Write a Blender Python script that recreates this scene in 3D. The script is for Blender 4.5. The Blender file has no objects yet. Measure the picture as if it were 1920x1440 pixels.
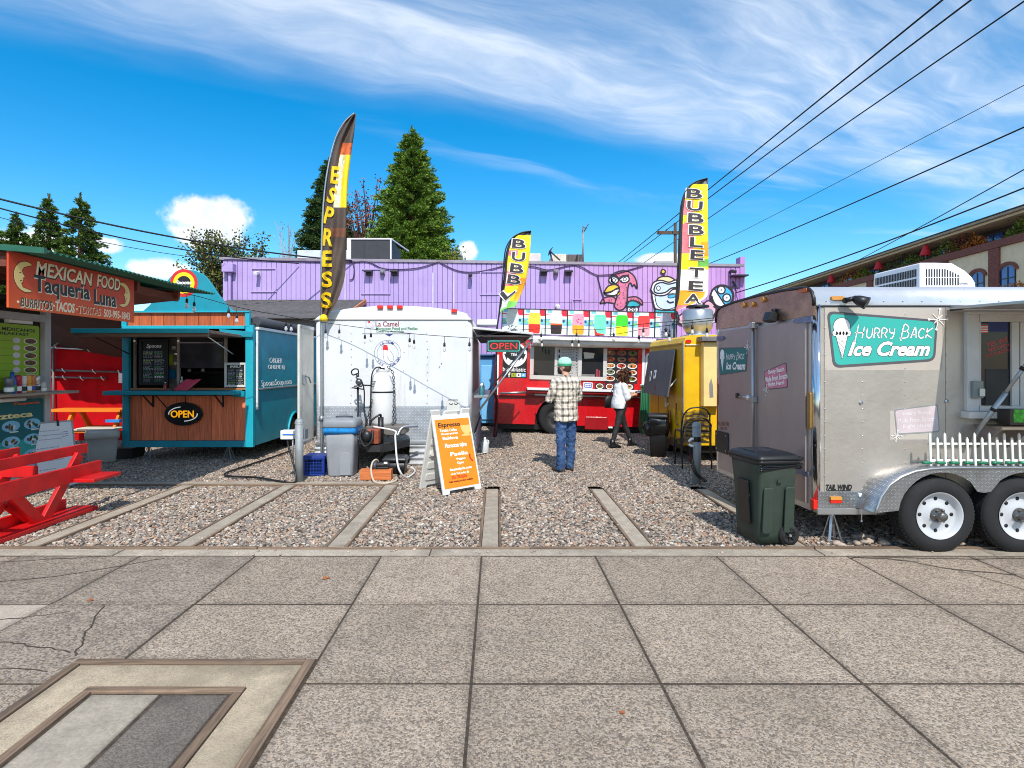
import bpy,bmesh,math,random
from mathutils import Vector,Matrix,Euler
random.seed(7)
SC=bpy.context.scene
COL=SC.collection
PI=math.pi
# ---------------------------------------------------------------- camera
F=1060.0;VX=932.0;HY=687.0;CH=1.67      # focal length and vanishing point in photo pixels, eye height
cam=bpy.data.cameras.new('camera');cam_o=bpy.data.objects.new('camera',cam);COL.objects.link(cam_o)
cam.sensor_width=36.0;cam.lens=F*36.0/1920.0
cam.shift_x=(960-VX)/1920.0;cam.shift_y=(HY-720)/1920.0
cam.clip_end=4000;cam.clip_start=0.05
cam_o.location=(0,0,CH);cam_o.rotation_euler=(PI/2,0,0)
SC.camera=cam_o
# ---------------------------------------------------------------- sun and sky
SUN=Vector((0.125,-0.93,1.0)).normalized()
SKY_STRENGTH=0.15
EXPOSURE=0.33
sun=bpy.data.lights.new('sun','SUN');sun.energy=3.75;sun.angle=math.radians(0.53);sun.color=(1.0,0.965,0.91)
sun_o=bpy.data.objects.new('sun',sun);COL.objects.link(sun_o)
sun_o.rotation_euler=SUN.to_track_quat('Z','Y').to_euler();sun_o.location=(2,-20,22)
world=bpy.data.worlds.new('World');SC.world=world;world.use_nodes=True
SC.view_settings.view_transform='Standard';SC.view_settings.look='None'
SC.cycles.filter_width=1.0;SC.view_settings.exposure=EXPOSURE;SC.view_settings.gamma=1.0;SC.view_settings.use_curve_mapping=False
class NT:
    def __init__(s,tree):s.t=tree;s.n=tree.nodes;s.l=tree.links
    def node(s,typ,**kw):
        n=s.n.new(typ)
        for k,v in kw.items():
            if k.startswith('i_'):
                n.inputs[int(k[2:]) if k[2:].isdigit() else k[2:].replace('_',' ')].default_value=v
            else:setattr(n,k,v)
        return n
    def link(s,a,b):s.l.new(a,b)
    def put(s,sock,v):
        if hasattr(v,'links') or hasattr(v,'is_output'):s.l.new(v,sock)
        else:sock.default_value=v
    def math(s,op,a,b=None,c=None,clamp=False):
        n=s.n.new('ShaderNodeMath');n.operation=op;n.use_clamp=clamp
        s.put(n.inputs[0],a)
        if b is not None:s.put(n.inputs[1],b)
        if c is not None:s.put(n.inputs[2],c)
        return n.outputs[0]
    def mix(s,f,a,b,typ='MIX'):
        n=s.n.new('ShaderNodeMix');n.data_type='RGBA';n.blend_type=typ
        s.put(n.inputs[0],f);s.put(n.inputs[6],a);s.put(n.inputs[7],b)
        return n.outputs[2]
    def ramp(s,f,stops,interp='LINEAR'):
        n=s.n.new('ShaderNodeValToRGB');cr=n.color_ramp;cr.interpolation=interp
        while len(cr.elements) < len(stops):cr.elements.new(0.5)
        for e,(p,c) in zip(cr.elements,stops):
            e.position=p;e.color=c if len(c) == 4 else (*c,1)
        s.put(n.inputs[0],f);return n.outputs[0]
    def sstep(s,v,lo,hi):
        n=s.n.new('ShaderNodeMapRange');n.interpolation_type='SMOOTHSTEP'
        s.put(n.inputs[0],v);n.inputs[1].default_value=lo;n.inputs[2].default_value=hi
        return n.outputs[0]
    def noise(s,vec,scale,detail=4,rough=0.55,dist=0.0):
        n=s.n.new('ShaderNodeTexNoise');s.put(n.inputs['Vector'],vec)
        n.inputs['Scale'].default_value=scale;n.inputs['Detail'].default_value=detail
        n.inputs['Roughness'].default_value=rough;n.inputs['Distortion'].default_value=dist
        return n.outputs[0]
def build_world():
    T=NT(world.node_tree);T.n.clear()
    sky=T.node('ShaderNodeTexSky',sky_type='NISHITA',sun_disc=False)
    sky.sun_elevation=math.asin(SUN.z);sky.sun_rotation=math.atan2(SUN.x,SUN.y)
    sky.altitude=50;sky.air_density=1.0;sky.dust_density=0.35;sky.ozone_density=2.6
    hs=T.node('ShaderNodeHueSaturation');hs.inputs['Saturation'].default_value=1.48;hs.inputs['Value'].default_value=1.08
    hs.inputs['Hue'].default_value=0.492
    T.link(sky.outputs[0],hs.inputs['Color'])
    tc=T.node('ShaderNodeTexCoord');d=tc.outputs['Generated']
    sx=T.node('ShaderNodeSeparateXYZ');T.link(d,sx.inputs[0])
    x,y,z=sx.outputs
    zz=T.math('MAXIMUM',z,0.03)
    px=T.math('DIVIDE',x,zz);py=T.math('DIVIDE',y,zz)
    # cirrus sheet: streaks run along u, the sheet thins out towards large v
    u=T.math('ADD',T.math('MULTIPLY',px,0.904),T.math('MULTIPLY',py,0.427))
    v=T.math('ADD',T.math('MULTIPLY',px,-0.427),T.math('MULTIPLY',py,0.904))
    def comb(a,b,c=0.0):
        n=T.n.new('ShaderNodeCombineXYZ');T.put(n.inputs[0],a);T.put(n.inputs[1],b);T.put(n.inputs[2],c);return n.outputs[0]
    warp=T.noise(comb(T.math('MULTIPLY',u,0.5),T.math('MULTIPLY',v,0.9),3.1),1.3,3)
    v2=T.math('ADD',v,T.math('MULTIPLY',T.math('SUBTRACT',warp,0.5),0.7))
    n1=T.noise(comb(T.math('MULTIPLY',u,0.55),T.math('MULTIPLY',v2,1.9),1.7),1.3,6,0.55,0.35)
    n2=T.noise(comb(T.math('MULTIPLY',u,1.6),T.math('MULTIPLY',v2,7.0),5.2),1.5,6,0.62,0.2)
    edge=T.sstep(v2,2.2,1.62)
    body=T.sstep(n1,0.30,0.72)
    wisp=T.sstep(n2,0.34,0.74)
    far=T.math('MULTIPLY',T.sstep(v2,3.0,2.2),T.sstep(u,0.2,1.4))
    thin=T.math('MULTIPLY',T.math('MULTIPLY',far,T.sstep(n1,0.47,0.72)),0.35)
    cir=T.math('MULTIPLY',T.math('MULTIPLY',edge,T.math('ADD',T.math('MULTIPLY',body,0.75),0.18)),T.math('ADD',T.math('MULTIPLY',wisp,0.40),0.60))
    cir=T.math('MAXIMUM',cir,thin)
    cir=T.math('MULTIPLY',cir,0.86,clamp=True)
    # small cumulus puffs low in the sky, all round
    cn=T.noise(d,26.0,6,0.62)
    def puff(px_,py_,rx,ry):
        v0=Vector(((px_-VX)/F,1.0,(HY-py_)/F)).normalized()
        dot=T.n.new('ShaderNodeVectorMath');dot.operation='SUBTRACT';T.put(dot.inputs[0],d);dot.inputs[1].default_value=v0
        s3=T.n.new('ShaderNodeSeparateXYZ');T.put(s3.inputs[0],dot.outputs[0])
        right=Vector((v0.y,-v0.x,0)).normalized()
        a=T.math('ADD',T.math('MULTIPLY',s3.outputs[0],right.x),T.math('MULTIPLY',s3.outputs[1],right.y))
        a=T.math('DIVIDE',a,rx/F);b=T.math('DIVIDE',s3.outputs[2],ry/F)
        r=T.math('SQRT',T.math('ADD',T.math('MULTIPLY',a,a),T.math('MULTIPLY',b,b)))
        return T.math('ADD',T.math('SUBTRACT',1.0,r),T.math('MULTIPLY',T.math('SUBTRACT',cn,0.5),1.0))
    pm=None
    for q in [(400,412,72,44),(392,440,62,30),(300,503,52,20),(877,470,24,24),(205,460,26,14),(1240,486,60,13),(60,470,60,40),
              (-500,430,120,60),(2350,420,150,70),(-1200,300,160,70),(640,520,60,14)]:
        p=puff(*q);pm=p if pm is None else T.math('MAXIMUM',pm,p)
    pmask=T.sstep(pm,0.0,0.40)
    pmask=T.math('MULTIPLY',pmask,0.97)
    shade=T.noise(d,14.0,4,0.6)
    c_cir=(0.80,0.87,0.97,1);k=6.6
    white=T.mix(T.sstep(shade,0.32,0.62),(0.74*k,0.80*k,0.90*k,1),(1.0*k,1.0*k,1.0*k,1))
    col=T.mix(cir,hs.outputs[0],(c_cir[0]*k,c_cir[1]*k,c_cir[2]*k,1))
    col=T.mix(pmask,col,white)
    bg=T.node('ShaderNodeBackground');bg.inputs['Strength'].default_value=SKY_STRENGTH
    out=T.node('ShaderNodeOutputWorld')
    T.link(col,bg.inputs['Color']);T.link(bg.outputs[0],out.inputs['Surface'])
build_world()
# ---------------------------------------------------------------- photo pixel -> place
def P(x,y,Y):return Vector(((x-VX)*Y/F,Y,CH-(y-HY)*Y/F))
def G(x,y):
    Y=F*CH/(y-HY);return Vector(((x-VX)*Y/F,Y,0))
def XS(x,Y):return (x-VX)*Y/F
def ZS(y,Y):return CH-(y-HY)*Y/F
# ---------------------------------------------------------------- materials
def lin(c):
    return tuple(((v/255.0)/12.92 if v <= 10.3 else ((v/255.0+0.055)/1.055) ** 2.4) for v in c)
MATS={}
def mat(name,rgb=(128,128,128),rough=0.55,metal=0.0,var=0.12,vs=3.0,fine=0.0,fs=60.0,bump=0.0,bs=80.0,dirt=0.0,coat=0.0,spec=0.5,emit=0.0,trans=0.0,alpha=1.0,streak=0.0):
    if name in MATS:return MATS[name]
    m=bpy.data.materials.new(name);m.use_nodes=True;MATS[name]=m
    T=NT(m.node_tree);b=T.n['Principled BSDF']
    base=lin(rgb)
    tc=T.node('ShaderNodeTexCoord');o=tc.outputs['Object']
    geo=T.node('ShaderNodeNewGeometry');pos=geo.outputs['Position']
    col=(*base,1)
    if var > 0:
        n=T.noise(pos,vs,5,0.6)
        lo=tuple(max(0,c*(1-var)) for c in base);hi=tuple(min(1,c*(1+var)) for c in base)
        col=T.mix(T.sstep(n,0.3,0.7),(*lo,1),(*hi,1))
    if fine > 0:
        n=T.noise(pos,fs,3,0.6)
        col=T.mix(T.math('MULTIPLY',T.sstep(n,0.5,0.75),fine),col,(*[c*0.35 for c in base],1))
    if dirt > 0:
        n=T.noise(pos,1.7,8,0.68,0.4)
        n2=T.noise(pos,34.0,3,0.6)
        f=T.math('MULTIPLY',T.sstep(T.math('ADD',n,T.math('MULTIPLY',n2,0.25)),0.58,0.86),dirt)
        col=T.mix(f,col,(0.09,0.075,0.06,1))
    if streak > 0:
        mp_=T.node('ShaderNodeMapping');T.link(pos,mp_.inputs[0]);mp_.inputs['Scale'].default_value=(9,9,.55)
        n=T.noise(mp_.outputs[0],1.6,6,0.7);n3=T.noise(pos,0.9,4)
        f=T.math('MULTIPLY',T.math('MULTIPLY',T.sstep(n,0.50,0.80),T.sstep(n3,0.35,0.65)),streak)
        col=T.mix(f,col,(0.16,0.13,0.10,1))
    T.put(b.inputs['Base Color'],col)
    if rough < 0.9:
        rn=T.noise(pos,9.0,4,0.6)
        T.put(b.inputs['Roughness'],T.math('ADD',T.math('MULTIPLY',T.math('SUBTRACT',rn,0.5),0.25),rough,clamp=True))
    else:b.inputs['Roughness'].default_value=rough
    b.inputs['Metallic'].default_value=metal
    b.inputs['Specular IOR Level'].default_value=spec
    b.inputs['Coat Weight'].default_value=coat;b.inputs['Coat Roughness'].default_value=0.08
    if trans > 0:b.inputs['Transmission Weight'].default_value=trans
    if alpha < 1:b.inputs['Alpha'].default_value=alpha
    if emit > 0:
        b.inputs['Emission Color'].default_value=(*base,1);b.inputs['Emission Strength'].default_value=emit
    if bump > 0:
        bn=T.noise(pos,bs,4,0.6)
        bp=T.node('ShaderNodeBump');bp.inputs['Strength'].default_value=bump;bp.inputs['Distance'].default_value=0.01
        T.link(bn,bp.inputs['Height']);T.link(bp.outputs[0],b.inputs['Normal'])
    return m
def wood(name,rgb,axis='Z',rough=0.6,var=0.35,grain=1.0,dirt=0.0):
    if name in MATS:return MATS[name]
    m=bpy.data.materials.new(name);m.use_nodes=True;MATS[name]=m
    T=NT(m.node_tree);b=T.n['Principled BSDF'];base=lin(rgb)
    geo=T.node('ShaderNodeNewGeometry');oi=T.node('ShaderNodeObjectInfo')
    mp=T.node('ShaderNodeMapping');T.link(geo.outputs['Position'],mp.inputs[0])
    sc={'X':(1.2,22,22),'Y':(22,1.2,22),'Z':(22,22,1.2)}[axis]
    mp.inputs['Scale'].default_value=sc
    off=T.n.new('ShaderNodeVectorMath');off.operation='ADD';T.link(mp.outputs[0],off.inputs[0])
    cx=T.n.new('ShaderNodeCombineXYZ');T.link(T.math('MULTIPLY',oi.outputs['Random'],37.0),cx.inputs[0]);T.link(T.math('MULTIPLY',oi.outputs['Random'],91.0),cx.inputs[2])
    T.link(cx.outputs[0],off.inputs[1])
    n=T.noise(off.outputs[0],1.6*grain,6,0.65,0.6)
    lo=(*[c*(1-var) for c in base],1);hi=(*[min(1,c*(1+var)) for c in base],1)
    col=T.mix(T.sstep(n,0.3,0.7),lo,hi)
    tone=T.math('ADD',T.math('MULTIPLY',oi.outputs['Random'],0.36),0.80)
    hv=T.node('ShaderNodeHueSaturation');T.link(col,hv.inputs['Color']);T.link(tone,hv.inputs['Value'])
    col=hv.outputs[0]
    if dirt > 0:
        dn=T.noise(geo.outputs['Position'],2.3,7,0.66)
        col=T.mix(T.math('MULTIPLY',T.sstep(dn,0.5,0.72),dirt),col,(0.07,0.055,0.045,1))
    T.put(b.inputs['Base Color'],col);b.inputs['Roughness'].default_value=rough
    bp=T.node('ShaderNodeBump');bp.inputs['Strength'].default_value=0.35;bp.inputs['Distance'].default_value=0.004
    T.link(n,bp.inputs['Height']);T.link(bp.outputs[0],b.inputs['Normal'])
    return m
# ---------------------------------------------------------------- mesh builder
class MB:
    def __init__(s,origin=(0,0,0)):
        s.v=[];s.f=[];s.m=[];s.mats=[];s.o=Vector(origin);s.cur=0;s.sm=[];s.smooth=False
    def use(s,m):
        if m not in s.mats:s.mats.append(m)
        s.cur=s.mats.index(m);return s
    def add(s,vs,fs,smooth=None):
        k=len(s.v);s.v += [tuple(Vector(p)) for p in vs]
        sm=s.smooth if smooth is None else smooth
        for f in fs:
            s.f.append([i+k for i in f]);s.m.append(s.cur);s.sm.append(sm)
        return s
    def box(s,x0,x1,y0,y1,z0,z1,M=None):
        vs=[(x0,y0,z0),(x1,y0,z0),(x1,y1,z0),(x0,y1,z0),(x0,y0,z1),(x1,y0,z1),(x1,y1,z1),(x0,y1,z1)]
        if M is not None:vs=[M @ Vector(p) for p in vs]
        return s.add(vs,[(0,3,2,1),(4,5,6,7),(0,1,5,4),(1,2,6,5),(2,3,7,6),(3,0,4,7)],False)
    def cbox(s,c,size,M=None):
        c=Vector(c);a=[q/2 for q in size]
        if M is None:return s.box(c.x-a[0],c.x+a[0],c.y-a[1],c.y+a[1],c.z-a[2],c.z+a[2])
        return s.box(-a[0],a[0],-a[1],a[1],-a[2],a[2],Matrix.Translation(c) @ M.to_4x4())
    def bar(s,p0,p1,w,h,up=(0,0,1)):
        p0=Vector(p0);p1=Vector(p1);d=(p1-p0);L=d.length;d.normalize()
        up=Vector(up);sd=d.cross(up)
        if sd.length < 1e-5:sd=d.cross(Vector((1,0,0)))
        sd.normalize();u=sd.cross(d)
        vs=[p+sd*a*w/2+u*b*h/2 for p in (p0,p1) for a,b in ((-1,-1),(1,-1),(1,1),(-1,1))]
        return s.add(vs,[(0,1,2,3),(7,6,5,4),(0,4,5,1),(1,5,6,2),(2,6,7,3),(3,7,4,0)],False)
    def tube(s,pts,r,n=8,cap=True,closed=False):
        pts=[Vector(p) for p in pts];N=len(pts);rs=r if isinstance(r,(list,tuple)) else [r]*N
        t0=(pts[1]-pts[0]).normalized();ref=Vector((0,0,1)) if abs(t0.z) < 0.9 else Vector((1,0,0))
        a=t0.cross(ref).normalized();vs=[]
        for i,p in enumerate(pts):
            if closed:t=(pts[(i+1) % N]-pts[i-1])
            else:t=(pts[min(i+1,N-1)]-pts[max(i-1,0)])
            if t.length < 1e-9:t=t0
            t.normalize();a=(a-t*a.dot(t))
            if a.length < 1e-6:a=t.cross(Vector((0.3,0.5,0.8)))
            a.normalize();b=t.cross(a)
            for k in range(n):
                th=2*PI*k/n;vs.append(p+(a*math.cos(th)+b*math.sin(th))*rs[i])
        fs=[]
        for i in range(N if closed else N-1):
            j=(i+1) % N
            for k in range(n):fs.append((i*n+k,i*n+(k+1) % n,j*n+(k+1) % n,j*n+k))
        s.add(vs,fs,True)
        if cap and not closed:
            k0=len(s.v)-len(vs)
            s.f.append([k0+k for k in reversed(range(n))]);s.m.append(s.cur);s.sm.append(False)
            s.f.append([k0+(N-1)*n+k for k in range(n)]);s.m.append(s.cur);s.sm.append(False)
        return s
    def cyl(s,p0,p1,r,r1=None,n=16):return s.tube([p0,p1],[r,r if r1 is None else r1],n)
    def lathe(s,prof,c=(0,0,0),n=24,axis='Z',M=None,cap=True):
        c=Vector(c);vs=[]
        for r,h in prof:
            for k in range(n):
                th=2*PI*k/n;a,b=r*math.cos(th),r*math.sin(th)
                p={'Z':Vector((a,b,h)),'Y':Vector((a,h,b)),'X':Vector((h,a,b))}[axis]
                if M is not None:p=M @ p
                vs.append(c+p)
        fs=[(i*n+k,i*n+(k+1) % n,(i+1)*n+(k+1) % n,(i+1)*n+k) for i in range(len(prof)-1) for k in range(n)]
        if axis == 'Y':fs=[tuple(reversed(f)) for f in fs]
        s.add(vs,fs,True);k0=len(s.v)-len(vs)
        if cap:
            if prof[0][0] > 1e-5:s.f.append([k0+k for k in range(n)]);s.m.append(s.cur);s.sm.append(False)
            if prof[-1][0] > 1e-5:s.f.append([k0+(len(prof)-1)*n+k for k in range(n)]);s.m.append(s.cur);s.sm.append(False)
        return s
    def ball(s,c,r,n=12,m=8,sc=(1,1,1),M=None):
        c=Vector(c);vs=[];fs=[]
        for i in range(m+1):
            ph=PI*i/m
            for k in range(n):
                th=2*PI*k/n
                p=Vector((r*sc[0]*math.sin(ph)*math.cos(th),r*sc[1]*math.sin(ph)*math.sin(th),r*sc[2]*math.cos(ph)))
                if M is not None:p=M @ p
                vs.append(c+p)
        for i in range(m):
            for k in range(n):fs.append((i*n+k,(i+1)*n+k,(i+1)*n+(k+1) % n,i*n+(k+1) % n))
        return s.add(vs,fs,True)
    def loft(s,rings,cap=True,smooth=True):
        n=len(rings[0]);vs=[p for r in rings for p in r]
        fs=[(i*n+k,i*n+(k+1) % n,(i+1)*n+(k+1) % n,(i+1)*n+k) for i in range(len(rings)-1) for k in range(n)]
        s.add(vs,fs,smooth);k0=len(s.v)-len(vs)
        if cap:
            s.f.append([k0+k for k in reversed(range(n))]);s.m.append(s.cur);s.sm.append(smooth)
            s.f.append([k0+(len(rings)-1)*n+k for k in range(n)]);s.m.append(s.cur);s.sm.append(smooth)
        return s
    def prism(s,poly,fr,d0,d1):
        """poly in the plane of frame fr = (origin, xaxis, yaxis); extruded from d0 to d1 along the frame's normal"""
        o,xa,ya=[Vector(q) for q in fr];nrm=xa.cross(ya);k=len(poly)
        area=sum(poly[i][0]*poly[(i+1) % k][1]-poly[(i+1) % k][0]*poly[i][1] for i in range(k))
        if area < 0:poly=list(reversed(poly))
        if d1 < d0:d0,d1=d1,d0
        vs=[o+xa*a+ya*b+nrm*d for d in (d0,d1) for a,b in poly]
        fs=[list(reversed(range(k))),list(range(k,2*k))]+[(i,(i+1) % k,k+(i+1) % k,k+i) for i in range(k)]
        return s.add(vs,fs,False)
    def stroke(s,pts,w,fr,d0,d1,closed=False):
        o,xa,ya=[Vector(q) for q in fr];nrm=xa.cross(ya);N=len(pts);L=[];R=[]
        for i in range(N):
            if closed:t=Vector(pts[(i+1) % N])-Vector(pts[i-1])
            else:t=Vector(pts[min(i+1,N-1)])-Vector(pts[max(i-1,0)])
            t=t.to_2d() if len(t) > 2 else t
            t=t.normalized() if t.length > 1e-9 else Vector((1,0));q=Vector((-t.y,t.x))*w/2
            L.append(Vector(pts[i])+q);R.append(Vector(pts[i])-q)
        pr=[(L,d1),(R,d1),(R,d0),(L,d0)]
        vs=[o+xa*p[0]+ya*p[1]+nrm*d for ring,d in pr for p in ring];fs=[]
        for i in range(N if closed else N-1):
            j=(i+1) % N
            for a in range(3):fs.append((a*N+i,(a+1)*N+i,(a+1)*N+j,a*N+j))
        return s.add(vs,fs,False)
    def mesh(s,name):
        me=bpy.data.meshes.new(name);o=s.o
        me.from_pydata([(p[0]-o.x,p[1]-o.y,p[2]-o.z) for p in s.v],[],s.f)
        for m in s.mats:me.materials.append(m)
        me.polygons.foreach_set('material_index',s.m);me.polygons.foreach_set('use_smooth',s.sm)
        me.update();return me
    def build(s,name,m=None,root=None,bevel=0.0,label=None,kind=None,seg=2,shift=True):
        if m is not None:
            if not s.mats:s.mats=[m]
            else:s.mats[0]=m if s.mats[0] is None else s.mats[0]
        if root is not None and shift:s.o=Vector(root['_o']) if '_o' in root else Vector((0,0,0))
        ob=bpy.data.objects.new(name,s.mesh(name));COL.objects.link(ob)
        if root is not None:ob.parent=root
        elif shift:ob.location=s.o
        if bevel > 0:
            bv=ob.modifiers.new('bevel','BEVEL');bv.width=bevel;bv.segments=seg;bv.limit_method='ANGLE';bv.angle_limit=math.radians(35)
            ob.data.polygons.foreach_set('use_smooth',[True]*len(ob.data.polygons))
            ws=ob.modifiers.new('wn','WEIGHTED_NORMAL');ws.keep_sharp=True
        if label:ob['label']=label
        if kind:ob['kind']=kind
        return ob
ORG={}
def thing(name,label,cat,loc=(0,0,0),group=None,rotz=0.0):
    o=bpy.data.objects.new(name,None);COL.objects.link(o);o.location=loc;o.empty_display_size=0.1
    o['label']=label;o['category']=cat
    if group:o['group']=group
    o.rotation_euler=(0,0,rotz)
    ORG[o.name]=Vector(loc)
    return o
def part(root,name,b,m=None,bevel=0.0,sub=None,label=None,kind=None):
    """mesh part whose vertices were given in world coordinates; root is the thing, sub the part it belongs to"""
    top=root
    b.o=ORG[top.name]
    if m is not None and not b.mats:b.mats=[m]
    ob=b.build(name,None,None,bevel,label,kind,shift=False)
    ob.parent=sub if sub is not None else top
    return ob
def single(name,b,m,label,cat,group=None,bevel=0.0,base=None,kind=None):
    """a thing that is one mesh"""
    xs=[p[0] for p in b.v];ys=[p[1] for p in b.v];zs=[p[2] for p in b.v]
    b.o=Vector(base) if base is not None else Vector(((min(xs)+max(xs))/2,(min(ys)+max(ys))/2,min(zs)))
    if m is not None and not b.mats:b.mats=[m]
    o=b.build(name,None,None,bevel);
    o['label']=label;o['category']=cat;ORG[o.name]=b.o.copy()
    if group:o['group']=group
    return o
def struct(name,b,m,bevel=0.0,kind='structure'):
    if m is not None and not b.mats:b.mats=[m]
    o=b.build(name,None,None,bevel);o['kind']=kind;ORG[o.name]=b.o.copy();return o
def copy_tree(o,loc,rotz=None,label=None):
    r=o.copy();COL.objects.link(r);r.location=loc
    if rotz is not None:r.rotation_euler[2]=rotz
    if label:r['label']=label
    def kids(a,b):
        for ch in [c for c in ALL if c.parent == a]:
            d=ch.copy();COL.objects.link(d);d.parent=b;kids(ch,d)
    ALL=list(COL.objects);kids(o,r);ORG[r.name]=Vector(loc);return r
def frame(o,xa=(1,0,0),ya=(0,0,1)):return (Vector(o),Vector(xa).normalized(),Vector(ya).normalized())
def quad_frame(bl,br): # vertical plane through two points
    bl=Vector(bl);br=Vector(br);return (bl,(br-bl).normalized(),Vector((0,0,1)))
TXT={}
def text_mesh(s,bold=0.0,shear=0.0,spacing=1.0,res=3):
    key=(s,bold,shear,spacing)
    if key in TXT:return TXT[key]
    cu=bpy.data.curves.new('t','FONT');cu.body=s;cu.size=1.0;cu.resolution_u=res;cu.offset=bold;cu.shear=shear;cu.space_character=spacing
    cu.fill_mode='BOTH';cu.extrude=0.5
    ob=bpy.data.objects.new('t',cu);COL.objects.link(ob)
    dg=bpy.context.evaluated_depsgraph_get();dg.update()
    me=bpy.data.meshes.new_from_object(ob.evaluated_get(dg))
    vs=[v.co.copy() for v in me.vertices];fs=[list(p.vertices) for p in me.polygons]
    bpy.data.objects.remove(ob);bpy.data.curves.remove(cu);bpy.data.meshes.remove(me)
    TXT[key]=(vs,fs);return vs,fs
def text(b,s,fr,cx,cy,w=None,h=None,d0=0.0,d1=0.002,bold=0.0,shear=0.0,spacing=1.0,rot=0.0,align='C',warp=None,ref=None):
    """adds lettering to MB b, centred on (cx, cy) of the frame, fitted to width w and/or cap height h"""
    vs,fs=text_mesh(s,bold,shear,spacing)
    if not vs:return
    rv=text_mesh(ref if ref else s,0,shear,spacing)[0]
    x0=min(v.x for v in rv);x1=max(v.x for v in rv);y0=min(v.y for v in rv);y1=max(v.y for v in rv)
    sx=w/(x1-x0) if w else None;sy=h/(y1-y0) if h else None
    if sx is None:sx=sy
    if sy is None:sy=sx
    o,xa,ya=fr;nrm=xa.cross(ya);mx=(x0+x1)/2 if align == 'C' else (x0 if align == 'L' else x1);my=(y0+y1)/2
    c,sn=math.cos(rot),math.sin(rot);out=[]
    for v in vs:
        u=(v.x-mx)*sx;q=(v.y-my)*sy
        u,q=u*c-q*sn,u*sn+q*c
        if warp:u,q=warp(u,q)
        out.append(o+xa*(cx+u)+ya*(cy+q)+nrm*(d0 if v.z < 0 else d1))
    b.add(out,fs,False)
def ell(cx,cy,rx,ry,n=24,a0=0,a1=2*PI,rot=0):
    pts=[]
    full=abs(a1-a0-2*PI) < 1e-6
    for i in range(n if full else n+1):
        t=a0+(a1-a0)*i/n;x,y=rx*math.cos(t),ry*math.sin(t)
        pts.append((cx+x*math.cos(rot)-y*math.sin(rot),cy+x*math.sin(rot)+y*math.cos(rot)))
    return pts
def rect(x0,y0,x1,y1):return [(x0,y0),(x1,y0),(x1,y1),(x0,y1)]
def rrect(x0,y0,x1,y1,r,n=5):
    out=[]
    for cx,cy,a in ((x1-r,y0+r,-PI/2),(x1-r,y1-r,0),(x0+r,y1-r,PI/2),(x0+r,y0+r,PI)):
        out += [(cx+r*math.cos(a+PI/2*i/n),cy+r*math.sin(a+PI/2*i/n)) for i in range(n+1)]
    return out
def rpoly(pts,r,n=4):
    """polygon with rounded corners"""
    out=[];k=len(pts)
    for i in range(k):
        p=Vector(pts[i]);a=(Vector(pts[i-1])-p);c=(Vector(pts[(i+1) % k])-p)
        ra=p+a.normalized()*min(r,a.length*.45);rc=p+c.normalized()*min(r,c.length*.45)
        for j in range(n+1):
            t=j/n;q=ra*(1-t) ** 2+p*2*t*(1-t)+rc*t*t;out.append((q.x,q.y))
    return out
def bez(pts,n=10):
    """smooth curve through the points (Catmull-Rom)"""
    pts=[Vector(p) for p in pts];out=[]
    for i in range(len(pts)-1):
        p0=pts[max(i-1,0)];p1=pts[i];p2=pts[i+1];p3=pts[min(i+2,len(pts)-1)]
        for j in range(n):
            t=j/n
            out.append(0.5*((2*p1)+(p2-p0)*t+(2*p0-5*p1+4*p2-p3)*t*t+(3*p1-p0-3*p2+p3)*t ** 3))
    out.append(pts[-1]);return out
def sag(p0,p1,s,n=24):
    p0=Vector(p0);p1=Vector(p1)
    return [p0.lerp(p1,i/n)-Vector((0,0,s*4*(i/n)*(1-i/n))) for i in range(n+1)]
# common materials
BLACK=mat('black_plastic',(22,22,24),0.45)
RUBBER=mat('rubber',(30,30,31),0.85,bump=0.2,bs=120)
WHITE=mat('white_paint',(226,226,224),0.4,var=0.04,dirt=0.12)
STEEL=mat('galvanised_steel',(168,172,174),0.38,metal=0.85,var=0.12)
GALV=mat('galvanised_dull',(148,153,154),0.6,metal=0.25,var=0.12,vs=8)
CHROME=mat('polished_metal',(205,208,212),0.12,metal=1.0,var=0.04)
ALU=mat('aluminium',(188,190,192),0.32,metal=0.9,var=0.06)
INK_W=mat('white_print',(240,238,232),0.6,var=0.02)
INK_K=mat('black_print',(24,23,25),0.6,var=0.02)
GLASS_D=mat('dark_glass',(22,24,27),0.06,var=0.1,spec=0.7)
RED_L=mat('red_lens',(215,35,25),0.25,var=0.03)
AMBER=mat('amber_lens',(205,140,60),0.25,var=0.03)
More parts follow.
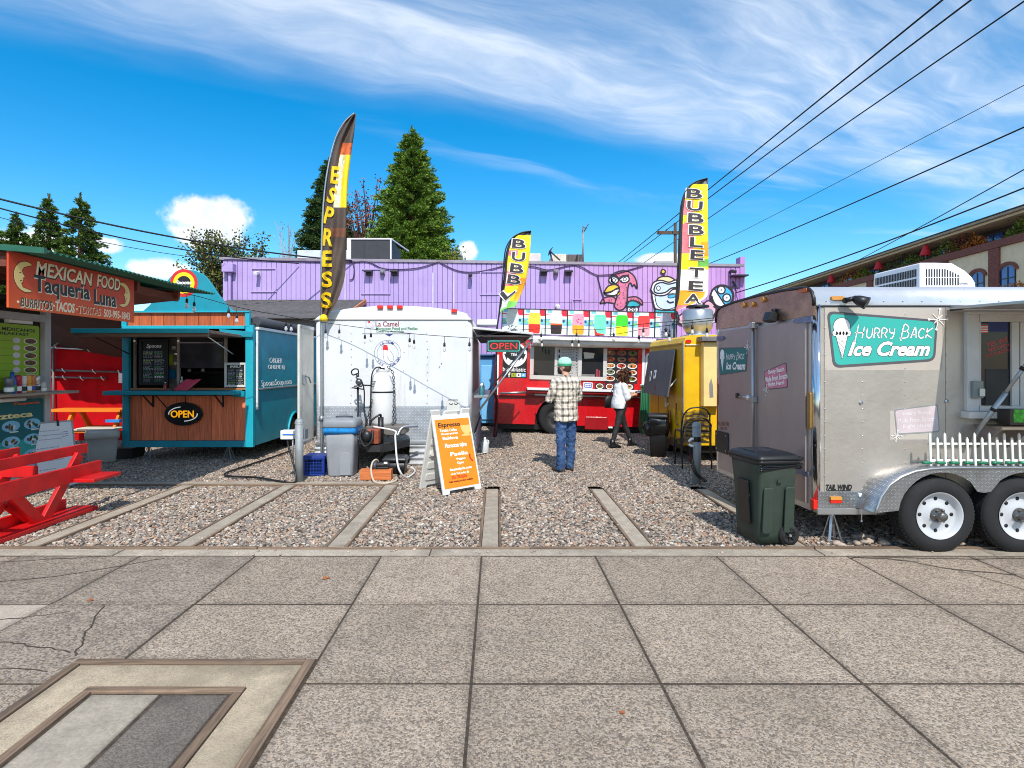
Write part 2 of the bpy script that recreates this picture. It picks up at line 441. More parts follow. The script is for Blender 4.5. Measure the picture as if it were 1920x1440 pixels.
# ================================================================ ground
def concrete_mat(name,rgb,agg=0.5,stain=0.3,scale=95.0,warm=(196,170,140)):
    m=bpy.data.materials.new(name);m.use_nodes=True;MATS[name]=m
    T=NT(m.node_tree);b=T.n['Principled BSDF'];base=lin(rgb)
    geo=T.node('ShaderNodeNewGeometry');pos=geo.outputs['Position'];oi=T.node('ShaderNodeObjectInfo')
    vor=T.node('ShaderNodeTexVoronoi');T.link(pos,vor.inputs['Vector']);vor.inputs['Scale'].default_value=scale;vor.inputs['Randomness'].default_value=1.0
    sep=T.n.new('ShaderNodeSeparateColor');T.link(vor.outputs['Color'],sep.inputs[0])
    chip=T.ramp(sep.outputs[0],[(0.0,lin((78,69,60))),(0.22,lin((136,122,108))),(0.5,lin((176,160,143))),(0.75,lin((200,184,166))),(0.9,lin(warm)),(1.0,lin((128,122,118)))],'CONSTANT')
    n_big=T.noise(pos,1.1,7,0.62,0.3);n_mid=T.noise(pos,7.0,5,0.65);n_f=T.noise(pos,115.0,2,0.5)
    tone=T.math('ADD',T.math('MULTIPLY',oi.outputs['Random'],0.17),0.89)
    bc=T.mix(T.sstep(n_mid,0.3,0.7),(*[c*0.82 for c in base],1),(*[min(1,c*1.14) for c in base],1))
    col=T.mix(agg,bc,chip)
    pits=T.math('MULTIPLY',T.sstep(n_f,0.57,0.68),0.85*agg+0.08)
    col=T.mix(pits,col,(0.05,0.045,0.04,1))
    col=T.mix(T.math('MULTIPLY',T.sstep(n_big,0.42,0.74),stain),col,(*[c*0.42 for c in base],1))
    tc=T.node('ShaderNodeTexCoord');sg_=T.n.new('ShaderNodeSeparateXYZ');T.link(tc.outputs['Generated'],sg_.inputs[0])
    ex_=T.math('MINIMUM',sg_.outputs[0],T.math('SUBTRACT',1.0,sg_.outputs[0]));ey_=T.math('MINIMUM',sg_.outputs[1],T.math('SUBTRACT',1.0,sg_.outputs[1]))
    n_e=T.noise(pos,5.0,6,0.7)
    em=T.sstep(T.math('ADD',T.math('MINIMUM',ex_,ey_),T.math('MULTIPLY',T.math('SUBTRACT',n_e,0.5),0.16)),0.055,0.0)
    col=T.mix(T.math('MULTIPLY',em,0.30),col,(0.075,0.06,0.046,1))
    gv=T.node('ShaderNodeTexVoronoi');T.link(pos,gv.inputs['Vector']);gv.inputs['Scale'].default_value=1.7
    gsep=T.n.new('ShaderNodeSeparateColor');T.link(gv.outputs['Color'],gsep.inputs[0])
    gum=T.math('MULTIPLY',T.sstep(T.math('ADD',gv.outputs['Distance'],T.math('MULTIPLY',n_e,0.03)),0.058,0.044),T.math('GREATER_THAN',gsep.outputs[1],0.55))
    col=T.mix(T.math('MULTIPLY',gum,0.62),col,(0.045,0.04,0.036,1))
    wet=T.noise(pos,0.55,5,0.6,0.8);col=T.mix(T.math('MULTIPLY',T.sstep(wet,0.52,0.70),0.22),col,(0.12,0.095,0.072,1))
    hv=T.node('ShaderNodeHueSaturation');T.link(col,hv.inputs['Color']);T.link(tone,hv.inputs['Value'])
    T.link(hv.outputs[0],b.inputs['Base Color']);b.inputs['Roughness'].default_value=0.88;b.inputs['Specular IOR Level'].default_value=0.3
    bp=T.node('ShaderNodeBump');bp.inputs['Strength'].default_value=0.55*agg+0.1;bp.inputs['Distance'].default_value=0.006
    hgt=T.math('ADD',T.math('MULTIPLY',vor.outputs['Distance'],-1.0),T.math('MULTIPLY',n_mid,0.5))
    T.link(hgt,bp.inputs['Height']);T.link(bp.outputs[0],b.inputs['Normal'])
    return m
SLAB=concrete_mat('exposed_aggregate',(158,141,122),0.55,0.32,105)
SLAB_D=concrete_mat('worn_concrete',(142,128,113),0.45,0.60,85)
SLAB_L=concrete_mat('pale_concrete',(182,168,150),0.25,0.15,120)
EDGE=concrete_mat('edge_concrete',(178,166,148),0.22,0.45,90)
FRAMEC=concrete_mat('lichen_concrete',(186,168,140),0.20,0.62,150,(206,176,126))
SMOOTHC=concrete_mat('smooth_concrete',(172,160,142),0.12,0.34,70)
DARKC=concrete_mat('dark_concrete',(108,100,92),0.2,0.6,150)
JOINT=mat('joint_soil',(70,58,46),0.95,var=0.4,vs=30,bump=0.6,bs=60)
EDGEWOOD=wood('weathered_board',(122,100,80),'Y',0.85,0.45,1.0,0.6)
EDGEWOODX=wood('weathered_board_cross',(122,100,80),'X',0.85,0.45,1.0,0.6)
SOIL=mat('gravel_soil',(84,74,66),0.95,var=0.3,vs=12,bump=0.5,bs=50)
g=MB();g.box(-600,600,-30,900,-0.5,-0.06);struct('ground',g,mat('ground_asphalt',(92,90,86),0.9,var=0.2,vs=0.4))
sw=MB();sw.box(-30,30,-3.0,5.19,-0.058,-0.005);sidewalk=struct('sidewalk',sw,JOINT)
def slab(poly,m,z=0.0,name='paving_slab',t=0.05,bev=0.006):
    b=MB();dz=random.uniform(-0.003,0.003)
    b.prism(poly,((0,0,0),(1,0,0),(0,1,0)),z+dz-t,z+dz)
    o=b.build(name,m,None,bev,shift=False);o.parent=sidewalk;return o
xs=[-8.6,-7.5,-6.4,-5.3,-4.2,-3.14,-2.13,-1.02,-0.137,0.864,1.93,3.08,4.15,5.2,6.25,7.3]
rows=[(3.978,4.986),(2.98,3.978),(1.98,2.98),(0.98,1.98)]
gp=0.0065;gy=0.009
for ri,(y0,y1) in enumerate(rows):
    for i in range(len(xs)-1):
        x0,x1=xs[i],xs[i+1]
        if ri == 3 and (x0 <-4 or x1 > 4):continue
        m=SLAB
        if x1 <-2.0 and ri == 0:m=SLAB_D
        if ri == 1 and abs(x1+3.14) < .01:m=SLAB_L
        elif ri == 1 and x1 <-2.0:m=SLAB_D
        if ri == 0 and x0 > 4.0:m=SLAB_D
        if ri == 1 and abs(x1+2.13) < .01:
            slab([(x0+gp,y0+gp),(-2.39,y0+gp),(-2.39,3.235),(x1-gp,3.235),(x1-gp,y1-gy),(x0+gp,y1-gy)],m);continue
        if ri == 1 and abs(x1+1.02) < .01:
            slab(rect(x0+gp,3.235,x1-gp,y1-gy),m);continue
        if ri >= 2 and abs(x1+2.13) < .01:
            slab(rect(x0+gp,y0+gp,-2.39,y1-gp),m);continue
        if ri >= 2 and abs(x1+1.02) < .01:continue
        slab(rect(x0+gp,y0+gy,x1-gp,y1-gy),m)
# concrete edging between the slabs and the gravel
ex=[-9,-6.1,-3.4,-0.6,2.9,4.4,8.2]
for i in range(len(ex)-1):slab(rect(ex[i]+.004,5.0,ex[i+1]-.004,5.165),EDGE,0.002,'edging_strip',0.06,0.008)
# cracks in the old slabs: thin open fissures
ck=MB()
def crack(pts,w):
    q=bez([Vector((*p,0)) for p in pts],7);q=[(a.x+random.uniform(-.012,.012),a.y+random.uniform(-.012,.012)) for a in q]
    ck.stroke(q,w,((0,0,0),(1,0,0),(0,1,0)),0.0036,0.0048)
for pts,w in [([(3.08,4.93),(3.45,4.88),(3.75,4.66),(4.15,4.52)],.012),([(3.75,4.66),(3.85,4.45),(4.0,3.99)],.006),([(3.3,4.97),(4.0,4.90),(5.0,4.93)],.008),
               ([(-4.3,4.3),(-3.6,4.45),(-2.9,4.9)],.007),([(-4.6,4.75),(-3.8,4.9),(-3.4,4.97)],.006),([(-2.75,3.95),(-2.6,3.6),(-2.5,3.4),(-2.43,3.26)],.010),
               ([(-3.9,3.35),(-3.2,3.42),(-2.8,3.38),(-2.5,3.3)],.010),([(-3.9,3.7),(-3.3,3.72),(-2.9,3.85)],.006),([(-3.1,3.05),(-2.8,3.12),(-2.45,3.10)],.008)]:crack(pts,w)
o=ck.build('crack',JOINT,None,shift=False);o.parent=sidewalk
# timber-trimmed planting frame let into the pavement
def board(x0,x1,y0,y1,m,z=0.012,name='edging_board',par=None):
    b=MB();b.box(x0,x1,y0,y1,-0.05,z);o=b.build(name,m,None,0.004,shift=False);o.parent=par or sidewalk;return o
board(-2.38,-1.085,3.165,3.215,EDGEWOODX,0.010);board(-1.083,-1.03,1.0,3.21,EDGEWOOD,0.012);board(-2.382,-2.335,1.0,3.163,EDGEWOOD,0.011)
slab([(-2.33,1.0),(-2.13,1.0),(-2.13,2.945),(-1.30,2.945),(-1.30,1.0),(-1.09,1.0),(-1.09,3.16),(-2.33,3.16)],FRAMEC,0.004,'frame_border')
board(-2.125,-1.305,2.893,2.94,EDGEWOODX,0.008);board(-2.125,-2.078,1.0,2.89,EDGEWOOD,0.009);board(-1.352,-1.305,1.0,2.89,EDGEWOOD,0.007)
slab(rect(-2.06,1.0,-1.72,2.875),SMOOTHC,0.003,'cover_slab');slab(rect(-1.70,1.0,-1.37,2.875),DARKC,0.001,'cover_slab')
# fallen leaves
LEAF=mat('fallen_leaf',(150,84,40),0.8,var=0.3,vs=40)
for x,y,s,m in [(-1.0-0.35,4.45,.026,LEAF),(.60,2.72,.013,LEAF),(-2.9,4.03,.02,LEAF)]:
    b=MB();c=Vector((x,y,0.006))
    pts=[(s*math.cos(t)*(1+.4*math.cos(3*t)),s*.7*math.sin(t)) for t in [i*PI/6 for i in range(12)]]
    b.prism(pts,(c,(1,0,0),(0,.97,.2)),0,.0015)
    single('fallen_leaf',b,m,{.026:'orange fallen leaf on the pavement slab in front of the white trailer',.013:'tiny orange leaf lying alone on the big central pavement slabs',.02:'brown fallen leaf on the stained slab near the picnic table'}[s],'leaf')
# gravel lot with concrete wheel strips
STX=[-4.325,-2.905,-1.485,-0.065,1.355,2.775]
gb=MB()
def gq(x0,x1,y0,y1,z=-0.014):
    nx=max(1,int((x1-x0)/0.5));ny=max(1,int((y1-y0)/0.5));vs=[];fs=[]
    for j in range(ny+1):
        for i in range(nx+1):
            x=x0+(x1-x0)*i/nx;y=y0+(y1-y0)*j/ny
            edge=i in (0,nx) or j in (0,ny)
            vs.append((x,y,z+(0 if edge else random.uniform(-.006,.010))))
    for j in range(ny):
        for i in range(nx):fs.append((j*(nx+1)+i,j*(nx+1)+i+1,(j+1)*(nx+1)+i+1,(j+1)*(nx+1)+i))
    gb.add(vs,fs,True)
ed=[-7.0]+STX+[9.0]
for i in range(len(ed)-1):gq(ed[i]+(.108 if i > 0 else 0),ed[i+1]-(.108 if i < len(ed)-2 else 0),5.215,7.90)
gq(-8.4,-1.395,8.155,8.6);gq(-1.395,9.0,7.90,8.6);gq(-9.5,9.0,8.6,18.5)
gravel=struct('gravel',gb,SOIL,kind='stuff')
PEB=bpy.data.materials.new('pebble');PEB.use_nodes=True
def pebble_mat():
    T=NT(PEB.node_tree);b=T.n['Principled BSDF'];oi=T.node('ShaderNodeObjectInfo');geo=T.node('ShaderNodeNewGeometry')
    c=T.ramp(oi.outputs['Random'],[(0.0,lin((112,102,93))),(0.10,lin((146,132,118))),(0.26,lin((164,144,122))),(0.40,lin((140,128,117))),(0.52,lin((184,166,146))),(0.65,lin((176,136,106))),
                                      (0.71,lin((98,88,80))),(0.79,lin((190,178,162))),(0.86,lin((160,114,88))),(0.90,lin((116,112,110))),(0.975,lin((214,206,194)))],'CONSTANT')
    n=T.noise(geo.outputs['Position'],70.0,4,0.6)
    c2=T.mix(T.sstep(n,0.3,0.7),c,(0.30,0.26,0.22,1),'MIX')
    c3=T.mix(0.72,c2,c)
    T.put(b.inputs['Base Color'],c3);b.inputs['Roughness'].default_value=0.8;b.inputs['Specular IOR Level'].default_value=0.3
pebble_mat()
def scatter(ob,density,smin,smax,seed):
    ng=bpy.data.node_groups.new('stones','GeometryNodeTree')
    ng.interface.new_socket('Geometry',in_out='INPUT',socket_type='NodeSocketGeometry')
    ng.interface.new_socket('Geometry',in_out='OUTPUT',socket_type='NodeSocketGeometry')
    N=ng.nodes;L=ng.links
    gi=N.new('NodeGroupInput');go=N.new('NodeGroupOutput')
    dp=N.new('GeometryNodeDistributePointsOnFaces');dp.inputs['Density'].default_value=density;dp.inputs['Seed'].default_value=seed
    L.new(gi.outputs[0],dp.inputs['Mesh'])
    jn=N.new('GeometryNodeJoinGeometry')
    for k in range(5):
        ico=N.new('GeometryNodeMeshIcoSphere');ico.inputs['Radius'].default_value=1.0;ico.inputs['Subdivisions'].default_value=2
        nz=N.new('ShaderNodeTexNoise');nz.noise_dimensions='4D';nz.inputs['W'].default_value=3.7*k+seed;nz.inputs['Scale'].default_value=0.9;nz.inputs['Detail'].default_value=1.0
        sub=N.new('ShaderNodeVectorMath');sub.operation='SUBTRACT';L.new(nz.outputs['Color'],sub.inputs[0]);sub.inputs[1].default_value=(0.5,0.5,0.5)
        scl=N.new('ShaderNodeVectorMath');scl.operation='SCALE';L.new(sub.outputs[0],scl.inputs[0]);scl.inputs['Scale'].default_value=1.5
        sp=N.new('GeometryNodeSetPosition');L.new(ico.outputs[0],sp.inputs[0]);L.new(scl.outputs[0],sp.inputs['Offset'])
        sh=N.new('GeometryNodeSetShadeSmooth');L.new(sp.outputs[0],sh.inputs[0])
        sm=N.new('GeometryNodeSetMaterial');sm.inputs['Material'].default_value=PEB;L.new(sh.outputs[0],sm.inputs[0])
        gt=N.new('GeometryNodeGeometryToInstance');L.new(sm.outputs[0],gt.inputs[0]);L.new(gt.outputs[0],jn.inputs[0])
    rs=N.new('FunctionNodeRandomValue');rs.data_type='FLOAT_VECTOR'
    rs.inputs[0].default_value=(smin,smin*0.8,smin*0.5);rs.inputs[1].default_value=(smax,smax*0.8,smax*0.55);rs.inputs['Seed'].default_value=seed+1
    rr=N.new('FunctionNodeRandomValue');rr.data_type='FLOAT_VECTOR'
    rr.inputs[0].default_value=(-0.5,-0.5,0);rr.inputs[1].default_value=(0.5,0.5,6.283);rr.inputs['Seed'].default_value=seed+2
    ip=N.new('GeometryNodeInstanceOnPoints');ip.inputs['Pick Instance'].default_value=True
    L.new(dp.outputs['Points'],ip.inputs['Points']);L.new(jn.outputs[0],ip.inputs['Instance'])
    L.new(rs.outputs[0],ip.inputs['Scale']);L.new(rr.outputs[0],ip.inputs['Rotation'])
    tr=N.new('GeometryNodeTranslateInstances');
    rz=N.new('FunctionNodeRandomValue');rz.data_type='FLOAT_VECTOR';rz.inputs[0].default_value=(0,0,-0.002);rz.inputs[1].default_value=(0,0,0.010);rz.inputs['Seed'].default_value=seed+5
    L.new(ip.outputs[0],tr.inputs[0]);L.new(rz.outputs[0],tr.inputs['Translation']);tr.inputs['Local Space'].default_value=False
    j2=N.new('GeometryNodeJoinGeometry');L.new(gi.outputs[0],j2.inputs[0]);L.new(tr.outputs[0],j2.inputs[0])
    L.new(j2.outputs[0],go.inputs[0])
    md=ob.modifiers.new('stones','NODES');md.node_group=ng
GRAVEL_DENSITY=1650
scatter(gravel,GRAVEL_DENSITY,0.009,0.024,3)
# concrete strips with a board on either side
for i,x in enumerate(STX):
    y1=7.92 if i < 3 else 7.66
    b=MB();b.box(x-.078,x+.078,5.205,y1,-.06,.012)
    st=struct('wheel_strip',b,SMOOTHC,0.006)
    for sx in (-1,1):
        q=MB();q.box(x+sx*.094-.013,x+sx*.094+.013,5.205,y1-random.uniform(0,.08),-.05,.016)
        o=q.build('edging_board',EDGEWOOD,None,0.003,shift=False);o.parent=st
b=MB();b.box(-7.2,-1.40,7.985,8.15,-.06,.010);cb=struct('cross_strip',b,SMOOTHC,0.006)
q=MB();q.box(-7.2,-1.40,7.93,7.968,-.05,.018);o=q.build('edging_board',EDGEWOODX,None,.003,shift=False);o.parent=cb
for x0,x1 in [(-7,-4.6),(-4.59,-2.2),(-2.19,.3),(.31,2.9),(2.91,4.6)]:
    q=MB();q.box(x0,x1,5.168,5.2,-.05,.014+random.uniform(-.002,.004));o=q.build('edging_board',EDGEWOODX,None,.003,shift=False);o.parent=sidewalk
# a few larger river stones by the silver trailer's jack
ROCK=mat('river_rock',(168,150,134),0.75,var=0.3,vs=14)
rk=MB()
def rock(c,s):
    k=len(rk.v);rk.ball(c,1,10,6,(s*random.uniform(.9,1.5),s*random.uniform(.7,1.1),s*random.uniform(.5,.75)),Euler((random.uniform(-.3,.3),random.uniform(-.3,.3),random.uniform(0,6))).to_matrix())
    for i in range(k,len(rk.v)):
        p=Vector(rk.v[i]);rk.v[i]=tuple(Vector(c)+(p-Vector(c))*random.uniform(.94,1.06))
for i in range(95):
    rock((random.uniform(2.95,6.6),5.25+abs(random.gauss(0,.22)),random.uniform(0,.02)),random.uniform(.022,.045))
for i in range(150):
    x_=random.choice(STX)+random.uniform(-.1,.1) if i < 80 else random.uniform(-6,4)
    rock((x_,random.uniform(5.22,7.6) if i < 80 else random.uniform(5.0,5.2),.014 if i < 80 else .006),random.uniform(.006,.014))
struct('loose_stones',rk,ROCK,kind='stuff')
# ================================================================ purple building at the back
BY=19.0
def purple_mat():
    m=bpy.data.materials.new('purple_siding');m.use_nodes=True;MATS['purple']=m
    T=NT(m.node_tree);b=T.n['Principled BSDF'];geo=T.node('ShaderNodeNewGeometry');oi=T.node('ShaderNodeObjectInfo')
    s=T.n.new('ShaderNodeSeparateXYZ');T.link(geo.outputs['Position'],s.inputs[0])
    col=T.ramp(T.math('DIVIDE',T.math('ADD',s.outputs[0],9.0),18.0),[(0.0,lin((176,152,204))),(0.55,lin((174,150,204))),(0.72,lin((184,142,196))),(0.86,lin((194,146,198))),(1.0,lin((172,122,190)))])
    n=T.noise(geo.outputs['Position'],2.2,6,0.65)
    col=T.mix(T.math('MULTIPLY',T.sstep(n,0.45,0.8),0.22),col,(*lin((120,92,150)),1))
    hv=T.node('ShaderNodeHueSaturation');T.link(col,hv.inputs['Color']);T.link(T.math('ADD',T.math('MULTIPLY',oi.outputs['Random'],0.10),0.95),hv.inputs['Value'])
    T.link(hv.outputs[0],b.inputs['Base Color']);b.inputs['Roughness'].default_value=0.6
    return m
PURP=purple_mat();PURP_D=mat('purple_groove',(96,68,132),0.8,var=0.1)
bx0,bx1=XS(418,BY),XS(1388,BY);ztopL=ZS(484,BY);ztopR=ZS(497,BY)
bld=thing('purple_building','long purple timber-sided building with painted cartoon figures behind the food carts','building',((bx0+bx1)/2,BY,0))
w=MB();w.add([(bx0,BY+.03,0),(bx1,BY+.03,0),(bx1,BY+.03,ztopR-.06),(bx0,BY+.03,ztopL-.06),(bx0,BY+14,0),(bx1,BY+14,0),(bx1,BY+14,ztopR-.06),(bx0,BY+14,ztopL-.06)],
         [(0,1,2,3),(1,5,6,2),(5,4,7,6),(4,0,3,7),(3,2,6,7)])
part(bld,'wall',w,PURP_D)
# siding boards, one object each
nb=int((bx1-bx0)/0.163);bw=(bx1-bx0)/nb;zseam=ZS(567,BY)
for i in range(nb):
    x0=bx0+i*bw;zt=ztopL+(ztopR-ztopL)*(i+.5)/nb
    for z0,z1 in ((0.0,zseam-.012),(zseam,zt-.04)):
        q=MB();t=random.uniform(-.002,.003);q.box(x0+.007,x0+bw-.007,BY-.012+t,BY+.035,z0,z1);part(bld,'siding_board',q,PURP)
cop=MB();cop.add([(bx0-.1,BY-.06,ztopL-.06),(bx1+.1,BY-.06,ztopR-.06),(bx1+.1,BY+.3,ztopR-.06),(bx0-.1,BY+.3,ztopL-.06),
                     (bx0-.1,BY-.06,ztopL+.03),(bx1+.1,BY-.06,ztopR+.03),(bx1+.1,BY+.3,ztopR+.03),(bx0-.1,BY+.3,ztopL+.03)],
                    [(0,3,2,1),(4,5,6,7),(0,1,5,4),(1,2,6,5),(2,3,7,6),(3,0,4,7)])
part(bld,'parapet_cap',cop,mat('parapet_metal',(150,140,150),0.5,metal=.3,dirt=.5))
sidew=MB();sidew.box(bx1-.02,bx1+.14,BY-.05,BY+.3,0,ZS(482,BY));part(bld,'end_wall',sidew,PURP)
PURP_T=mat('purple_trim',(120,84,160),0.6)
for (x0,y0,x1,y1) in [(471,503,519,548),(677,504,732,552),(900,509,952,553),(1072,561,1092,583)]:
    q=MB();a=P(x0,y1,BY-.02);c=P(x1,y0,BY-.02)
    for r in ((a.x,a.z,c.x,a.z+.035),(a.x,c.z-.035,c.x,c.z),(a.x,a.z+.035,a.x+.035,c.z-.035),(c.x-.035,a.z+.035,c.x,c.z-.035)):
        q.box(r[0],r[2],BY-.05,BY-.004,r[1],r[3])
    part(bld,'blind_window_trim',q,PURP)
q=MB();a=P(420,512,BY);q.box(a.x+.05,a.x+.42,BY-.28,BY-.01,a.z,a.z+.28);q.cyl((a.x+.25,BY-.12,a.z),(a.x+.25,BY-.12,0.5),.05);part(bld,'downpipe',q,PURP,.01)
for x0 in (812,851,648):
    q=MB();a=P(x0,512,BY);q.cyl((a.x,BY-.06,a.z),(a.x,BY-.06,1.5),.035);part(bld,'conduit',q,mat('conduit_grey',(172,160,186),.5))
# flood lights and a camera on the wall
FIX=mat('fixture_grey',(120,116,122),.5);DK=mat('fixture_dark',(48,44,52),.5)
for xa in (693,741,1019,1065):
    q=MB();a=P(xa,510,BY);q.cbox((a.x,BY-.18,a.z),(.26,.3,.06),Matrix.Rotation(.25,3,'X'));q.cbox((a.x,BY-.1,a.z-.08),(.2,.16,.1));part(bld,'flood_light',q,DK,.01)
for xa in (718,1042):q=MB();a=P(xa,510,BY);q.cbox((a.x,BY-.05,a.z),(.16,.1,.16));q.ball((a.x,BY-.16,a.z-.03),.07);part(bld,'wall_lamp',q,FIX)
for xa,ya in ((485,513),(881,517),(1368,510),(1043,575)):
    q=MB();a=P(xa,ya,BY);q.cyl((a.x,BY-.02,a.z),(a.x,BY-.14,a.z),.05);q.cbox((a.x+.03,BY-.24,a.z-.02),(.12,.24,.1),Matrix.Rotation(.3,3,'X'));part(bld,'security_camera',q,WHITE if xa in (485,1043) else DK,.01)
q=MB();a=P(1381,519,BY);q.cbox((a.x,BY-.2,a.z),(.5,.35,.05));part(bld,'flood_light',q,DK,.01)
cab=MB()
for pts in ([(420,486),(640,492),(662,490)],[(655,492),(690,491),(722,504),(780,503),(822,491)],[(822,491),(860,508),(900,509),(950,497)],[(950,497),(1000,500),(1030,506),(1078,497),(1110,512),(1120,516)],[(1120,516),(1150,514),(1180,506),(1207,498)],[(1120,516),(1126,540),(1135,570)],[(661,491),(664,505),(662,522),(655,525)]):
    cab.tube(bez([P(x,y,BY-.05) for x,y in pts],6),.018,5)
part(bld,'wall_cable',cab,mat('cable_dark',(70,50,86),.7))
# --- painted figures on the wall, flat print standing just proud of the boards
MF=(Vector((0,BY-.022,0)),Vector((1,0,0)),Vector((0,0,1)))
def mp(x,y):p=P(x,y,BY-.022);return (p.x,p.z)
def mcurve(pts,n=5):return [(p.x,p.y) for p in bez([Vector((*mp(*q),0)) for q in pts],n)]
def S(v):return v*BY/F
PK=mat('mural_pink',(206,112,142),.7,var=.15,vs=9,fine=.3,fs=24);MK=mat('mural_black',(38,28,40),.7);MWH=mat('mural_white',(224,226,230),.7,var=.06)
MYE=mat('mural_yellow',(230,186,54),.7);MTE=mat('mural_teal',(42,160,172),.7);MBL=mat('mural_blue',(60,166,206),.7);MPB=mat('mural_paleblue',(192,206,232),.7,var=.08)
MCR=mat('mural_cream',(232,206,150),.7);MPL=mat('mural_palepink',(214,164,180),.7)
bird=MB();lay=[0.0]
def fill(b,m,pts,ol=2.0):
    lay[0] += .0012;d=lay[0]
    b.use(m);b.prism(pts,MF,d-.004,d)
    if ol:b.use(MK);b.stroke(pts,S(ol*1.35),MF,d,d+.0012,True)
def line(b,pts,w=1.6,m=None):lay[0] += .0004;b.use(m or MK);b.stroke(pts,S(w*1.3),MF,lay[0],lay[0]+.0012)
zz=lambda x,y:(1110+x/6.62,490+y/6.62)
Z=lambda*q:[zz(*p) for p in q]
fill(bird,PK,mcurve(Z((100,525),(150,455),(250,440),(290,470),(280,520),(190,510),(100,525))))
fill(bird,PK,mcurve(Z((440,450),(540,440),(610,480),(625,540),(560,500),(450,500),(440,450))))
fill(bird,PK,mcurve(Z((240,250),(250,170),(320,130),(420,118),(510,170),(550,250),(555,340),(525,290),(500,310),(480,270),(455,290),(440,380),(430,520),(390,590),(330,605),(280,560),(300,470),(330,380),(320,300),(240,250))))
for cx_,cy_ in ((268,235),(402,222)):
    fill(bird,MWH,ell(*mp(*zz(cx_,cy_)),S(9),S(6.6),18));fill(bird,MWH,ell(*mp(*zz(cx_+4,cy_)),S(3),S(3.2),12),1.0)
line(bird,mcurve(Z((215,205),(290,180),(335,215),(390,185),(460,175))),3)
fill(bird,MYE,mcurve(Z((145,390),(200,310),(290,290),(340,330),(290,350),(220,380),(145,390))))
fill(bird,MWH,mcurve(Z((150,400),(230,385),(300,340),(335,335),(330,380),(290,420),(200,420),(150,400))))
fill(bird,MYE,mcurve(Z((300,420),(335,370),(345,400),(320,425),(300,420)),4),1)
for k in range(46):
    a_,c_=zz(random.uniform(300,430),random.uniform(150,580)) if k < 30 else zz(random.choice((random.uniform(150,270),random.uniform(470,590))),random.uniform(455,500));line(bird,[mp(a_,c_),mp(a_+random.uniform(-1,1),c_+random.uniform(1.2,3.2))],.7)
part(bld,'painted_bird',bird)
cop2=MB()
fill(cop2,MWH,mcurve(Z((440,570),(560,570),(568,625),(550,640),(440,640),(440,570))))
fill(cop2,MTE,mcurve(Z((425,560),(460,500),(520,492),(575,520),(590,550),(510,575),(425,560))))
for a_ in (480,525):fill(cop2,MWH,ell(*mp(*zz(a_,600)),S(2.4),S(2.4),10),1)
part(bld,'painted_head',cop2)
rob=MB()
line(rob,[mp(*zz(890,150)),mp(*zz(893,200))],1.6);fill(rob,MYE,ell(*mp(*zz(880,130)),S(4),S(4),14))
fill(rob,MCR,mcurve(Z((790,250),(830,205),(890,190),(960,195),(1030,240),(1030,280),(790,280),(790,250))))
fill(rob,MWH,mcurve(Z((740,430),(770,560),(800,600),(900,615),(1010,600),(1090,540),(1090,300),(900,280),(760,300),(740,430))))
fill(rob,MPB,mcurve(Z((775,430),(800,540),(860,590),(960,595),(1060,540),(1070,400),(900,420),(775,430))),1.2)
fill(rob,MWH,mcurve(Z((725,350),(760,265),(850,238),(950,262),(1030,235),(1090,260),(1090,340),(1000,350),(930,410),(850,430),(770,410),(725,350))))
fill(rob,MPB,mcurve(Z((765,345),(790,290),(860,265),(950,285),(1040,265),(1080,290),(1060,325),(980,335),(910,385),(830,400),(775,385),(765,345))))
fill(rob,MWH,ell(*mp(*zz(820,335)),S(3.4),S(4.2),14),1.2)
line(rob,mcurve(Z((925,490),(960,515),(1010,505))),2.4);fill(rob,MBL,mcurve(Z((935,430),(980,415),(1040,420),(1010,450),(950,455),(935,430))),1)
fill(rob,MTE,mcurve(Z((780,590),(880,612),(1020,610),(1060,660),(1050,760),(775,760),(775,640),(780,590))))
part(bld,'painted_goggle_figure',rob)
al=MB()
fill(al,MPL,mcurve(Z((1060,690),(1200,600),(1330,570),(1440,490),(1530,580),(1500,700),(1400,770),(1100,780),(1060,690))),2)
line(al,mcurve(Z((1370,520),(1400,560),(1370,590))),2)
line(al,mcurve(Z((1500,560),(1540,600),(1500,680))),2.4)
fill(al,MWH,mcurve(Z((1530,640),(1640,620),(1700,560),(1790,560),(1840,600),(1760,650),(1640,690),(1530,640))),1.2)
fill(al,RED_L,mcurve(Z((1640,620),(1680,570),(1700,610),(1660,640),(1640,620)),4),1)
cxm,cym=mp(*zz(1608,435));R0=S(20.5)
fill(al,MWH,ell(cxm,cym,R0*1.05,R0,30),2.6)
fill(al,MBL,[(cxm+R0*.96*math.cos(t),cym+R0*.92*math.sin(t)) for t in [math.radians(-72+i*10.4) for i in range(21)]],2)
for cx_,cy_,r_ in ((1597,358,7.2),(1664,455,7.2)):fill(al,MWH,ell(*mp(*zz(cx_,cy_)),S(r_),S(r_),18),2);fill(al,FIX,ell(*mp(*zz(cx_,cy_)),S(1.6),S(1.6),10),0)
line(al,mcurve(Z((1480,430),(1500,500),(1540,550),(1600,565))),2)
line(al,[mp(*zz(1700,350)),mp(*zz(1765,300))],2.4);line(al,[mp(*zz(1735,250)),mp(*zz(1800,350))],2.6)
part(bld,'painted_round_figure',al)
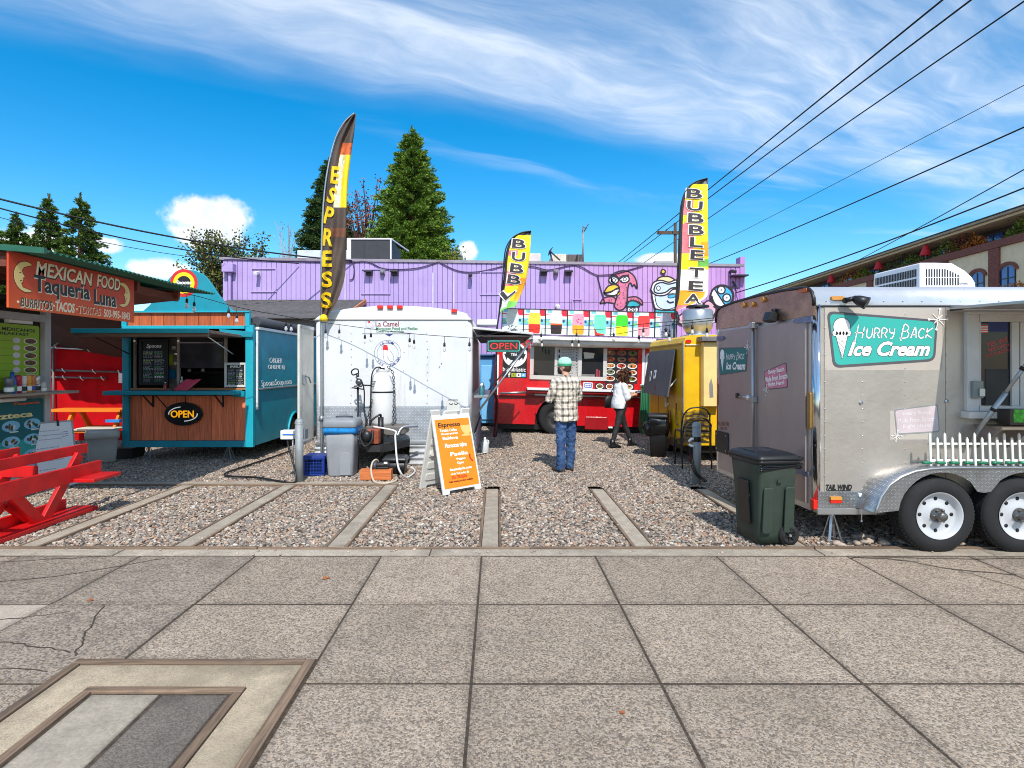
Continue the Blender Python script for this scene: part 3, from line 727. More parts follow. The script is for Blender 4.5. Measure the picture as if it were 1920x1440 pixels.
# roof plant
def roofbox(px,py0,py1,Y,d,m,label,cat='roof unit',name='roof_unit',fins=0,frame_m=None):
    a=P(px[0],py1,Y);c=P(px[1],py0,Y);t=thing(name,label,cat,((a.x+c.x)/2,Y+d/2,a.z))
    q=MB();q.box(a.x,c.x,Y,Y+d,a.z-.3,c.z);bd=part(t,'casing',q,m,.02)
    for i in range(fins):
        xx=a.x+(c.x-a.x)*(i+1)/(fins+1);q=MB();q.box(xx-.015,xx+.015,Y-.02,Y+.01,a.z,c.z);part(t,'seam',q,m,sub=bd)
    if frame_m:
        q=MB();q.bar((a.x,Y-.01,c.z),(c.x,Y-.01,c.z),.05,.05);q.bar((c.x,Y-.01,a.z),(c.x,Y-.01,c.z),.05,.05);q.bar((c.x,Y,c.z),(c.x+.3,Y+d,c.z),.05,.05);part(t,'frame',q,frame_m)
    return t
roofbox((557,650),469,486,22,3,mat('roof_unit_pale',(196,204,210),.5),'long pale metal duct on the purple roof beneath the conifer')
roofbox((650,664),446,486,21.6,1.0,WHITE,'narrow white vent housing beside the black roof screen')
roofbox((658,733),448,486,21,2.2,mat('roof_screen',(48,50,54),.6,bump=.3,bs=2),'black panelled screen box on the purple roof','roof screen','roof_screen',2,WHITE)
roofbox((990,1014),475,490,21,1.2,mat('roof_unit_cream',(206,198,190),.5),'small cream roof vent beside the yellow flag','roof unit')
roofbox((1035,1062),476,490,21,1.2,mat('roof_unit_cream2',(216,206,186),.5),'cream louvred air unit next to the aerial mast','air unit',fins=4)
roofbox((1062,1092),477,490,21.3,1.2,mat('roof_unit_brown',(96,84,76),.5),'brown air unit at the foot of the aerial mast','air unit',fins=5)
roofbox((1228,1262),489,496,21.3,1.6,mat('roof_unit_grey',(156,156,154),.6),'low grey roof hatch behind the tall flag','roof hatch','roof_hatch')
t=thing('aerial','thin television aerial mast on the purple roof','aerial',P(1093,492,20.5))
q=MB();q.cyl(P(1093,494,20.5),P(1093,428,20.5),.035,.03,8);m_=part(t,'mast',q,GALV)
for yy,ww in ((428,10),(434,7)):
    q=MB();a=P(1093,yy,20.5);q.bar(a-Vector((S(4),.3,0)),a+Vector((S(ww),.5,.12)),.03,.03);q.bar(a+Vector((S(ww),-.2,.12)),a+Vector((S(ww),.8,.12)),.02,.02);part(t,'boom',q,GALV)
t=thing('satellite_dish','small dark satellite dish on an arm above the roof air unit','satellite dish',P(1042,490,20.6))
q=MB();c=P(1030,470,20.6);q.lathe([(.02,.0),(.12,.02),(.2,.06)],c,16,'X',Matrix.Rotation(.5,3,'Y'));part(t,'dish',q,DK)
q=MB();q.bar(c,P(1050,488,20.6),.05,.05);q.bar(c,P(1036,490,20.6),.05,.05);part(t,'arm',q,DK)
# grey shingled lean-to roof between the carts and the building
SH=mat('shingle_grey',(92,88,88),.9,var=.25,vs=9,bump=.5,bs=60)
lt=thing('shingled_shed','low shed with a dark grey shingled roof behind the turquoise trailer','shed',(XS(560,17),17,0))
A_=P(430,562,18.9);B_=P(690,566,18.9);za=A_.z;n_c=16
q=MB()
for k in range(n_c):
    t0=k/n_c;t1=(k+1.25)/n_c
    y0,y1=18.9-2.9*t0,18.9-2.9*t1;z0,z1=za-.85*t0,za-.85*t1
    q.add([(A_.x,y0,z0),(B_.x-.1,y0,z0),(B_.x-.1,y1,z1+.02),(A_.x,y1,z1+.02),(A_.x,y0,z0-.03),(B_.x-.1,y0,z0-.03),(B_.x-.1,y1,z1-.01),(A_.x,y1,z1-.01)],
          [(0,3,2,1),(4,5,6,7),(3,7,6,2),(0,4,7,3),(1,2,6,5)])
part(lt,'shingle_courses',q,SH)
q=MB();q.box(A_.x+.1,B_.x-.25,16.25,18.85,0,za-.85);part(lt,'wall',q,mat('shed_wall',(120,112,108),.8))
q=MB();q.bar((B_.x-.08,18.9,za-.05),(B_.x-.08,16.0,za-.90),.05,.14);part(lt,'barge_board',q,wood('barge',(196,124,66),'Y'))
q=MB();q.box(A_.x,B_.x+3.4,17.6,18.85,0,ZS(612,17.6));part(lt,'annex',q,mat('annex_grey',(84,82,84),.8,var=.25))
q=MB();q.loft([[Vector((XS(895,17.2)+.3*i,17.2+b_*.9,ZS(612,17.2)+h)) for b_,h in ((-.5,0),(-.45,.1),(-.2,.2),(.2,.2),(.45,.1),(.5,0))] for i in range(3)]);part(lt,'roof_dome',q,WHITE)
# ================================================================ trees
def leaf_mat(name,dark,light,tip=None,rough=0.6):
    m=bpy.data.materials.new(name);m.use_nodes=True
    T=NT(m.node_tree);b=T.n['Principled BSDF'];geo=T.node('ShaderNodeNewGeometry')
    n=T.noise(geo.outputs['Position'],0.9,4,0.6)
    r=geo.outputs['Random Per Island']
    f=T.math('ADD',T.math('MULTIPLY',n,0.75),T.math('MULTIPLY',r,0.5))
    stops=[(0.25,lin(dark)),(0.62,lin(light))]
    if tip:stops.append((0.9,lin(tip)))
    c=T.ramp(f,stops)
    T.put(b.inputs['Base Color'],c);b.inputs['Roughness'].default_value=rough;b.inputs['Specular IOR Level'].default_value=0.25
    b.inputs['Subsurface Weight'].default_value=0.0
    return m
BARK=wood('bark',(84,66,52),'Z',.9,.4);BARK_P=wood('pale_bark',(176,168,160),'Z',.9,.25)
def leafq(b,c,d,up,l,w):
    """one leaf blade: a folded diamond along d"""
    s=d.cross(up)
    if s.length < 1e-4:s=Vector((1,0,0))
    s.normalize();s=s*w
    k=len(b.v);b.v += [tuple(c),tuple(c+d*l*.5+s),tuple(c+d*l),tuple(c+d*l*.5-s)]
    b.f += [[k,k+1,k+2],[k,k+2,k+3]];b.m += [b.cur]*2;b.sm += [False]*2
def rvec():
    while True:
        v=Vector((random.uniform(-1,1),random.uniform(-1,1),random.uniform(-1,1)))
        if 0.05 < v.length < 1:return v.normalized()
def conifer(name,label,base,H,R,m,n_clump,per,leaf,power=0.8,group=None,low=0.12,droop=-.15,clump=0.4):
    t=thing(name,label,'tree',base,group);base=Vector(base)
    q=MB();q.tube([base+Vector((random.uniform(-.05,.05),0,H*k/6)) for k in range(7)],[R*.11*(1-k/6.3)+.02 for k in range(7)],8)
    for k in range(int(H*2.2)):
        z=H*random.uniform(low,.92);a=random.uniform(0,2*PI);r=R*(1-z/H) ** power*.8
        q.tube([base+Vector((0,0,z)),base+Vector((math.cos(a)*r,math.sin(a)*r,z+r*(droop+.12)))],[.05,.012],4,cap=False)
    part(t,'trunk',q,BARK)
    c=MB();c.use(m)
    for i in range(n_clump):
        zf=low+(1-low)*(1-math.sqrt(random.random())) if random.random() < .75 else random.uniform(low,.97);a=random.uniform(0,2*PI)
        L=R*max(0.03,1-zf) ** power*random.uniform(.66,1.06);dn=droop*random.uniform(.4,1.6);out=Vector((math.cos(a),math.sin(a),0));nc=2+int(L*2.4)
        for q in range(nc):
            t_=.34+.66*(q+random.random()*.6)/nc;ctr=base+out*L*t_+Vector((0,0,zf*H+L*(dn*t_+.30*max(0,t_-.7))))+rvec()*.06
            cs=clump*(.4+.6*(1-zf))*random.uniform(.6,1.1)*(1.12-.45*t_)
            for j in range(per):
                off=rvec()*cs*random.random() ** .5;off.z *= .62
                leafq(c,ctr+off,(out*.9+rvec()*.75+Vector((0,0,.25))).normalized(),rvec(),leaf*random.uniform(.7,1.5),leaf*.20)
    for j in range(60):leafq(c,base+Vector((0,0,H*random.uniform(.93,1.0))),(rvec()*.6+Vector((0,0,.8))).normalized(),rvec(),leaf,leaf*.25)
    part(t,'crown',c);return t
SEQ=leaf_mat('sequoia_needles',(44,70,22),(92,124,40),(136,160,60));SEQ_D=leaf_mat('dark_needles',(30,50,26),(58,84,40),(84,108,52))
FIR=leaf_mat('fir_needles',(30,54,26),(66,92,36),(118,136,48))
conifer('sequoia_tree','tall dense cone-shaped evergreen behind the black roof screen',(XS(772,36),36,0),ZS(238,36),5.0,SEQ,980,34,.17,.66,low=.36,clump=.60)
conifer('evergreen_tree','dark evergreen tree mostly hidden behind the tall brown banner',(XS(617,38),38,0),ZS(296,38),4.6,SEQ_D,640,32,.18,.76,low=.36,clump=.58)
for px,top,R,lab in ((92,364,1.5,'pointed fir behind the green roof, second from the turquoise trailer'),(151,363,1.75,'pointed fir behind the green roof, next to the low cloud'),(32,400,1.6,'shorter fir among the trees behind the green roof'),(-6,425,1.7,'low dark fir at the far end of the row behind the green roof'),(62,440,1.3,'small bright fir between the taller pointed firs')):
    Y=42+random.uniform(-1,1.5)
    conifer('fir_tree',lab,(XS(px,Y),Y,0),ZS(top,Y),R*2.7,FIR,460,24,.19,.84,'firs behind the taco stand',low=.35,clump=.5,droop=-.32)
def leafy(name,label,base,H,spread,m,n_limb,n_leaf,leaf,bark,bare=False,low=.25):
    t=thing(name,label,'tree',base);base=Vector(base);q=MB();c=MB();c.use(m)
    q.tube([base+Vector((random.uniform(-.1,.1),random.uniform(-.1,.1),H*.7*k/6)) for k in range(7)],[(.06 if bark is BARK_P else .14)*(1-k/8) for k in range(7)],8)
    ends=[]
    for i in range(n_limb):
        z0=H*random.uniform(low,.66);a=random.uniform(0,2*PI);r=spread*random.uniform(.35,1.0)
        e=base+Vector((math.cos(a)*r,math.sin(a)*r,min(H,z0+(H-z0)*random.uniform(.35,1.0))))
        s=base+Vector((0,0,z0));mid=s.lerp(e,.5)+Vector((0,0,.2))+rvec()*.15
        pts=bez([s,mid,e],4);q.tube(pts,[(.025 if bark is BARK_P else .05)*(1-k/(len(pts)+1))+.005 for k in range(len(pts))],5,cap=False)
        ends += pts[2:]
        for k in range(3):
            p0=random.choice(pts[3:]);p1=p0+(rvec()*.5+Vector((0,0,.5)))*spread*.4;q.tube([p0,p0.lerp(p1,.5)+rvec()*.05,p1],[.018,.012,.004],4,cap=False);ends += [p0.lerp(p1,.5),p1]
    part(t,'trunk',q,bark)
    for i in range(n_leaf):
        p=random.choice(ends)+rvec()*random.uniform(.05,.42)
        leafq(c,p,(rvec()+Vector((0,0,-.1))).normalized(),rvec(),leaf*random.uniform(.7,1.3),leaf*.36)
    if n_leaf:part(t,'crown',c)
    return t
leafy('red_leaf_tree','thin tree with sparse orange-red autumn leaves between the two evergreens',(XS(682,37),37,0),ZS(340,37),1.7,leaf_mat('autumn_leaf',(64,42,28),(112,58,32),(184,84,36)),34,1500,.15,BARK,low=.5)
leafy('birch_tree','bare pale birch twigs beside the dark evergreen',(XS(538,40),40,0),ZS(402,40),1.1,leaf_mat('birch_leaf',(140,120,90),(170,150,110)),26,60,.12,BARK_P,low=.55)
leafy('broadleaf_tree','loose leafy green tree rising behind the purple building corner',(XS(422,30),30,0),ZS(438,30),2.0,leaf_mat('broad_leaf',(36,52,18),(72,84,30),(120,118,52)),60,6500,.15,BARK,low=.45)
leafy('roof_shrub_tree','small yellow-green tree top at the foot of the tall evergreen',(XS(862,30),30,0),ZS(462,30),0.9,leaf_mat('shrub_leaf',(70,76,22),(132,128,40)),22,700,.16,BARK,low=.6)
# ================================================================ brick apartment block on the right
BA=Vector((.079,1,0)).normalized()
def bwY(x):return 27.27/((x-VX)/F-.079)
def bwP(Y,z=0):return Vector((29.8+.079*(Y-32),Y,z))
def bwZ(x,y):return ZS(y,bwY(x))
brick=thing('brick_apartments','long brick and stucco apartment block with a planted roof terrace','building',bwP(45))
NB=Vector((-1,.079,0)).normalized()       # outward normal, towards the lot
def BF(Y,z):return (bwP(Y,z),-BA,Vector((0,0,1)))   # frame at depth Y: +x runs towards the camera
def brick_mat():
    m=bpy.data.materials.new('brick');m.use_nodes=True;T=NT(m.node_tree);b=T.n['Principled BSDF']
    geo=T.node('ShaderNodeNewGeometry');s=T.n.new('ShaderNodeSeparateXYZ');T.link(geo.outputs['Position'],s.inputs[0])
    cx=T.n.new('ShaderNodeCombineXYZ');T.link(s.outputs[1],cx.inputs[0]);T.link(s.outputs[2],cx.inputs[1])
    br=T.node('ShaderNodeTexBrick');T.link(cx.outputs[0],br.inputs['Vector']);br.inputs['Scale'].default_value=4.2
    br.inputs['Color1'].default_value=(*lin((140,76,62)),1);br.inputs['Color2'].default_value=(*lin((116,58,50)),1);br.inputs['Mortar'].default_value=(*lin((132,108,98)),1);br.inputs['Mortar Size'].default_value=.012
    T.link(br.outputs['Color'],b.inputs['Base Color']);b.inputs['Roughness'].default_value=.85;return m
BRK=brick_mat();STU=mat('stucco_tan',(238,210,172),.85,var=.06,bump=.15,bs=30);CORN=mat('cornice_tan',(226,196,156),.7,var=.08);DKW=mat('dark_window_wall',(72,64,58),.7)
BLU=mat('blue_glass',(44,82,160),.08,var=.1,spec=.8)
def wall(name,Y0,Y1,z0,z1,d0,d1,m,bev=0.0,sub=None):
    q=MB();q.prism(rect(0,z0,(Y1-Y0)/BA.y,z1),BF(Y1,0),d0,d1);return part(brick,name,q,m,bev,sub)
wall('wall',22,78,0,8.76,-9,0,STU)
wall('brick_band',22,78,8.76,9.22,-.3,.14,BRK,.02)
wall('penthouse_wall',22,74,9.22,10.35,-8,-1.6,DKW)
wall('eave',22,78,10.36,10.52,-8.5,.1,CORN,.02);wall('gutter',22,78,10.525,10.68,-8.6,.3,mat('gutter_tan',(176,158,134),.6),.02);wall('cornice_edge',22,78,10.685,10.74,-8.7,.36,mat('cornice_dark',(56,50,46),.5))
wall('storey_band',22,78,5.3,5.6,-.1,.10,BRK,.02)
Yp=34.0;k=0
for Y in [Yp+4.3*i for i in range(-2,11)]:wall('brick_pier',Y-.4,Y+.4,0,8.755,-.1,.12,BRK,.02)
for i in range(-2,10):
    Yc=Yp+4.3*i+1.35
    for Yw,arch in ((Yc,True),(Yc+2.0,True)):
        fr=BF(Yw,0)
        q=MB();q.prism([(-.55,6.0),(.55,6.0),(.55,7.25)]+[(.55*math.cos(a),7.25+.32*math.sin(a)) for a in [PI*j/10 for j in range(1,10)]]+[(-.55,7.25)],fr,-.05,.02);w_=part(brick,'window',q,BLU)
        q=MB();ring=[(.66*math.cos(a),7.25+.44*math.sin(a)) for a in [PI*j/10 for j in range(11)]];q.stroke(ring,.2,fr,-.02,.10);part(brick,'brick_arch',q,BRK,sub=w_)
        q=MB();
        for a_,b_,c_,d_ in ((-.03,6.0,.03,7.5),(-.55,6.8,.55,6.86),(-.55,6.0,-.49,7.3),(.49,6.0,.55,7.3)):q.prism(rect(a_,b_,c_,d_),fr,.0,.05)
        part(brick,'window_frame',q,mat('window_frame_dark',(30,34,50),.4),sub=w_)
        q=MB();q.prism(rect(-.75,5.88,.75,5.99),fr,0,.16);part(brick,'sill',q,CORN,.01,sub=w_)
    q=MB();q.prism(rect(-.8,9.3,.8,10.1),BF(Yc+.9,0),-1.62,-1.57);w_=part(brick,'terrace_window',q,BLU)
    q=MB()
    for a_ in (-.8,-.02,.76):q.prism(rect(a_,9.3,a_+.05,10.1),BF(Yc+.9,0),-1.57,-1.53)
    part(brick,'window_frame',q,MATS['window_frame_dark'],sub=w_)
# planting on the terrace
def shrub(px,h,wd,m,label,n=330,leaf=.16):
    Y=bwY(px);c=bwP(Y,9.22)+NB*(-.4);b=MB();b.use(m)
    b.box(c.x-.12,c.x+.12,c.y-wd*.5,c.y+wd*.5,9.20,9.34)
    for i in range(n):
        p=c+Vector((random.uniform(-.3,.3),random.uniform(-1,1)*wd*.55,0));f=1-abs(p.y-c.y)/(wd*.62)
        p.z += random.random() ** .7*h*1.25*max(.25,f)*random.uniform(.6,1.1)
        leafq(b,p,rvec(),rvec(),leaf*random.uniform(.7,1.4),leaf*.35)
    single('terrace_shrub',b,None,label,'shrub','shrubs along the roof terrace')
LG=leaf_mat('terrace_green',(52,74,18),(116,132,40));LO=leaf_mat('terrace_orange',(122,62,22),(196,110,40),(150,130,40));LR=leaf_mat('terrace_rust',(84,44,34),(140,72,48));LD=leaf_mat('terrace_olive',(44,54,26),(84,88,44))
shrub(1590,.9,5.0,LO,'orange and yellow shrub on the roof terrace between two red parasols');shrub(1612,.8,2.4,LG,'yellow-green shrub beside the orange one on the roof terrace')
shrub(1682,1.15,4.2,LD,'olive shrub on the roof terrace in front of the cream eave');shrub(1702,.75,2.2,LG,'low bright green bush on the terrace above the white air conditioner')
shrub(1765,1.1,2.2,LG,'green shrub next to the nearest red parasol on the terrace');shrub(1795,1.15,2.4,LR,'rust-red shrub on the roof terrace above the brick band');shrub(1818,.8,1.6,LO,'trailing orange plant over the brick terrace edge')
shrub(1900,1.1,1.5,LG,'bright green shrub at the near end of the roof terrace');
b=MB();b.use(LO);c=bwP(bwY(1905),5.7)
for i in range(260):leafq(b,c+Vector((random.uniform(-.4,.1),random.uniform(-.9,.9),random.uniform(0,.75))),rvec(),rvec(),.14,.05)
b.box(c.x-.02,c.x+.14,c.y-.6,c.y+.6,5.58,5.75)
single('window_shrub',b,None,'orange shrub in a window box of the brick block','shrub')
PAR=mat('parasol_red',(214,38,48),.7,var=.12)
for px,py,lab in ((1558,515,'small closed red parasol farthest along the roof terrace'),(1647,490,'closed red parasol in the middle of the roof terrace'),(1735,459,'closed red parasol on the terrace beside the green shrub')):
    Y=bwY(px);c=bwP(Y,9.2)+NB*(-.02);zt=ZS(py,Y) ;t=thing('closed_parasol',lab,'parasol',c,'red parasols on the roof terrace')
    q=MB();q.cyl(c+Vector((0,0,.02)),c+Vector((0,0,zt-9.2)),.03,n=8);part(t,'pole',q,STEEL)
    hh=zt-9.2;q=MB();q.lathe([(.36,.32*hh),(.28,.58*hh),(.18,.80*hh),(.21,.86*hh),(.08,.97*hh),(.0,1.02*hh)],c,10);part(t,'canopy',q,PAR)
# ================================================================ poles and overhead wires
TIM=wood('pole_timber',(84,68,56),'Z',.9,.3);WIRE=mat('wire_black',(20,21,24),.6)
t=thing('utility_pole','brown timber power pole with a crossarm behind the tall flag','utility pole',(XS(1266,50),50,0))
q=MB();q.cyl((XS(1266,50),50,0),(XS(1266,50),50,ZS(418,50)),.17,.13,10);part(t,'pole',q,TIM)
q=MB();q.box(XS(1231,50),XS(1300,50),49.8,49.94,ZS(440,50),ZS(434,50));part(t,'crossarm',q,TIM)
for x in (1234,1250,1284,1297):
    q=MB();a=P(x,433,49.87);q.lathe([(.03,0),(.05,.05),(.05,.12),(.02,.18)],a,8);part(t,'insulator',q,DK)
def wire(p0,p1,s,r,label):
    b=MB();b.tube(sag(p0,p1,s,30),r,5);single('overhead_wire',b,WIRE,label,'wire')
far_y=90
for (x,y),(x2,y2),r,lab in (((1235,431),(1662,85),.035,'power line on the outer end of the crossarm'),((1262,422),(1708,85),.035,'power line running over the top of the timber pole'),((1297,431),(1800,85),.03,'power line on the near end of the crossarm')):
    a=P(x,y,49.9);d2=P(x2,y2,49.9*(HY-y)/(HY-y2));d=d2-a
    wire(a-d*1.1,a+d*1.3,0.0,r,lab)
wire(P(1320,470,49),P(2000,118,22),.05,.016,'thin faint wire crossing the sky below the power lines')
wire(P(1300,506,40),P(1990,207,16),.12,.026,'thick black cable from the purple building up over the brick block')
wire(P(1370,552,19.2),P(2000,320,11),.12,.018,'black cable from the corner of the purple building past the air conditioner')
wire(P(1570,508,60),P(2000,273,24),.1,.03,'thin cable meeting the brick block cornice')
wire(P(-60,358,13),P(660,489,18.9),.25,.024,'thick twisted service cable from the left to the purple building')
wire(P(-60,374,13),P(560,494,18.9),.25,.018,'thinner service cable just under the thick one')
wire(P(-60,391,14),P(440,490,18.9),.2,.009,'faint lowest service cable behind the green roof')
# ================================================================ silver ice-cream trailer
def tread_mat(name,rgb,s=0.032,rough=.3):
    m=bpy.data.materials.new(name);m.use_nodes=True;T=NT(m.node_tree);b=T.n['Principled BSDF'];geo=T.node('ShaderNodeNewGeometry')
    sp=T.n.new('ShaderNodeSeparateXYZ');T.link(geo.outputs['Position'],sp.inputs[0])
    u=T.math('DIVIDE',sp.outputs[0],s);v=T.math('DIVIDE',T.math('ADD',sp.outputs[2],sp.outputs[1]),s)
    fu=T.math('SUBTRACT',T.math('FRACT',u),.5);fv=T.math('SUBTRACT',T.math('FRACT',v),.5)
    par=T.math('SUBTRACT',T.math('MULTIPLY',T.math('MODULO',T.math('ADD',T.math('FLOOR',u),T.math('FLOOR',T.math('ADD',v,1000.0))),2.0),2.0),1.0)
    par=T.math('SIGN',T.math('ADD',par,.01))
    a=T.math('MULTIPLY',T.math('ADD',fu,T.math('MULTIPLY',fv,par)),.707);c=T.math('MULTIPLY',T.math('SUBTRACT',fv,T.math('MULTIPLY',fu,par)),.707)
    d=T.math('SQRT',T.math('ADD',T.math('POWER',T.math('DIVIDE',a,.48),2.0),T.math('POWER',T.math('DIVIDE',c,.14),2.0)))
    h=T.sstep(d,1.0,.6)
    n=T.noise(geo.outputs['Position'],6,4)
    col=T.mix(h,(*[q*.62 for q in lin(rgb)],1),(*lin(rgb),1));col=T.mix(T.math('MULTIPLY',T.sstep(n,.45,.75),.35),col,(*lin((104,96,88)),1))
    T.put(b.inputs['Base Color'],col);b.inputs['Metallic'].default_value=.85;b.inputs['Roughness'].default_value=rough
    bp=T.node('ShaderNodeBump');bp.inputs['Strength'].default_value=.8;bp.inputs['Distance'].default_value=.008;T.link(h,bp.inputs['Height']);T.link(bp.outputs[0],b.inputs['Normal'])
    return m
TREAD=tread_mat('tread_plate',(206,208,210));TREAD_F=tread_mat('tread_plate_fine',(206,212,218),.05,.45);TREAD_F.node_tree.nodes['Principled BSDF'].inputs['Metallic'].default_value=.25
def skin_mat(name,rgb,metal,rough):
    m=bpy.data.materials.new(name);m.use_nodes=True;T=NT(m.node_tree);b=T.n['Principled BSDF'];geo=T.node('ShaderNodeNewGeometry');base=lin(rgb)
    mp_=T.node('ShaderNodeMapping');T.link(geo.outputs['Position'],mp_.inputs[0]);mp_.inputs['Scale'].default_value=(1.0,1.0,.25)
    n=T.noise(mp_.outputs[0],2.2,6,.6);n2=T.noise(geo.outputs['Position'],1.4,5,.6);str_=T.noise(mp_.outputs[0],60,2)
    col=T.mix(T.sstep(n,.35,.7),(*[c*.93 for c in base],1),(*[c*1.05 for c in base],1));
    T.put(b.inputs['Base Color'],col);b.inputs['Metallic'].default_value=metal
    T.put(b.inputs['Roughness'],T.math('ADD',T.math('MULTIPLY',n2,.18),rough))
    bp=T.node('ShaderNodeBump');bp.inputs['Strength'].default_value=.3;bp.inputs['Distance'].default_value=.06;T.link(n2,bp.inputs['Height']);T.link(bp.outputs[0],b.inputs['Normal'])
    return m
PEW=skin_mat('pewter_sheet',(190,180,168),.68,.34);PEW_D=skin_mat('pewter_door',(166,152,148),.55,.26)
ROOFM=mat('roof_sheet',(214,214,216),.3,metal=.5,var=.04)
TEAL_S=mat('sign_teal',(52,170,156),.5,var=.03);GREY_S=mat('sign_grey',(84,82,86),.5,var=.03);PINK_S=mat('sign_pink',(208,122,144),.5,var=.05);PALE_S=mat('sign_faded',(186,178,172),.5,var=.04);DTEAL=mat('sign_teal_dark',(20,110,108),.5,var=.03)
Y0,Y1,XF=5.30,7.39,9.2
def xr(y):return 2.99-.0526*(y-5.3)
st=thing('ice_cream_trailer','pewter box trailer with a teal ice cream sign and rooftop air conditioner','trailer',(6.0,6.3,0))
def prof(top=True):
    arc=[(5.30,2.24),(5.306,2.31),(5.33,2.37),(5.38,2.41),(5.46,2.43),(5.8,2.452),(6.345,2.462),(6.89,2.452),(7.23,2.43),(7.31,2.41),(7.36,2.37),(7.384,2.31),(7.39,2.24)]
    return arc
b=MB();pr=[(5.30,.30)]+prof()+[(7.39,.30)]
b.loft([[Vector((xr(y)+.03,y,z)) for y,z in pr],[Vector((XF,y,z)) for y,z in pr]],smooth=False);part(st,'body',b,PEW)
b=MB();pr2=[(y+(.006 if y > 6.3 else-.006),z+.006) for y,z in prof()]
b.loft([[Vector((xr(y)+.0,y,z)) for y,z in pr2]+[Vector((xr(y),y,z-.02)) for y,z in reversed(prof())],[Vector((XF,y,z)) for y,z in pr2]+[Vector((XF,y,z-.02)) for y,z in reversed(prof())]]);roof=part(st,'roof',b,ROOFM)
SF=(Vector((0,Y0,0)),Vector((1,0,0)),Vector((0,0,1)))      # side wall frame: normal towards the camera
def sp_(x,y,Y=Y0):p=P(x,y,Y);return (p.x,p.z)
def panel(name,pts,m,d0,d1,bev=0,sub=None,fr=None):
    q=MB();q.prism(pts,fr or SF,d0,d1);return part(st,name,q,m,bev,sub)
zb=ZS(922,Y0)
seams=[xr(Y0)+.075,sp_(1772,0)[0],sp_(2000,0)[0],7.3,9.2]
for i in range(len(seams)-1):panel('side_panel',rect(seams[i]+.002,zb,seams[i+1]-.002,2.225),PEW,0,.006)
panel('drip_rail',rect(xr(Y0),2.226,XF,2.24),BLACK,0,.012)
panel('rub_plate',rect(xr(Y0)+.01,ZS(952,Y0),sp_(1668,0)[0],ZS(921,Y0)),TREAD,0,.014);panel('bottom_rail',rect(xr(Y0)+.004,ZS(964,Y0),sp_(1668,0)[0],ZS(952.5,Y0)),ALU,0,.02,.003)
panel('rub_plate',rect(4.9,ZS(952,Y0),9.2,ZS(921,Y0)),TREAD,0,.014)
b=MB();b.loft([[Vector((xr(Y0)-.012+.045*(1-math.cos(a)),Y0-.014+.07*(1-math.sin(a)) ,z)) for a in [PI/2*j/5 for j in range(6)]]+[Vector((xr(Y0)+.06,Y0+.06,z))] for z in (.30,2.25)]);part(st,'corner_post',b,CHROME)
b=MB();b.box(xr(Y1)-.01,xr(Y1)+.06,Y1-.06,Y1+.012,.30,2.2);part(st,'corner_post',b,CHROME,.015)
rv=MB()
for cx_ in (1546,1616,1696,1773):
    for k in range(13):
        yy=590+k*25.2
        if cx_ < 1760 and False:continue
        x_,z_=sp_(cx_,yy);rv.lathe([(.007,0),(.005,.003),(0,.004)],(x_,Y0-.006,z_),8,'Y',Matrix.Scale(-1,3,(0,1,0)))
for k in range(14):x_,z_=sp_(1548+k*36,565);rv.lathe([(.007,0),(.005,.003),(0,.004)],(x_,Y0-.006,z_),8,'Y',Matrix.Scale(-1,3,(0,1,0)))
part(st,'rivets',rv,ALU,kind='stuff')
for cx_,cy_ in ((1613,755),(1773,752)):x_,z_=sp_(cx_,cy_);q=MB();q.lathe([(.02,0),(.016,.012),(0,.016)],(x_,Y0-.006,z_),12,'Y',Matrix.Scale(-1,3,(0,1,0)));part(st,'bolt_head',q,CHROME)
# big sign
D=.0075
def stroke_text(b,s,pts,w,m,d):pass
def cone(b,cx,cy,s,fr,d,ol=True,mk=None):
    mk=mk or GREY_S
    scoop=ell(cx,cy,.078*s,.082*s,22);frill=[]
    for i in range(5):frill.append(ell(cx-.062*s+.031*s*i,cy-.06*s,.026*s,.026*s,12))
    tri=rpoly([(cx-.056*s,cy-.072*s),(cx+.056*s,cy-.072*s),(cx+.004*s,cy-.30*s)],.008*s)
    if ol:
        b.use(mk);b.prism(ell(cx,cy,.085*s,.089*s,22),fr,d,d+.0006);
        for f_ in frill:b.stroke(f_,.012*s,fr,d,d+.0006,True)
        b.stroke(tri,.012*s,fr,d,d+.0006,True)
    b.use(INK_W);b.prism(tri,fr,d,d+.0010);b.prism(scoop,fr,d,d+.0014)
    for f_ in frill:b.prism(f_,fr,d,d+.0018)
    if ol:
        b.use(mk)
        for k in range(4):
            t0=(k+.6)/4.6;y_=cy-.075*s-.2*s*t0;w_=.055*s*(1-t0*.95)
            b.stroke([(cx-w_*.9,y_),(cx+w_*.5,y_-.05*s)],.003*s,fr,d+.001,d+.0014);b.stroke([(cx+w_*.9,y_),(cx-w_*.5,y_-.05*s)],.003*s,fr,d+.001,d+.0014)
        b.stroke([(cx+.085*s*math.cos(t),cy-.066*s+.012*s*math.cos(9*t)) for t in [PI*j/12 for j in range(13)]],.004*s,fr,d+.0018,d+.0022)
quad=[sp_(1549,583),sp_(1757,600),sp_(1752,677),sp_(1561,690)]
def inset(q,f):cx_=sum(p[0] for p in q)/4;cy_=sum(p[1] for p in q)/4;return [(cx_+(p[0]-cx_)*f[0],cy_+(p[1]-cy_)*f[1]) for p in q]
b=MB();b.use(PALE_S)
b.prism(rect(*sp_(1546,694),*sp_(1766,577)),SF,.0062,.0066)
b.mats[0]=mat('sign_backing',(182,172,160),.45,var=.03)
b.use(GREY_S);b.prism(rpoly(list(reversed(quad)),.07),SF,D,D+.002)
b.use(TEAL_S);b.prism(rpoly(list(reversed(inset(quad,(.955,.90)))),.055),SF,D,D+.0026)
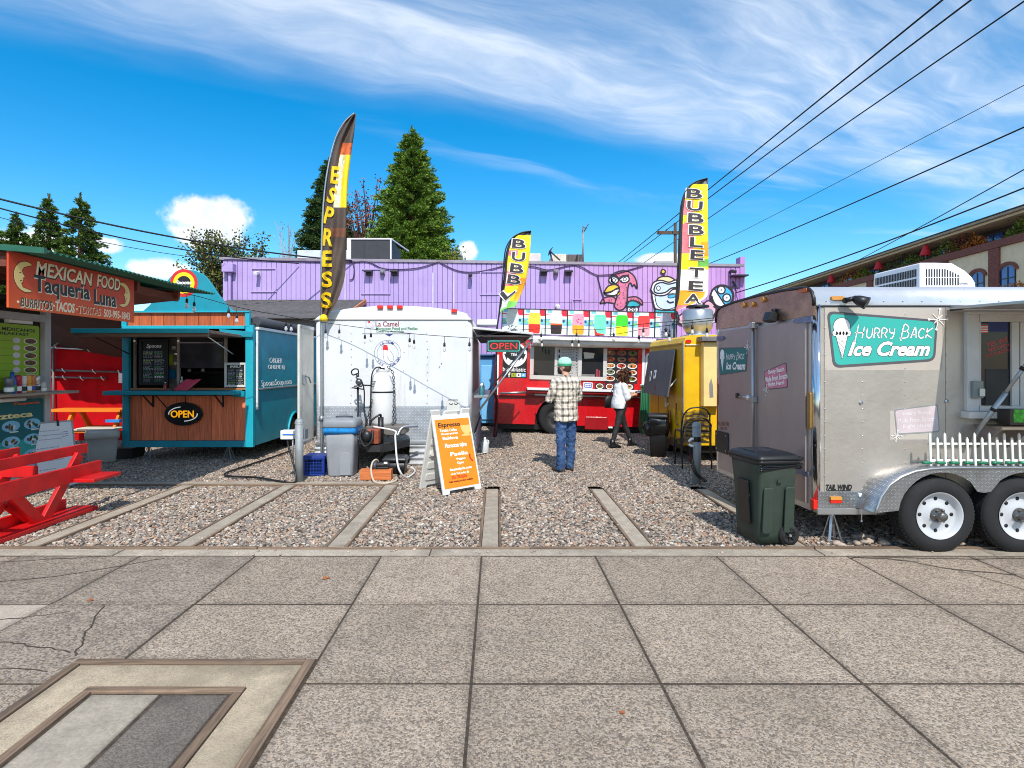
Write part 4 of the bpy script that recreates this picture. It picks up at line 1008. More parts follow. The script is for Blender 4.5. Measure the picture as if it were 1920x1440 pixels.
cx_,cy_=sp_(1577,613);cone(b,cx_,cy_,1.0,SF,D+.0028)
def htext(b,s,fr,x,z,w,h,d,bold_o,bold_i,shear=0,rot=0,mk=None):
    b.use(mk or GREY_S);text(b,s,fr,x,z,w,h,d,d+.0008,bold_o,shear,rot=rot);b.use(INK_W);text(b,s,fr,x,z,w,h,d,d+.0014,bold_i,shear,rot=rot)
def hurry(b,fr,x0,z0,sc,d):
    """drawn deco lettering HURRY BACK as round-capped strokes; x0,z0 bottom left, sc = cap height"""
    H=[[(.06,-.25),(.2,1.12)],[(.0,.45),(.72,.45)],[(.62,0),(.72,.95)]]
    U=[[(0,.8),(0,.25),(.12,.03),(.3,.03),(.44,.25),(.44,.8)]]
    R=[[(0,0),(0,.8),(.3,.8),(.42,.62),(.3,.42),(.05,.42)],[(.18,.42),(.46,0)]]
    Yl=[[(0,.8),(.02,.55),(.2,.42),(.4,.5)],[(.42,.8),(.4,.3),(.3,.0),(.12,-.02)]]
    Bl=[[(.02,-.25),(.16,1.1),(.5,1.0),(.56,.78),(.42,.58),(.15,.58)],[(.42,.58),(.62,.42),(.56,.1),(.3,.0),(-.1,.0)]]
    A=[[(0,0),(.22,.8),(.34,.8),(.46,0)],[(.1,.28),(.44,.28)]]
    Cc=[[(.44,.68),(.3,.8),(.12,.74),(0,.5),(0,.25),(.12,.04),(.3,.0),(.44,.12)]]
    K=[[(0,0),(.06,.85)],[(.5,.85),(.04,.40),(.5,0)]]
    x=0
    for L,adv in ((H,.98),(U,.64),(R,.62),(R,.62),(Yl,1.02),(Bl,.84),(A,.64),(Cc,.62),(K,.6)):
        for pl in L:
            pts=[((x+p[0]+p[1]*.12)*sc+x0,p[1]*sc+z0) for p in pl]
            if len(pts) > 2:pts=[(q.x,q.y) for q in bez([Vector((*p,0)) for p in pts],4)]
            b.use(GREY_S);b.stroke(pts,.145*sc,fr,d,d+.0006)
            b.use(INK_W);b.stroke(pts,.10*sc,fr,d,d+.0013)
        x += adv
    return x*sc
x_,z_=sp_(1601,634);hurry(b,SF,x_,z_,.111,D+.003)
a_,c_=sp_(1590,0)[0],sp_(1741,0)[0];htext(b,'Ice Cream',SF,(a_+c_)/2,ZS(654,Y0),c_-a_,.125,D+.003,.062,.036,.35)
def star(b,cx,cy,s,fr,d):
    b.use(INK_W)
    for ang,L in ((80,1),(260,1),(0,.9),(180,.9),(45,.6),(135,.75),(225,.55),(315,.75)):
        a=math.radians(ang);e=(cx+math.cos(a)*s*L,cy+math.sin(a)*s*L);b.stroke([(cx,cy),e],s*.07,fr,d,d+.002)
        if L >= .9:b.prism(ell(*e,s*.12,s*.12,10),fr,d,d+.0025)
star(b,*sp_(1757,599),.095,SF,D+.004)
part(st,'sign',b)
b=MB();q4=[sp_(1675,768),sp_(1757,757),sp_(1761,810),sp_(1680,815)]
b.use(PALE_S);b.prism(rect(*sp_(1668,824),*sp_(1762,770)),SF,.0062,.0066);b.mats[0]=MATS['sign_backing']
b.use(mat('faded_border',(136,138,136),.5));b.prism(rpoly(list(reversed(q4)),.03),SF,D,D+.0015)
b.use(mat('faded_pink',(196,180,180),.5));b.prism(rpoly(list(reversed(inset(q4,(.95,.9)))),.025),SF,D,D+.002)
b.use(mat('faded_ink',(216,208,206),.6))
for s_,yy in (('Every Batch',775),('Made From Scratch',787),('Right Here!',799)):text(b,s_,SF,sp_(1718,0)[0],ZS(yy,Y0),w={'E':.27,'M':.36,'R':.26}[s_[0]],h=.042,d0=D,d1=D+.0028,rot=.05)
star(b,*sp_(1680,817),.05,SF,D+.002);part(st,'faded_sign',b)
b=MB();b.use(INK_K);text(b,'TAIL WIND',SF,sp_(1572,0)[0],ZS(913.5,Y0),sp_(1596,0)[0]-sp_(1548,0)[0],.046,.006,.008,.06,.25);b.prism(rect(*sp_(1549,920.5),*sp_(1595,919)),SF,.006,.008);part(st,'maker_lettering',b)
# marker lamps, cable and lamp
q=MB();q.use(AMBER);q.prism(rrect(*sp_(1554,936),*sp_(1575,930),.006),SF,.014,.035);q.use(RED_L);q.prism(rrect(*sp_(1554,942),*sp_(1575,936.5),.006),SF,.014,.03);part(st,'marker_lamp',q)
q=MB();q.prism(rrect(*sp_(1556,563),*sp_(1578,556),.012),SF,.0,.035);part(st,'roof_marker_lamp',q,AMBER)
q=MB();q.cyl(P(1584,563,5.3),P(1586,563,5.22),.026);q.cyl(P(1586,563,5.22),P(1604,559,5.2),.022);part(st,'lamp_bracket',q,BLACK)
q=MB();a_=P(1600,559,5.2);c_=P(1626,569,5.13);q.tube([a_,a_.lerp(c_,.35),c_],[.026,.045,.06],14);part(st,'lamp_shade',q,BLACK)
q=MB();q.tube([P(1615,925,5.27),P(1616,945,5.25),P(1615.5,975,5.26)],.004,6);q.ball(P(1615.5,977,5.26),.009);q.prism(rrect(*sp_(1607,930),*sp_(1618,924),.005),SF,.014,.03);part(st,'cable_tag',q,WHITE)
q=MB();q.box(xr(Y0)-.03,xr(Y0)+.012,Y0-.012,Y0+.05,.33,.42);part(st,'tail_lamp',q,RED_L,.006)
# wheels and fender
WY=5.05
def wheel(root,c,R,rr,w,hubm,name='wheel',holes=8,out=-1):
    """tyre and rim; axle along Y, outer face towards out*Y"""
    c=Vector(c);fl=Matrix.Scale(out,3,(0,1,0))
    q=MB();q.lathe([(rr,-.01),(rr+.012,.0),(rr+.05,.008),(R-.05,.006),(R-.018,-.012),(R,-.03),(R+.0,-w+.03),(R-.02,-w+.01),(R-.05,-w),(rr,-w)],c,44,'Y',fl,cap=False)
    wh=part(root,name,q,RUBBER)
    tr=MB()
    for k in range(60):
        a=2*PI*k/60;rad=Vector((math.cos(a),0,math.sin(a)));tn=Vector((-math.sin(a),0,math.cos(a)))
        for y_ in (-.045,-.09,-.14):
            tr.cbox(c+fl @ Vector((0,y_*w/.2,0))+rad*(R+.001),(.001,.001,.001)) if False else None
            p=c+rad*R+fl @ Vector((0,y_*w/.2,0));tr.bar(p-tn*.012,p+tn*.012+Vector((0,.008,0)),w*.17,.012,rad)
    part(root,'tread',tr,RUBBER,sub=wh)
    q=MB();q.lathe([(rr+.006,.004),(rr-.006,.0),(rr-.02,-.035),(rr*.82,-.05),(rr*.56,-.05),(rr*.42,-.03),(rr*.36,-.028),(0,-.028)],c,40,'Y',fl,cap=False);part(root,'rim',q,hubm,sub=wh)
    q=MB()
    for k in range(holes):
        a=2*PI*k/holes;p=c+Vector((math.cos(a)*rr*.70,0,math.sin(a)*rr*.70));q.lathe([(rr*.085,-.0485),(0,-.048)],p,12,'Y',fl)
    part(root,'rim_hole',q,BLACK,sub=wh)
    q=MB();q.lathe([(rr*.32,-.028),(rr*.30,-.008),(rr*.2,.0),(rr*.19,.045),(rr*.15,.055),(0,.056)],c,20,'Y',fl)
    for k in range(6):a=2*PI*k/6;p=c+Vector((math.cos(a)*rr*.27,0,math.sin(a)*rr*.27));q.lathe([(.011,-.028),(.011,.012),(0,.014)],p,6,'Y',fl)
    part(root,'hub',q,mat('hub_metal',(120,118,114),.35,metal=.8),sub=wh)
    return wh
RIMW=mat('white_rim',(186,188,190),.35,var=.04,dirt=.15)
R_T=.335
for px in (1762,1917):
    wheel(st,(XS(px,WY),WY,R_T),R_T,.205,.205,RIMW)
fp=[(1641,962),(1644,952),(1652,930),(1668,908),(1690,893),(1715,883),(1745,878),(1780,876),(1900,876),(2000,878),(2050,890),(2085,915),(2103,962)]
FY=5.02;fpw=[(XS(x,FY),ZS(y,FY)) for x,y in fp]
b=MB()
rA=[Vector((x,FY,z)) for x,z in fpw];rB=[Vector((x,Y0,z)) for x,z in fpw];rC=[Vector((x,Y0,z-.012)) for x,z in fpw];rD=[Vector((x,FY,z-.012)) for x,z in fpw]
n_=len(fpw);b.add(rA+rB+rC+rD,[f for i in range(n_-1) for f in ((i,n_+i,n_+i+1,i+1),(3*n_+i,3*n_+i+1,2*n_+i+1,2*n_+i),(i,i+1,3*n_+i+1,3*n_+i))],True);fen=part(st,'fender',b,TREAD)
ax1,ax2=XS(1762,WY),XS(1917,WY);ra=.395
inner=[(ax1+ra*math.cos(a),R_T+ra*math.sin(a)) for a in [math.radians(172-k*11) for k in range(12)]] 
lo=ZS(924,FY);mx=(ax1+ax2)/2
inner2=[(ax2+ra*math.cos(a),R_T+ra*math.sin(a)) for a in [math.radians(125-k*11) for k in range(12)]]
inner=[p for p in inner if p[0] < mx-.08]+[(mx-.06,lo+.01),(mx,lo),(mx+.06,lo+.01)]+[p for p in inner2 if p[0] > mx+.08]
b=MB();b.prism(fpw+list(reversed(inner)),(Vector((0,FY,0)),Vector((1,0,0)),Vector((0,0,1))),-.004,.004);part(st,'fender_skirt',b,TREAD,sub=fen)
b=MB();b.tube([Vector((x,FY-.004,z-.004)) for x,z in fpw],.012,6);part(st,'fender_lip',b,ALU,sub=fen)
b=MB();b.box(3.6,5.1,5.32,7.3,.32,.36);b.cyl((ax1,5.25,R_T),(ax1,7.2,R_T),.04);b.cyl((ax2,5.25,R_T),(ax2,7.2,R_T),.04);b.box(3.2,9.0,5.6,5.7,.2,.3);part(st,'chassis',b,BLACK)
for px in (1762,1917):q=MB();q.lathe([(.335,-.1),(.335,.1),(.2,.1),(.2,-.1)],(XS(px,WY),7.25,.335),28,'Y');part(st,'wheel',q,RUBBER)
# serving window, awning and strut
WTR=mat('window_trim_white',(204,200,194),.45,var=.05,dirt=.1)
wx0,wx1=sp_(1806,0)[0],sp_(1990,0)[0];wz0,wz1=ZS(770,Y0),ZS(582,Y0)
def glass_mat():
    m=bpy.data.materials.new('window_glass');m.use_nodes=True;T=NT(m.node_tree);b=T.n['Principled BSDF']
    b.inputs['Base Color'].default_value=(.02,.022,.025,1);b.inputs['Roughness'].default_value=.03;b.inputs['Specular IOR Level'].default_value=.3;b.inputs['Coat Weight'].default_value=.0;b.inputs['Coat Roughness'].default_value=.02
    return m
PANE=glass_mat()
win=panel('window',rect(sp_(1829,0)[0],ZS(760,Y0),wx1,ZS(603,Y0)),PANE,.004,.012)
for r_ in ((1806,770,1828,585),(1829,604,1990,585),(1829,770,1990,761)):
    panel('window_trim',rect(*sp_(r_[0],r_[1]),*sp_(r_[2],r_[3])),WTR,.002,.05,.004,sub=win)
for x0_,x1_ in ((1891,1905),(1907,1918),(1830,1834)):panel('sash',rect(*sp_(x0_,760.5),*sp_(x1_,604.5)),WTR,.012,.035,.003,sub=win)
panel('window_sill',rect(*sp_(1800,783),*sp_(1862,770.5)),WTR,.002,.11,.006,sub=win);panel('head_trim',rect(*sp_(1802,590.5),*sp_(1990,585.5)),WTR,.05,.09,.003,sub=win)
b=MB();b.use(RED_L)
for k in range(4):b.prism(rect(*sp_(1832,612+k*4.2),*sp_(1850,610+k*4.2)),SF,.0125,.0132)
b.use(INK_W)
for k in range(3):b.prism(rect(*sp_(1832,614.2+k*4.2),*sp_(1850,612.2+k*4.2)),SF,.0125,.0132)
b.use(mat('flag_blue',(36,50,110),.5));b.prism(rect(*sp_(1852,622),*sp_(1888,604)),SF,.0125,.0132)
b.use(mat('window_red_ink',(206,60,66),.5))
for s_,xx,yy in (('YES WE',1867,642),('ARE OPEN',1869,652),('FOR WINTER!',1868,662)):text(b,s_,SF,sp_(xx,0)[0],ZS(yy,Y0),w=.21 if len(s_) < 9 else .23,d0=.0125,d1=.0135,rot=.28)
part(st,'window_lettering',b,sub=win)
b=MB();b.use(mat('dot_red',(176,30,46),.5));b.prism(rect(*sp_(1919,745),*sp_(1960,645)),SF,.013,.02);part(st,'red_curtain',b,sub=win)
b=MB();b.prism(rect(*sp_(1845,760),*sp_(1890,692)),SF,.013,.016);part(st,'dark_screen',b,BLACK,sub=win)
b=MB();b.prism(rrect(*sp_(1811,746),*sp_(1830,714),.01),SF,.051,.085);bx_=part(st,'card_reader',b,mat('reader_plastic',(120,132,130),.12,var=.05),.004)
b=MB();b.prism(rrect(*sp_(1820,742),*sp_(1830,728),.004),SF,.085,.10);part(st,'reader_keys',b,ALU,sub=bx_)
aw0=P(1778,577,5.28);L_=1.15
b=MB();b.add([(aw0.x,5.27,2.225),(XF-1.2,5.27,2.225),(XF-1.2,5.27-L_,2.185),(aw0.x,5.27-L_,2.185),(aw0.x,5.27,2.20),(XF-1.2,5.27,2.20),(XF-1.2,5.27-L_,2.16),(aw0.x,5.27-L_,2.16)],
             [(0,1,2,3),(7,6,5,4),(0,3,7,4),(3,2,6,7),(2,1,5,6),(0,4,5,1)]);aw=part(st,'awning_flap',b,ALU,.004)
b=MB();b.tube([P(1781,581,5.27),P(1800,579,5.22),P(1814,577,5.2)],.012,8);part(st,'hinge',b,BLACK,sub=aw)
b=MB();p0=P(1812,838,5.26);p1=P(1935,668,4.85);b.cyl(p0,p0.lerp(p1,.62),.021);b.cyl(p0.lerp(p1,.5),p1,.015);
part(st,'gas_strut',b,STEEL)
b=MB()
for f_ in (.42,.86):b.cyl(p0.lerp(p1,f_),p0.lerp(p1,f_+.03),.025)
part(st,'strut_collar',b,BLACK)
b=MB();b.prism(rect(*sp_(1826,800),*sp_(1990,795)),SF,.006,.30);shf=part(st,'shelf',b,mat('shelf_steel',(160,146,130),.3,metal=.6),.004)
for xx in (1830,1885):b=MB();x_,z_=sp_(xx,800);b.add([(x_,Y0-.006,z_),(x_,Y0-.27,z_),(x_,Y0-.006,z_-.2),(x_+.008,Y0-.006,z_),(x_+.008,Y0-.27,z_),(x_+.008,Y0-.006,z_-.2)],[(0,1,2),(5,4,3),(0,3,4,1),(1,4,5,2),(2,5,3,0)]);part(st,'shelf_bracket',b,PEW_D,sub=shf)
# rear doors
N0=Vector((xr(Y1),Y1,0));N1=Vector((xr(Y0),Y0,0));RF=(N0,(N1-N0).normalized(),Vector((0,0,1)));RL=(N1-N0).length
def rp(x,y):
    Y=(2.99+.0526*5.3)/((x-VX)/F+.0526);return ((Y1-Y)/(Y1-Y0)*RL,ZS(y,Y))
def rpan(name,pts,m,d0,d1,bev=0,sub=None):q=MB();q.prism(pts,RF,d0,d1);return part(st,name,q,m,bev,sub)
zt=2.12;ul,um=rp(1350,0)[0],rp(1419,0)[0];ur=rp(1515,0)[0]
rpan('rear_frame',[(0.02,.3),(RL-.02,.3),(RL-.02,2.2),(.02,2.2)],ALU,-.03,.004)
dl=rpan('door',rect(ul+.01,.36,um-.012,zt),PEW_D,.0,.03,.006);dr=rpan('door',rect(um+.002,.36,ur,zt),PEW_D,.0,.03,.006)
hd=[((Y1-y)/(Y1-Y0)*RL,z) for y,z in reversed(prof())]
MIR=mat('mirror_header',(168,138,116),.28,metal=.7,var=.2,vs=4)
rpan('header',[(RL-.015,2.15),(.015,2.15)]+[(p[0],p[1]-.012) for p in reversed(sorted(hd,key=lambda p:-p[0]))][0:],MIR,-.02,.02)
b=MB();b.tube([RF[0]+RF[1]*p[0]+Vector((0,0,p[1]))-Vector((.02,0,0)) for p in sorted(hd)],.016,8);part(st,'roof_trim',b,BLACK)
b=MB()
for uu in (um-.02,um+.055):pass
b.cyl(RF[0]+RF[1]*(um+.03)+Vector((-.06,0,.34)),RF[0]+RF[1]*(um+.03)+Vector((-.06,0,2.16)),.016);lockb=part(st,'lock_bar',b,STEEL)
for z_ in (2.13,1.30,.42):b=MB();c_=RF[0]+RF[1]*(um+.03)+Vector((-.06,0,z_));b.cbox(c_,(.06,.09,.07));part(st,'lock_keeper',b,STEEL,.006,sub=lockb)
b=MB();c_=RF[0]+RF[1]*(um-.1)+Vector((-.05,0,1.31));b.cyl(c_-RF[1]*.22,c_+RF[1]*.1,.014);b.ball(c_+RF[1]*.02,.04);part(st,'door_handle',b,CHROME,sub=dl)
b=MB();b.use(BLACK);b.cbox(RF[0]+RF[1]*rp(1388,0)[0]+Vector((-.035,0,1.32)),(.02,.06,.06));part(st,'handle_grip',b,sub=dl)
for (xx,yy,ln,sd,m_) in ((1530,598,-.28,1,BLUE_ST if 'BLUE_ST' in globals() else STEEL),(1350,635,.18,-1,STEEL)):
    u_,z_=rp(xx,yy);q=MB();q.prism(rpoly([(u_,z_-.03),(u_+ln,z_-.022),(u_+ln-.03*(1 if ln > 0 else-1)*-1,z_),(u_+ln,z_+.022),(u_,z_+.03)],.008),RF,.03,.045);part(st,'hinge_strap',q,mat('strap_steel',(110,122,150),.25,metal=.8))
for (xx,yy) in ((1523,890),):u_,z_=rp(xx,yy);q=MB();q.prism(rpoly([(u_,z_-.025),(u_-.22,z_-.02),(u_-.22,z_+.02),(u_,z_+.025)],.006),RF,.03,.045);part(st,'hinge_strap',q,MATS['strap_steel'])
q=MB();u_,z_=rp(1522,735);q.prism(rrect(u_-.03,rp(1522,805)[1],u_+.02,z_,.02),RF,.005,.03);part(st,'strip_lamp',q,mat('brass_lens',(150,116,62),.3,metal=.3))
q=MB();u_,z_=rp(1352,720);q.prism(rrect(u_-.04,rp(1350,760)[1],u_+.0,z_,.015),RF,.005,.03);part(st,'strip_lamp',q,MATS['brass_lens'])
q=MB();c_=RF[0]+RF[1]*rp(1459,0)[0]+Vector((-.08,0,rp(1459,595)[1]));q.cbox(c_,(.09,.15,.10),Matrix.Rotation(.3,3,'Y'));q.cbox(c_+Vector((.04,0,.05)),(.05,.06,.08));part(st,'flood_lamp',q,BLACK,.01)
for xx,yy in ((1399,572),(1416,571),(1436,562)):u_,z_=rp(xx,yy);q=MB();q.prism(ell(u_,z_,.045,.03,14),RF,.02,.05);part(st,'header_lamp',q,AMBER)
u_,z_=rp(1514,544);q=MB();q.prism(rrect(u_-.08,z_-.02,u_+.05,z_+.015,.01),RF,.02,.045);part(st,'header_lamp',q,mat('orange_lens',(196,96,40),.3))
u0,z0=rp(1347,845);u1,z1=rp(1371,812);q=MB();q.prism(rrect(u0,z0,u1,z1,.02),RF,.031,.045);pl=part(st,'plate_box',q,BLACK,.004)
q=MB()
for fx,fz in ((.15,.15),(.85,.15),(.15,.85),(.85,.85)):q.prism(ell(u0+(u1-u0)*fx,z0+(z1-z0)*fz,.012,.012,8),RF,.045,.05)
part(st,'plate_screw',q,ALU,sub=pl)
b=MB();q4=[rp(1352,652),rp(1407,651),rp(1405,696),rp(1354,704)]
b.use(GREY_S);b.prism(rpoly(list(reversed(q4)),.035),RF,.03,.032);b.use(DTEAL);b.prism(rpoly(list(reversed(inset(q4,(.95,.92)))),.03),RF,.03,.0326)
u_,z_=rp(1359,664);cone(b,u_,z_,.72,RF,.0328,False)
u_,z_=rp(1366,674);wdt=(rp(1403,0)[0]-u_);hurry(b,RF,u_,z_,wdt/6.9,.033);htext(b,'Ice Cream',RF,u_+wdt*.5,rp(1385,686)[1],wdt*.98,.085,.033,.05,.03,.35)
star(b,q4[1][0],q4[1][1],.07,RF,.034);part(st,'door_sign',b,sub=dl)
b=MB();q4=[rp(1437,697),rp(1480,679),rp(1483,727),rp(1441,731)]
b.use(GREY_S);b.prism(rpoly(list(reversed(q4)),.03),RF,.03,.032);b.use(PINK_S);b.prism(rpoly(list(reversed(inset(q4,(.94,.92)))),.025),RF,.03,.0326);b.use(INK_W)
for s_,yy in (('Every Batch',696),('Made From Scratch',708),('Right Here!',720)):text(b,s_,RF,rp(1461,0)[0],rp(1461,yy)[1],w=(.30 if 'B' in s_ or 'H' in s_ else .42),h=.055,d0=.0326,d1=.0336,bold=.02,rot=.12)
star(b,q4[3][0]+.02,q4[3][1],.06,RF,.034);part(st,'door_sign',b,sub=dr)
b=MB();b.use(mat('rust_ink',(110,62,42),.5))
for k in range(9):u_,z_=rp(1351+k*2.4,793+(k % 3));b.prism(rect(u_,z_-.03,u_+.018,z_+.02),RF,.03,.0315)
for k in range(6):u_,z_=rp(1354+k*2.4,803);b.prism(rect(u_,z_-.018,u_+.016,z_+.016),RF,.03,.0315)
part(st,'dealer_mark',b,sub=dl)
# air conditioner
ac=thing('air_conditioner','white ribbed air conditioner on the roof of the ice cream trailer','air conditioner',(4.62,6.15,2.455))
ax,ay,az=XS(1725,5.8),5.8,2.458;aw_,ad=XS(1831,5.8)-ax,.72;ah=ZS(492,5.8)-az
ACW=mat('ac_white',(226,226,228),.4,var=.03,dirt=.06)
pf=[(0,0),(aw_,0),(aw_*.99,.07),(aw_*.93,.13),(aw_*.80,.20),(aw_*.58,ah*.98),(aw_*.3,ah),(0,ah)]
b=MB();b.prism(pf,(Vector((ax,ay+ad,az)),Vector((1,0,0)),Vector((0,0,1))),0,ad);part(ac,'shroud',b,ACW,.02)
b=MB()
for k in range(26):
    yy=ay+.05+k*(ad-.08)/26
    for z0_,z1_ in ((az+.04,az+.12),(az+.14,az+.22)):b.box(ax-.004,ax+.004,yy,yy+.014,z0_,z1_)
part(ac,'side_slots',b,BLACK)
b=MB()
for k in range(13):
    xx=ax+.06+k*.027;top=min(.22,.235-max(0,k-6)*.012)
    b.box(xx,xx+.011,ay-.004,ay+.004,az+.13,az+top-.01);b.box(xx,xx+.011,ay-.004,ay+.004,az+.045,az+.12)
part(ac,'front_slots',b,BLACK)
b=MB();b.use(mat('ac_ink',(90,90,94),.5));text(b,'Dometic',(Vector((ax+aw_*.76,ay,az+.062)),Vector((1,0,0)),Vector((0,0,1))),0,0,w=.1,d0=0,d1=.002);part(ac,'lettering',b)
# picket fence standing on the fender
pfn=thing('picket_fence','miniature white picket fence with green bulbs on the trailer fender','fence',(4.6,5.1,.78))
PKT=mat('picket_white',(222,220,210),.5,var=.05);zf=ZS(876,FY)
k=0
for px in range(1745,2060,14):
    x_=XS(px,5.1);q=MB();hh=.30 if k % 2 == 0 else .26;wdt=.022
    lean=(px-1745)/310*.03
    q.prism([(-wdt/2,0),(wdt/2,0),(wdt/2+lean*0,hh-.02),(0,hh),(-wdt/2,hh-.02)],(Vector((x_,5.105,zf)),Vector((1,0,0)),Vector((-.03-lean,0,1)).normalized()),0,.012);part(pfn,'picket',q,PKT,.003);k += 1
q=MB();q.box(XS(1738,5.12),XS(2060,5.12),5.108,5.122,zf+.185,zf+.205);q.box(XS(1738,5.12),XS(2060,5.12),5.108,5.122,zf+.03,zf+.055);part(pfn,'rail',q,PKT,.003)
gq_=MB();GRB=mat('green_bulb',(30,120,84),.2)
for k in range(12):gq_.tube([(XS(1730+k*26,5.085),5.09,zf+.03),(XS(1746+k*26,5.085),5.085,zf+.026)],.013,8)
part(pfn,'bulb_string',gq_,GRB)
# tissue box on the shelf
t=thing('napkin_box','dark napkin box with a green picture on the trailer shelf','box',P(1900,795,5.2));q=MB();q.box(XS(1868,5.2),XS(1990,5.2),5.06,5.2,ZS(794,5.2),ZS(766,5.2));bd=part(t,'box',q,mat('box_dark',(52,44,40),.4),.006)
q=MB();q.use(mat('leaf_print',(70,170,40),.4,var=.4,vs=30));q.box(XS(1900,5.06),XS(1940,5.06),5.057,5.0595,ZS(792,5.06),ZS(768,5.06));part(t,'picture',q)
# jack stand under the corner
def jack(x,y,h,label,m=ALU,s=.12):
    t=thing('jack_stand',label,'jack',(x,y,0));
    for a in (0,1,2,3):
        q=MB();ang=PI/4+a*PI/2;q.bar((x+math.cos(ang)*s,y+math.sin(ang)*s,0.0),(x+math.cos(ang)*.02,y+math.sin(ang)*.02,h*.82),.022,.008,(math.cos(ang),math.sin(ang),0));part(t,'leg',q,m)
    q=MB();q.cyl((x,y,h*.55),(x,y,h),.018);q.cbox((x,y,h-.01),(.07,.07,.02));part(t,'post',q,m)
    q=MB()
    for a in range(4):an=PI/4+a*PI/2;a2=an+PI/2;q.bar((x+math.cos(an)*s,y+math.sin(an)*s,.012),(x+math.cos(a2)*s,y+math.sin(a2)*s,.012),.02,.006)
    part(t,'base_ring',q,m)
jack(XS(1560,5.42),5.42,.30,'aluminium jack stand under the corner of the ice cream trailer',ALU,.085)
# ================================================================ green wheelie bin
BINX,BINY=2.60,5.62
wb=thing('wheelie_bin','dark green wheeled rubbish bin with a black lid beside the silver trailer','bin',(BINX,BINY,0),rotz=math.radians(0))
GRN=mat('bin_green',(44,58,48),.6,var=.12,vs=6,fine=.35,fs=260,dirt=.25);
def binring(hx,hy,z,cx,cy,r=.05,n=4):return [Vector((cx+p[0],cy+p[1],z)) for p in rrect(-hx,-hy,hx,hy,r,n)]
bc=Vector((2.585,5.56,0));A=math.radians(8)
Mz=Matrix.Rotation(A,3,'Z')
def bl(p):return bc+Mz @ Vector(p)
b=MB();rings=[]
for z,hx,hy,ox,oy in ((.02,.195,.23,.0,.02),(.12,.20,.24,0,.015),(.60,.225,.275,0,.0),(.80,.24,.295,0,0),(.86,.245,.30,0,0)):
    rings.append([bl((ox+p[0],oy+p[1],z)) for p in rrect(-hx,-hy,hx,hy,.045,4)])
b.loft(rings);part(wb,'body',b,GRN)
b=MB();b.prism(rpoly([(-.10,.20),(-.10,.66),(.10,.66),(.10,.20)],.02),(bl((-.226,0,0)),Mz @ Vector((0,-1,0)),Mz @ Vector((-.06,0,1)).normalized()),-.01,.006);part(wb,'front_recess',b,BLACK)
b=MB();b.bar(bl((-.245,-.09,.50)),bl((-.245,.09,.50)),.02,.02);part(wb,'grab_bar',b,ALU)
for x0_,x1_ in ((-.19,-.07),(.08,.20)):
    b=MB();b.prism(rpoly([(x0_,.14),(x1_,.14),(x1_,.62),(x0_,.62)],.03),(bl((0,-.262,0)),Mz @ Vector((1,0,0)),Mz @ Vector((0,-.07,1)).normalized()),-.02,.004);part(wb,'side_rib',b,GRN,.01)
b=MB();b.prism(rpoly([(-.03,.675),(.03,.675),(.03,.70),(-.03,.70)],.008),(bl((0,-.262,0)),Mz @ Vector((1,0,0)),Mz @ Vector((0,-.07,1)).normalized()),-.004,.012);part(wb,'maker_badge',b,GRN)
b=MB();rings=[]
for z,hx,hy in ((.855,.262,.318),(.875,.27,.328),(.895,.265,.322)):rings.append([bl((p[0]+.0,p[1],z)) for p in rrect(-hx,-hy,hx,hy,.05,4)])
b.loft(rings);part(wb,'rim',b,BLACK)
b=MB();rings=[]
for z,hx,hy,ox in ((.897,.275,.33,0),(.915,.277,.332,0),(.945,.25,.30,.0),(.962,.2,.24,0),(.966,.1,.12,0)):rings.append([bl((ox+p[0],p[1],z)) for p in rrect(-hx,-hy,hx,hy,.06,4)])
b.loft(rings);lid=part(wb,'lid',b,BLACK)
b=MB();b.prism(rpoly([(-.20,-.13),(.05,-.13),(.05,.13),(-.20,.13)],.03),(bl((0,0,.960)),Mz @ Vector((1,0,0)),Mz @ Vector((0,1,0))),0,.012);part(wb,'lid_panel',b,mat('lid_blue_black',(30,33,40),.3),.005,sub=lid)
b=MB();b.tube([bl((.27,-.25,.88)),bl((.33,-.25,.90)),bl((.33,.25,.90)),bl((.27,.25,.88))],.018,8);part(wb,'handle',b,BLACK)
b=MB()
for k in range(3):b.tube(bez([bl((-.25+.18*j,-.30-.012*math.sin(j+k),.845-.02*k-.012*math.sin(j*1.3+k))) for j in range(4)]+[bl((.24,-.29,.85))],5),.010,6)
part(wb,'bin_liner',b,mat('liner_black',(18,18,20),.2))
for sy in (-1,1):
    c_=bl((.155,sy*.262,.115));q=MB();q.lathe([(.0,.0),(.055,.002),(.06,.018),(.085,.02),(.09,.004),(.108,.006),(.115,-.012),(.115,-.04),(.10,-.048),(0,-.048)],c_,30,'Y',Matrix.Scale(sy,3,(0,1,0)) @ Matrix.Rotation(A*0,3,'Z'));w_=part(wb,'wheel',q,RUBBER)
    q=MB()
    for k in range(6):a=k*PI/3+.3;q.bar(c_+Vector((math.cos(a)*.02,sy*.012,math.sin(a)*.02)),c_+Vector((math.cos(a)*.08,sy*.012,math.sin(a)*.08)),.012,.018,(0,1,0))
    part(wb,'spoke',q,BLACK,sub=w_)
    q=MB();q.cyl(c_+Vector((0,sy*.005,0)),c_+Vector((0,sy*.028,0)),.014);part(wb,'axle_cap',q,ALU,sub=w_)
wb.scale=(.80,.84,.90);wb.location=(2.575,5.50,0)
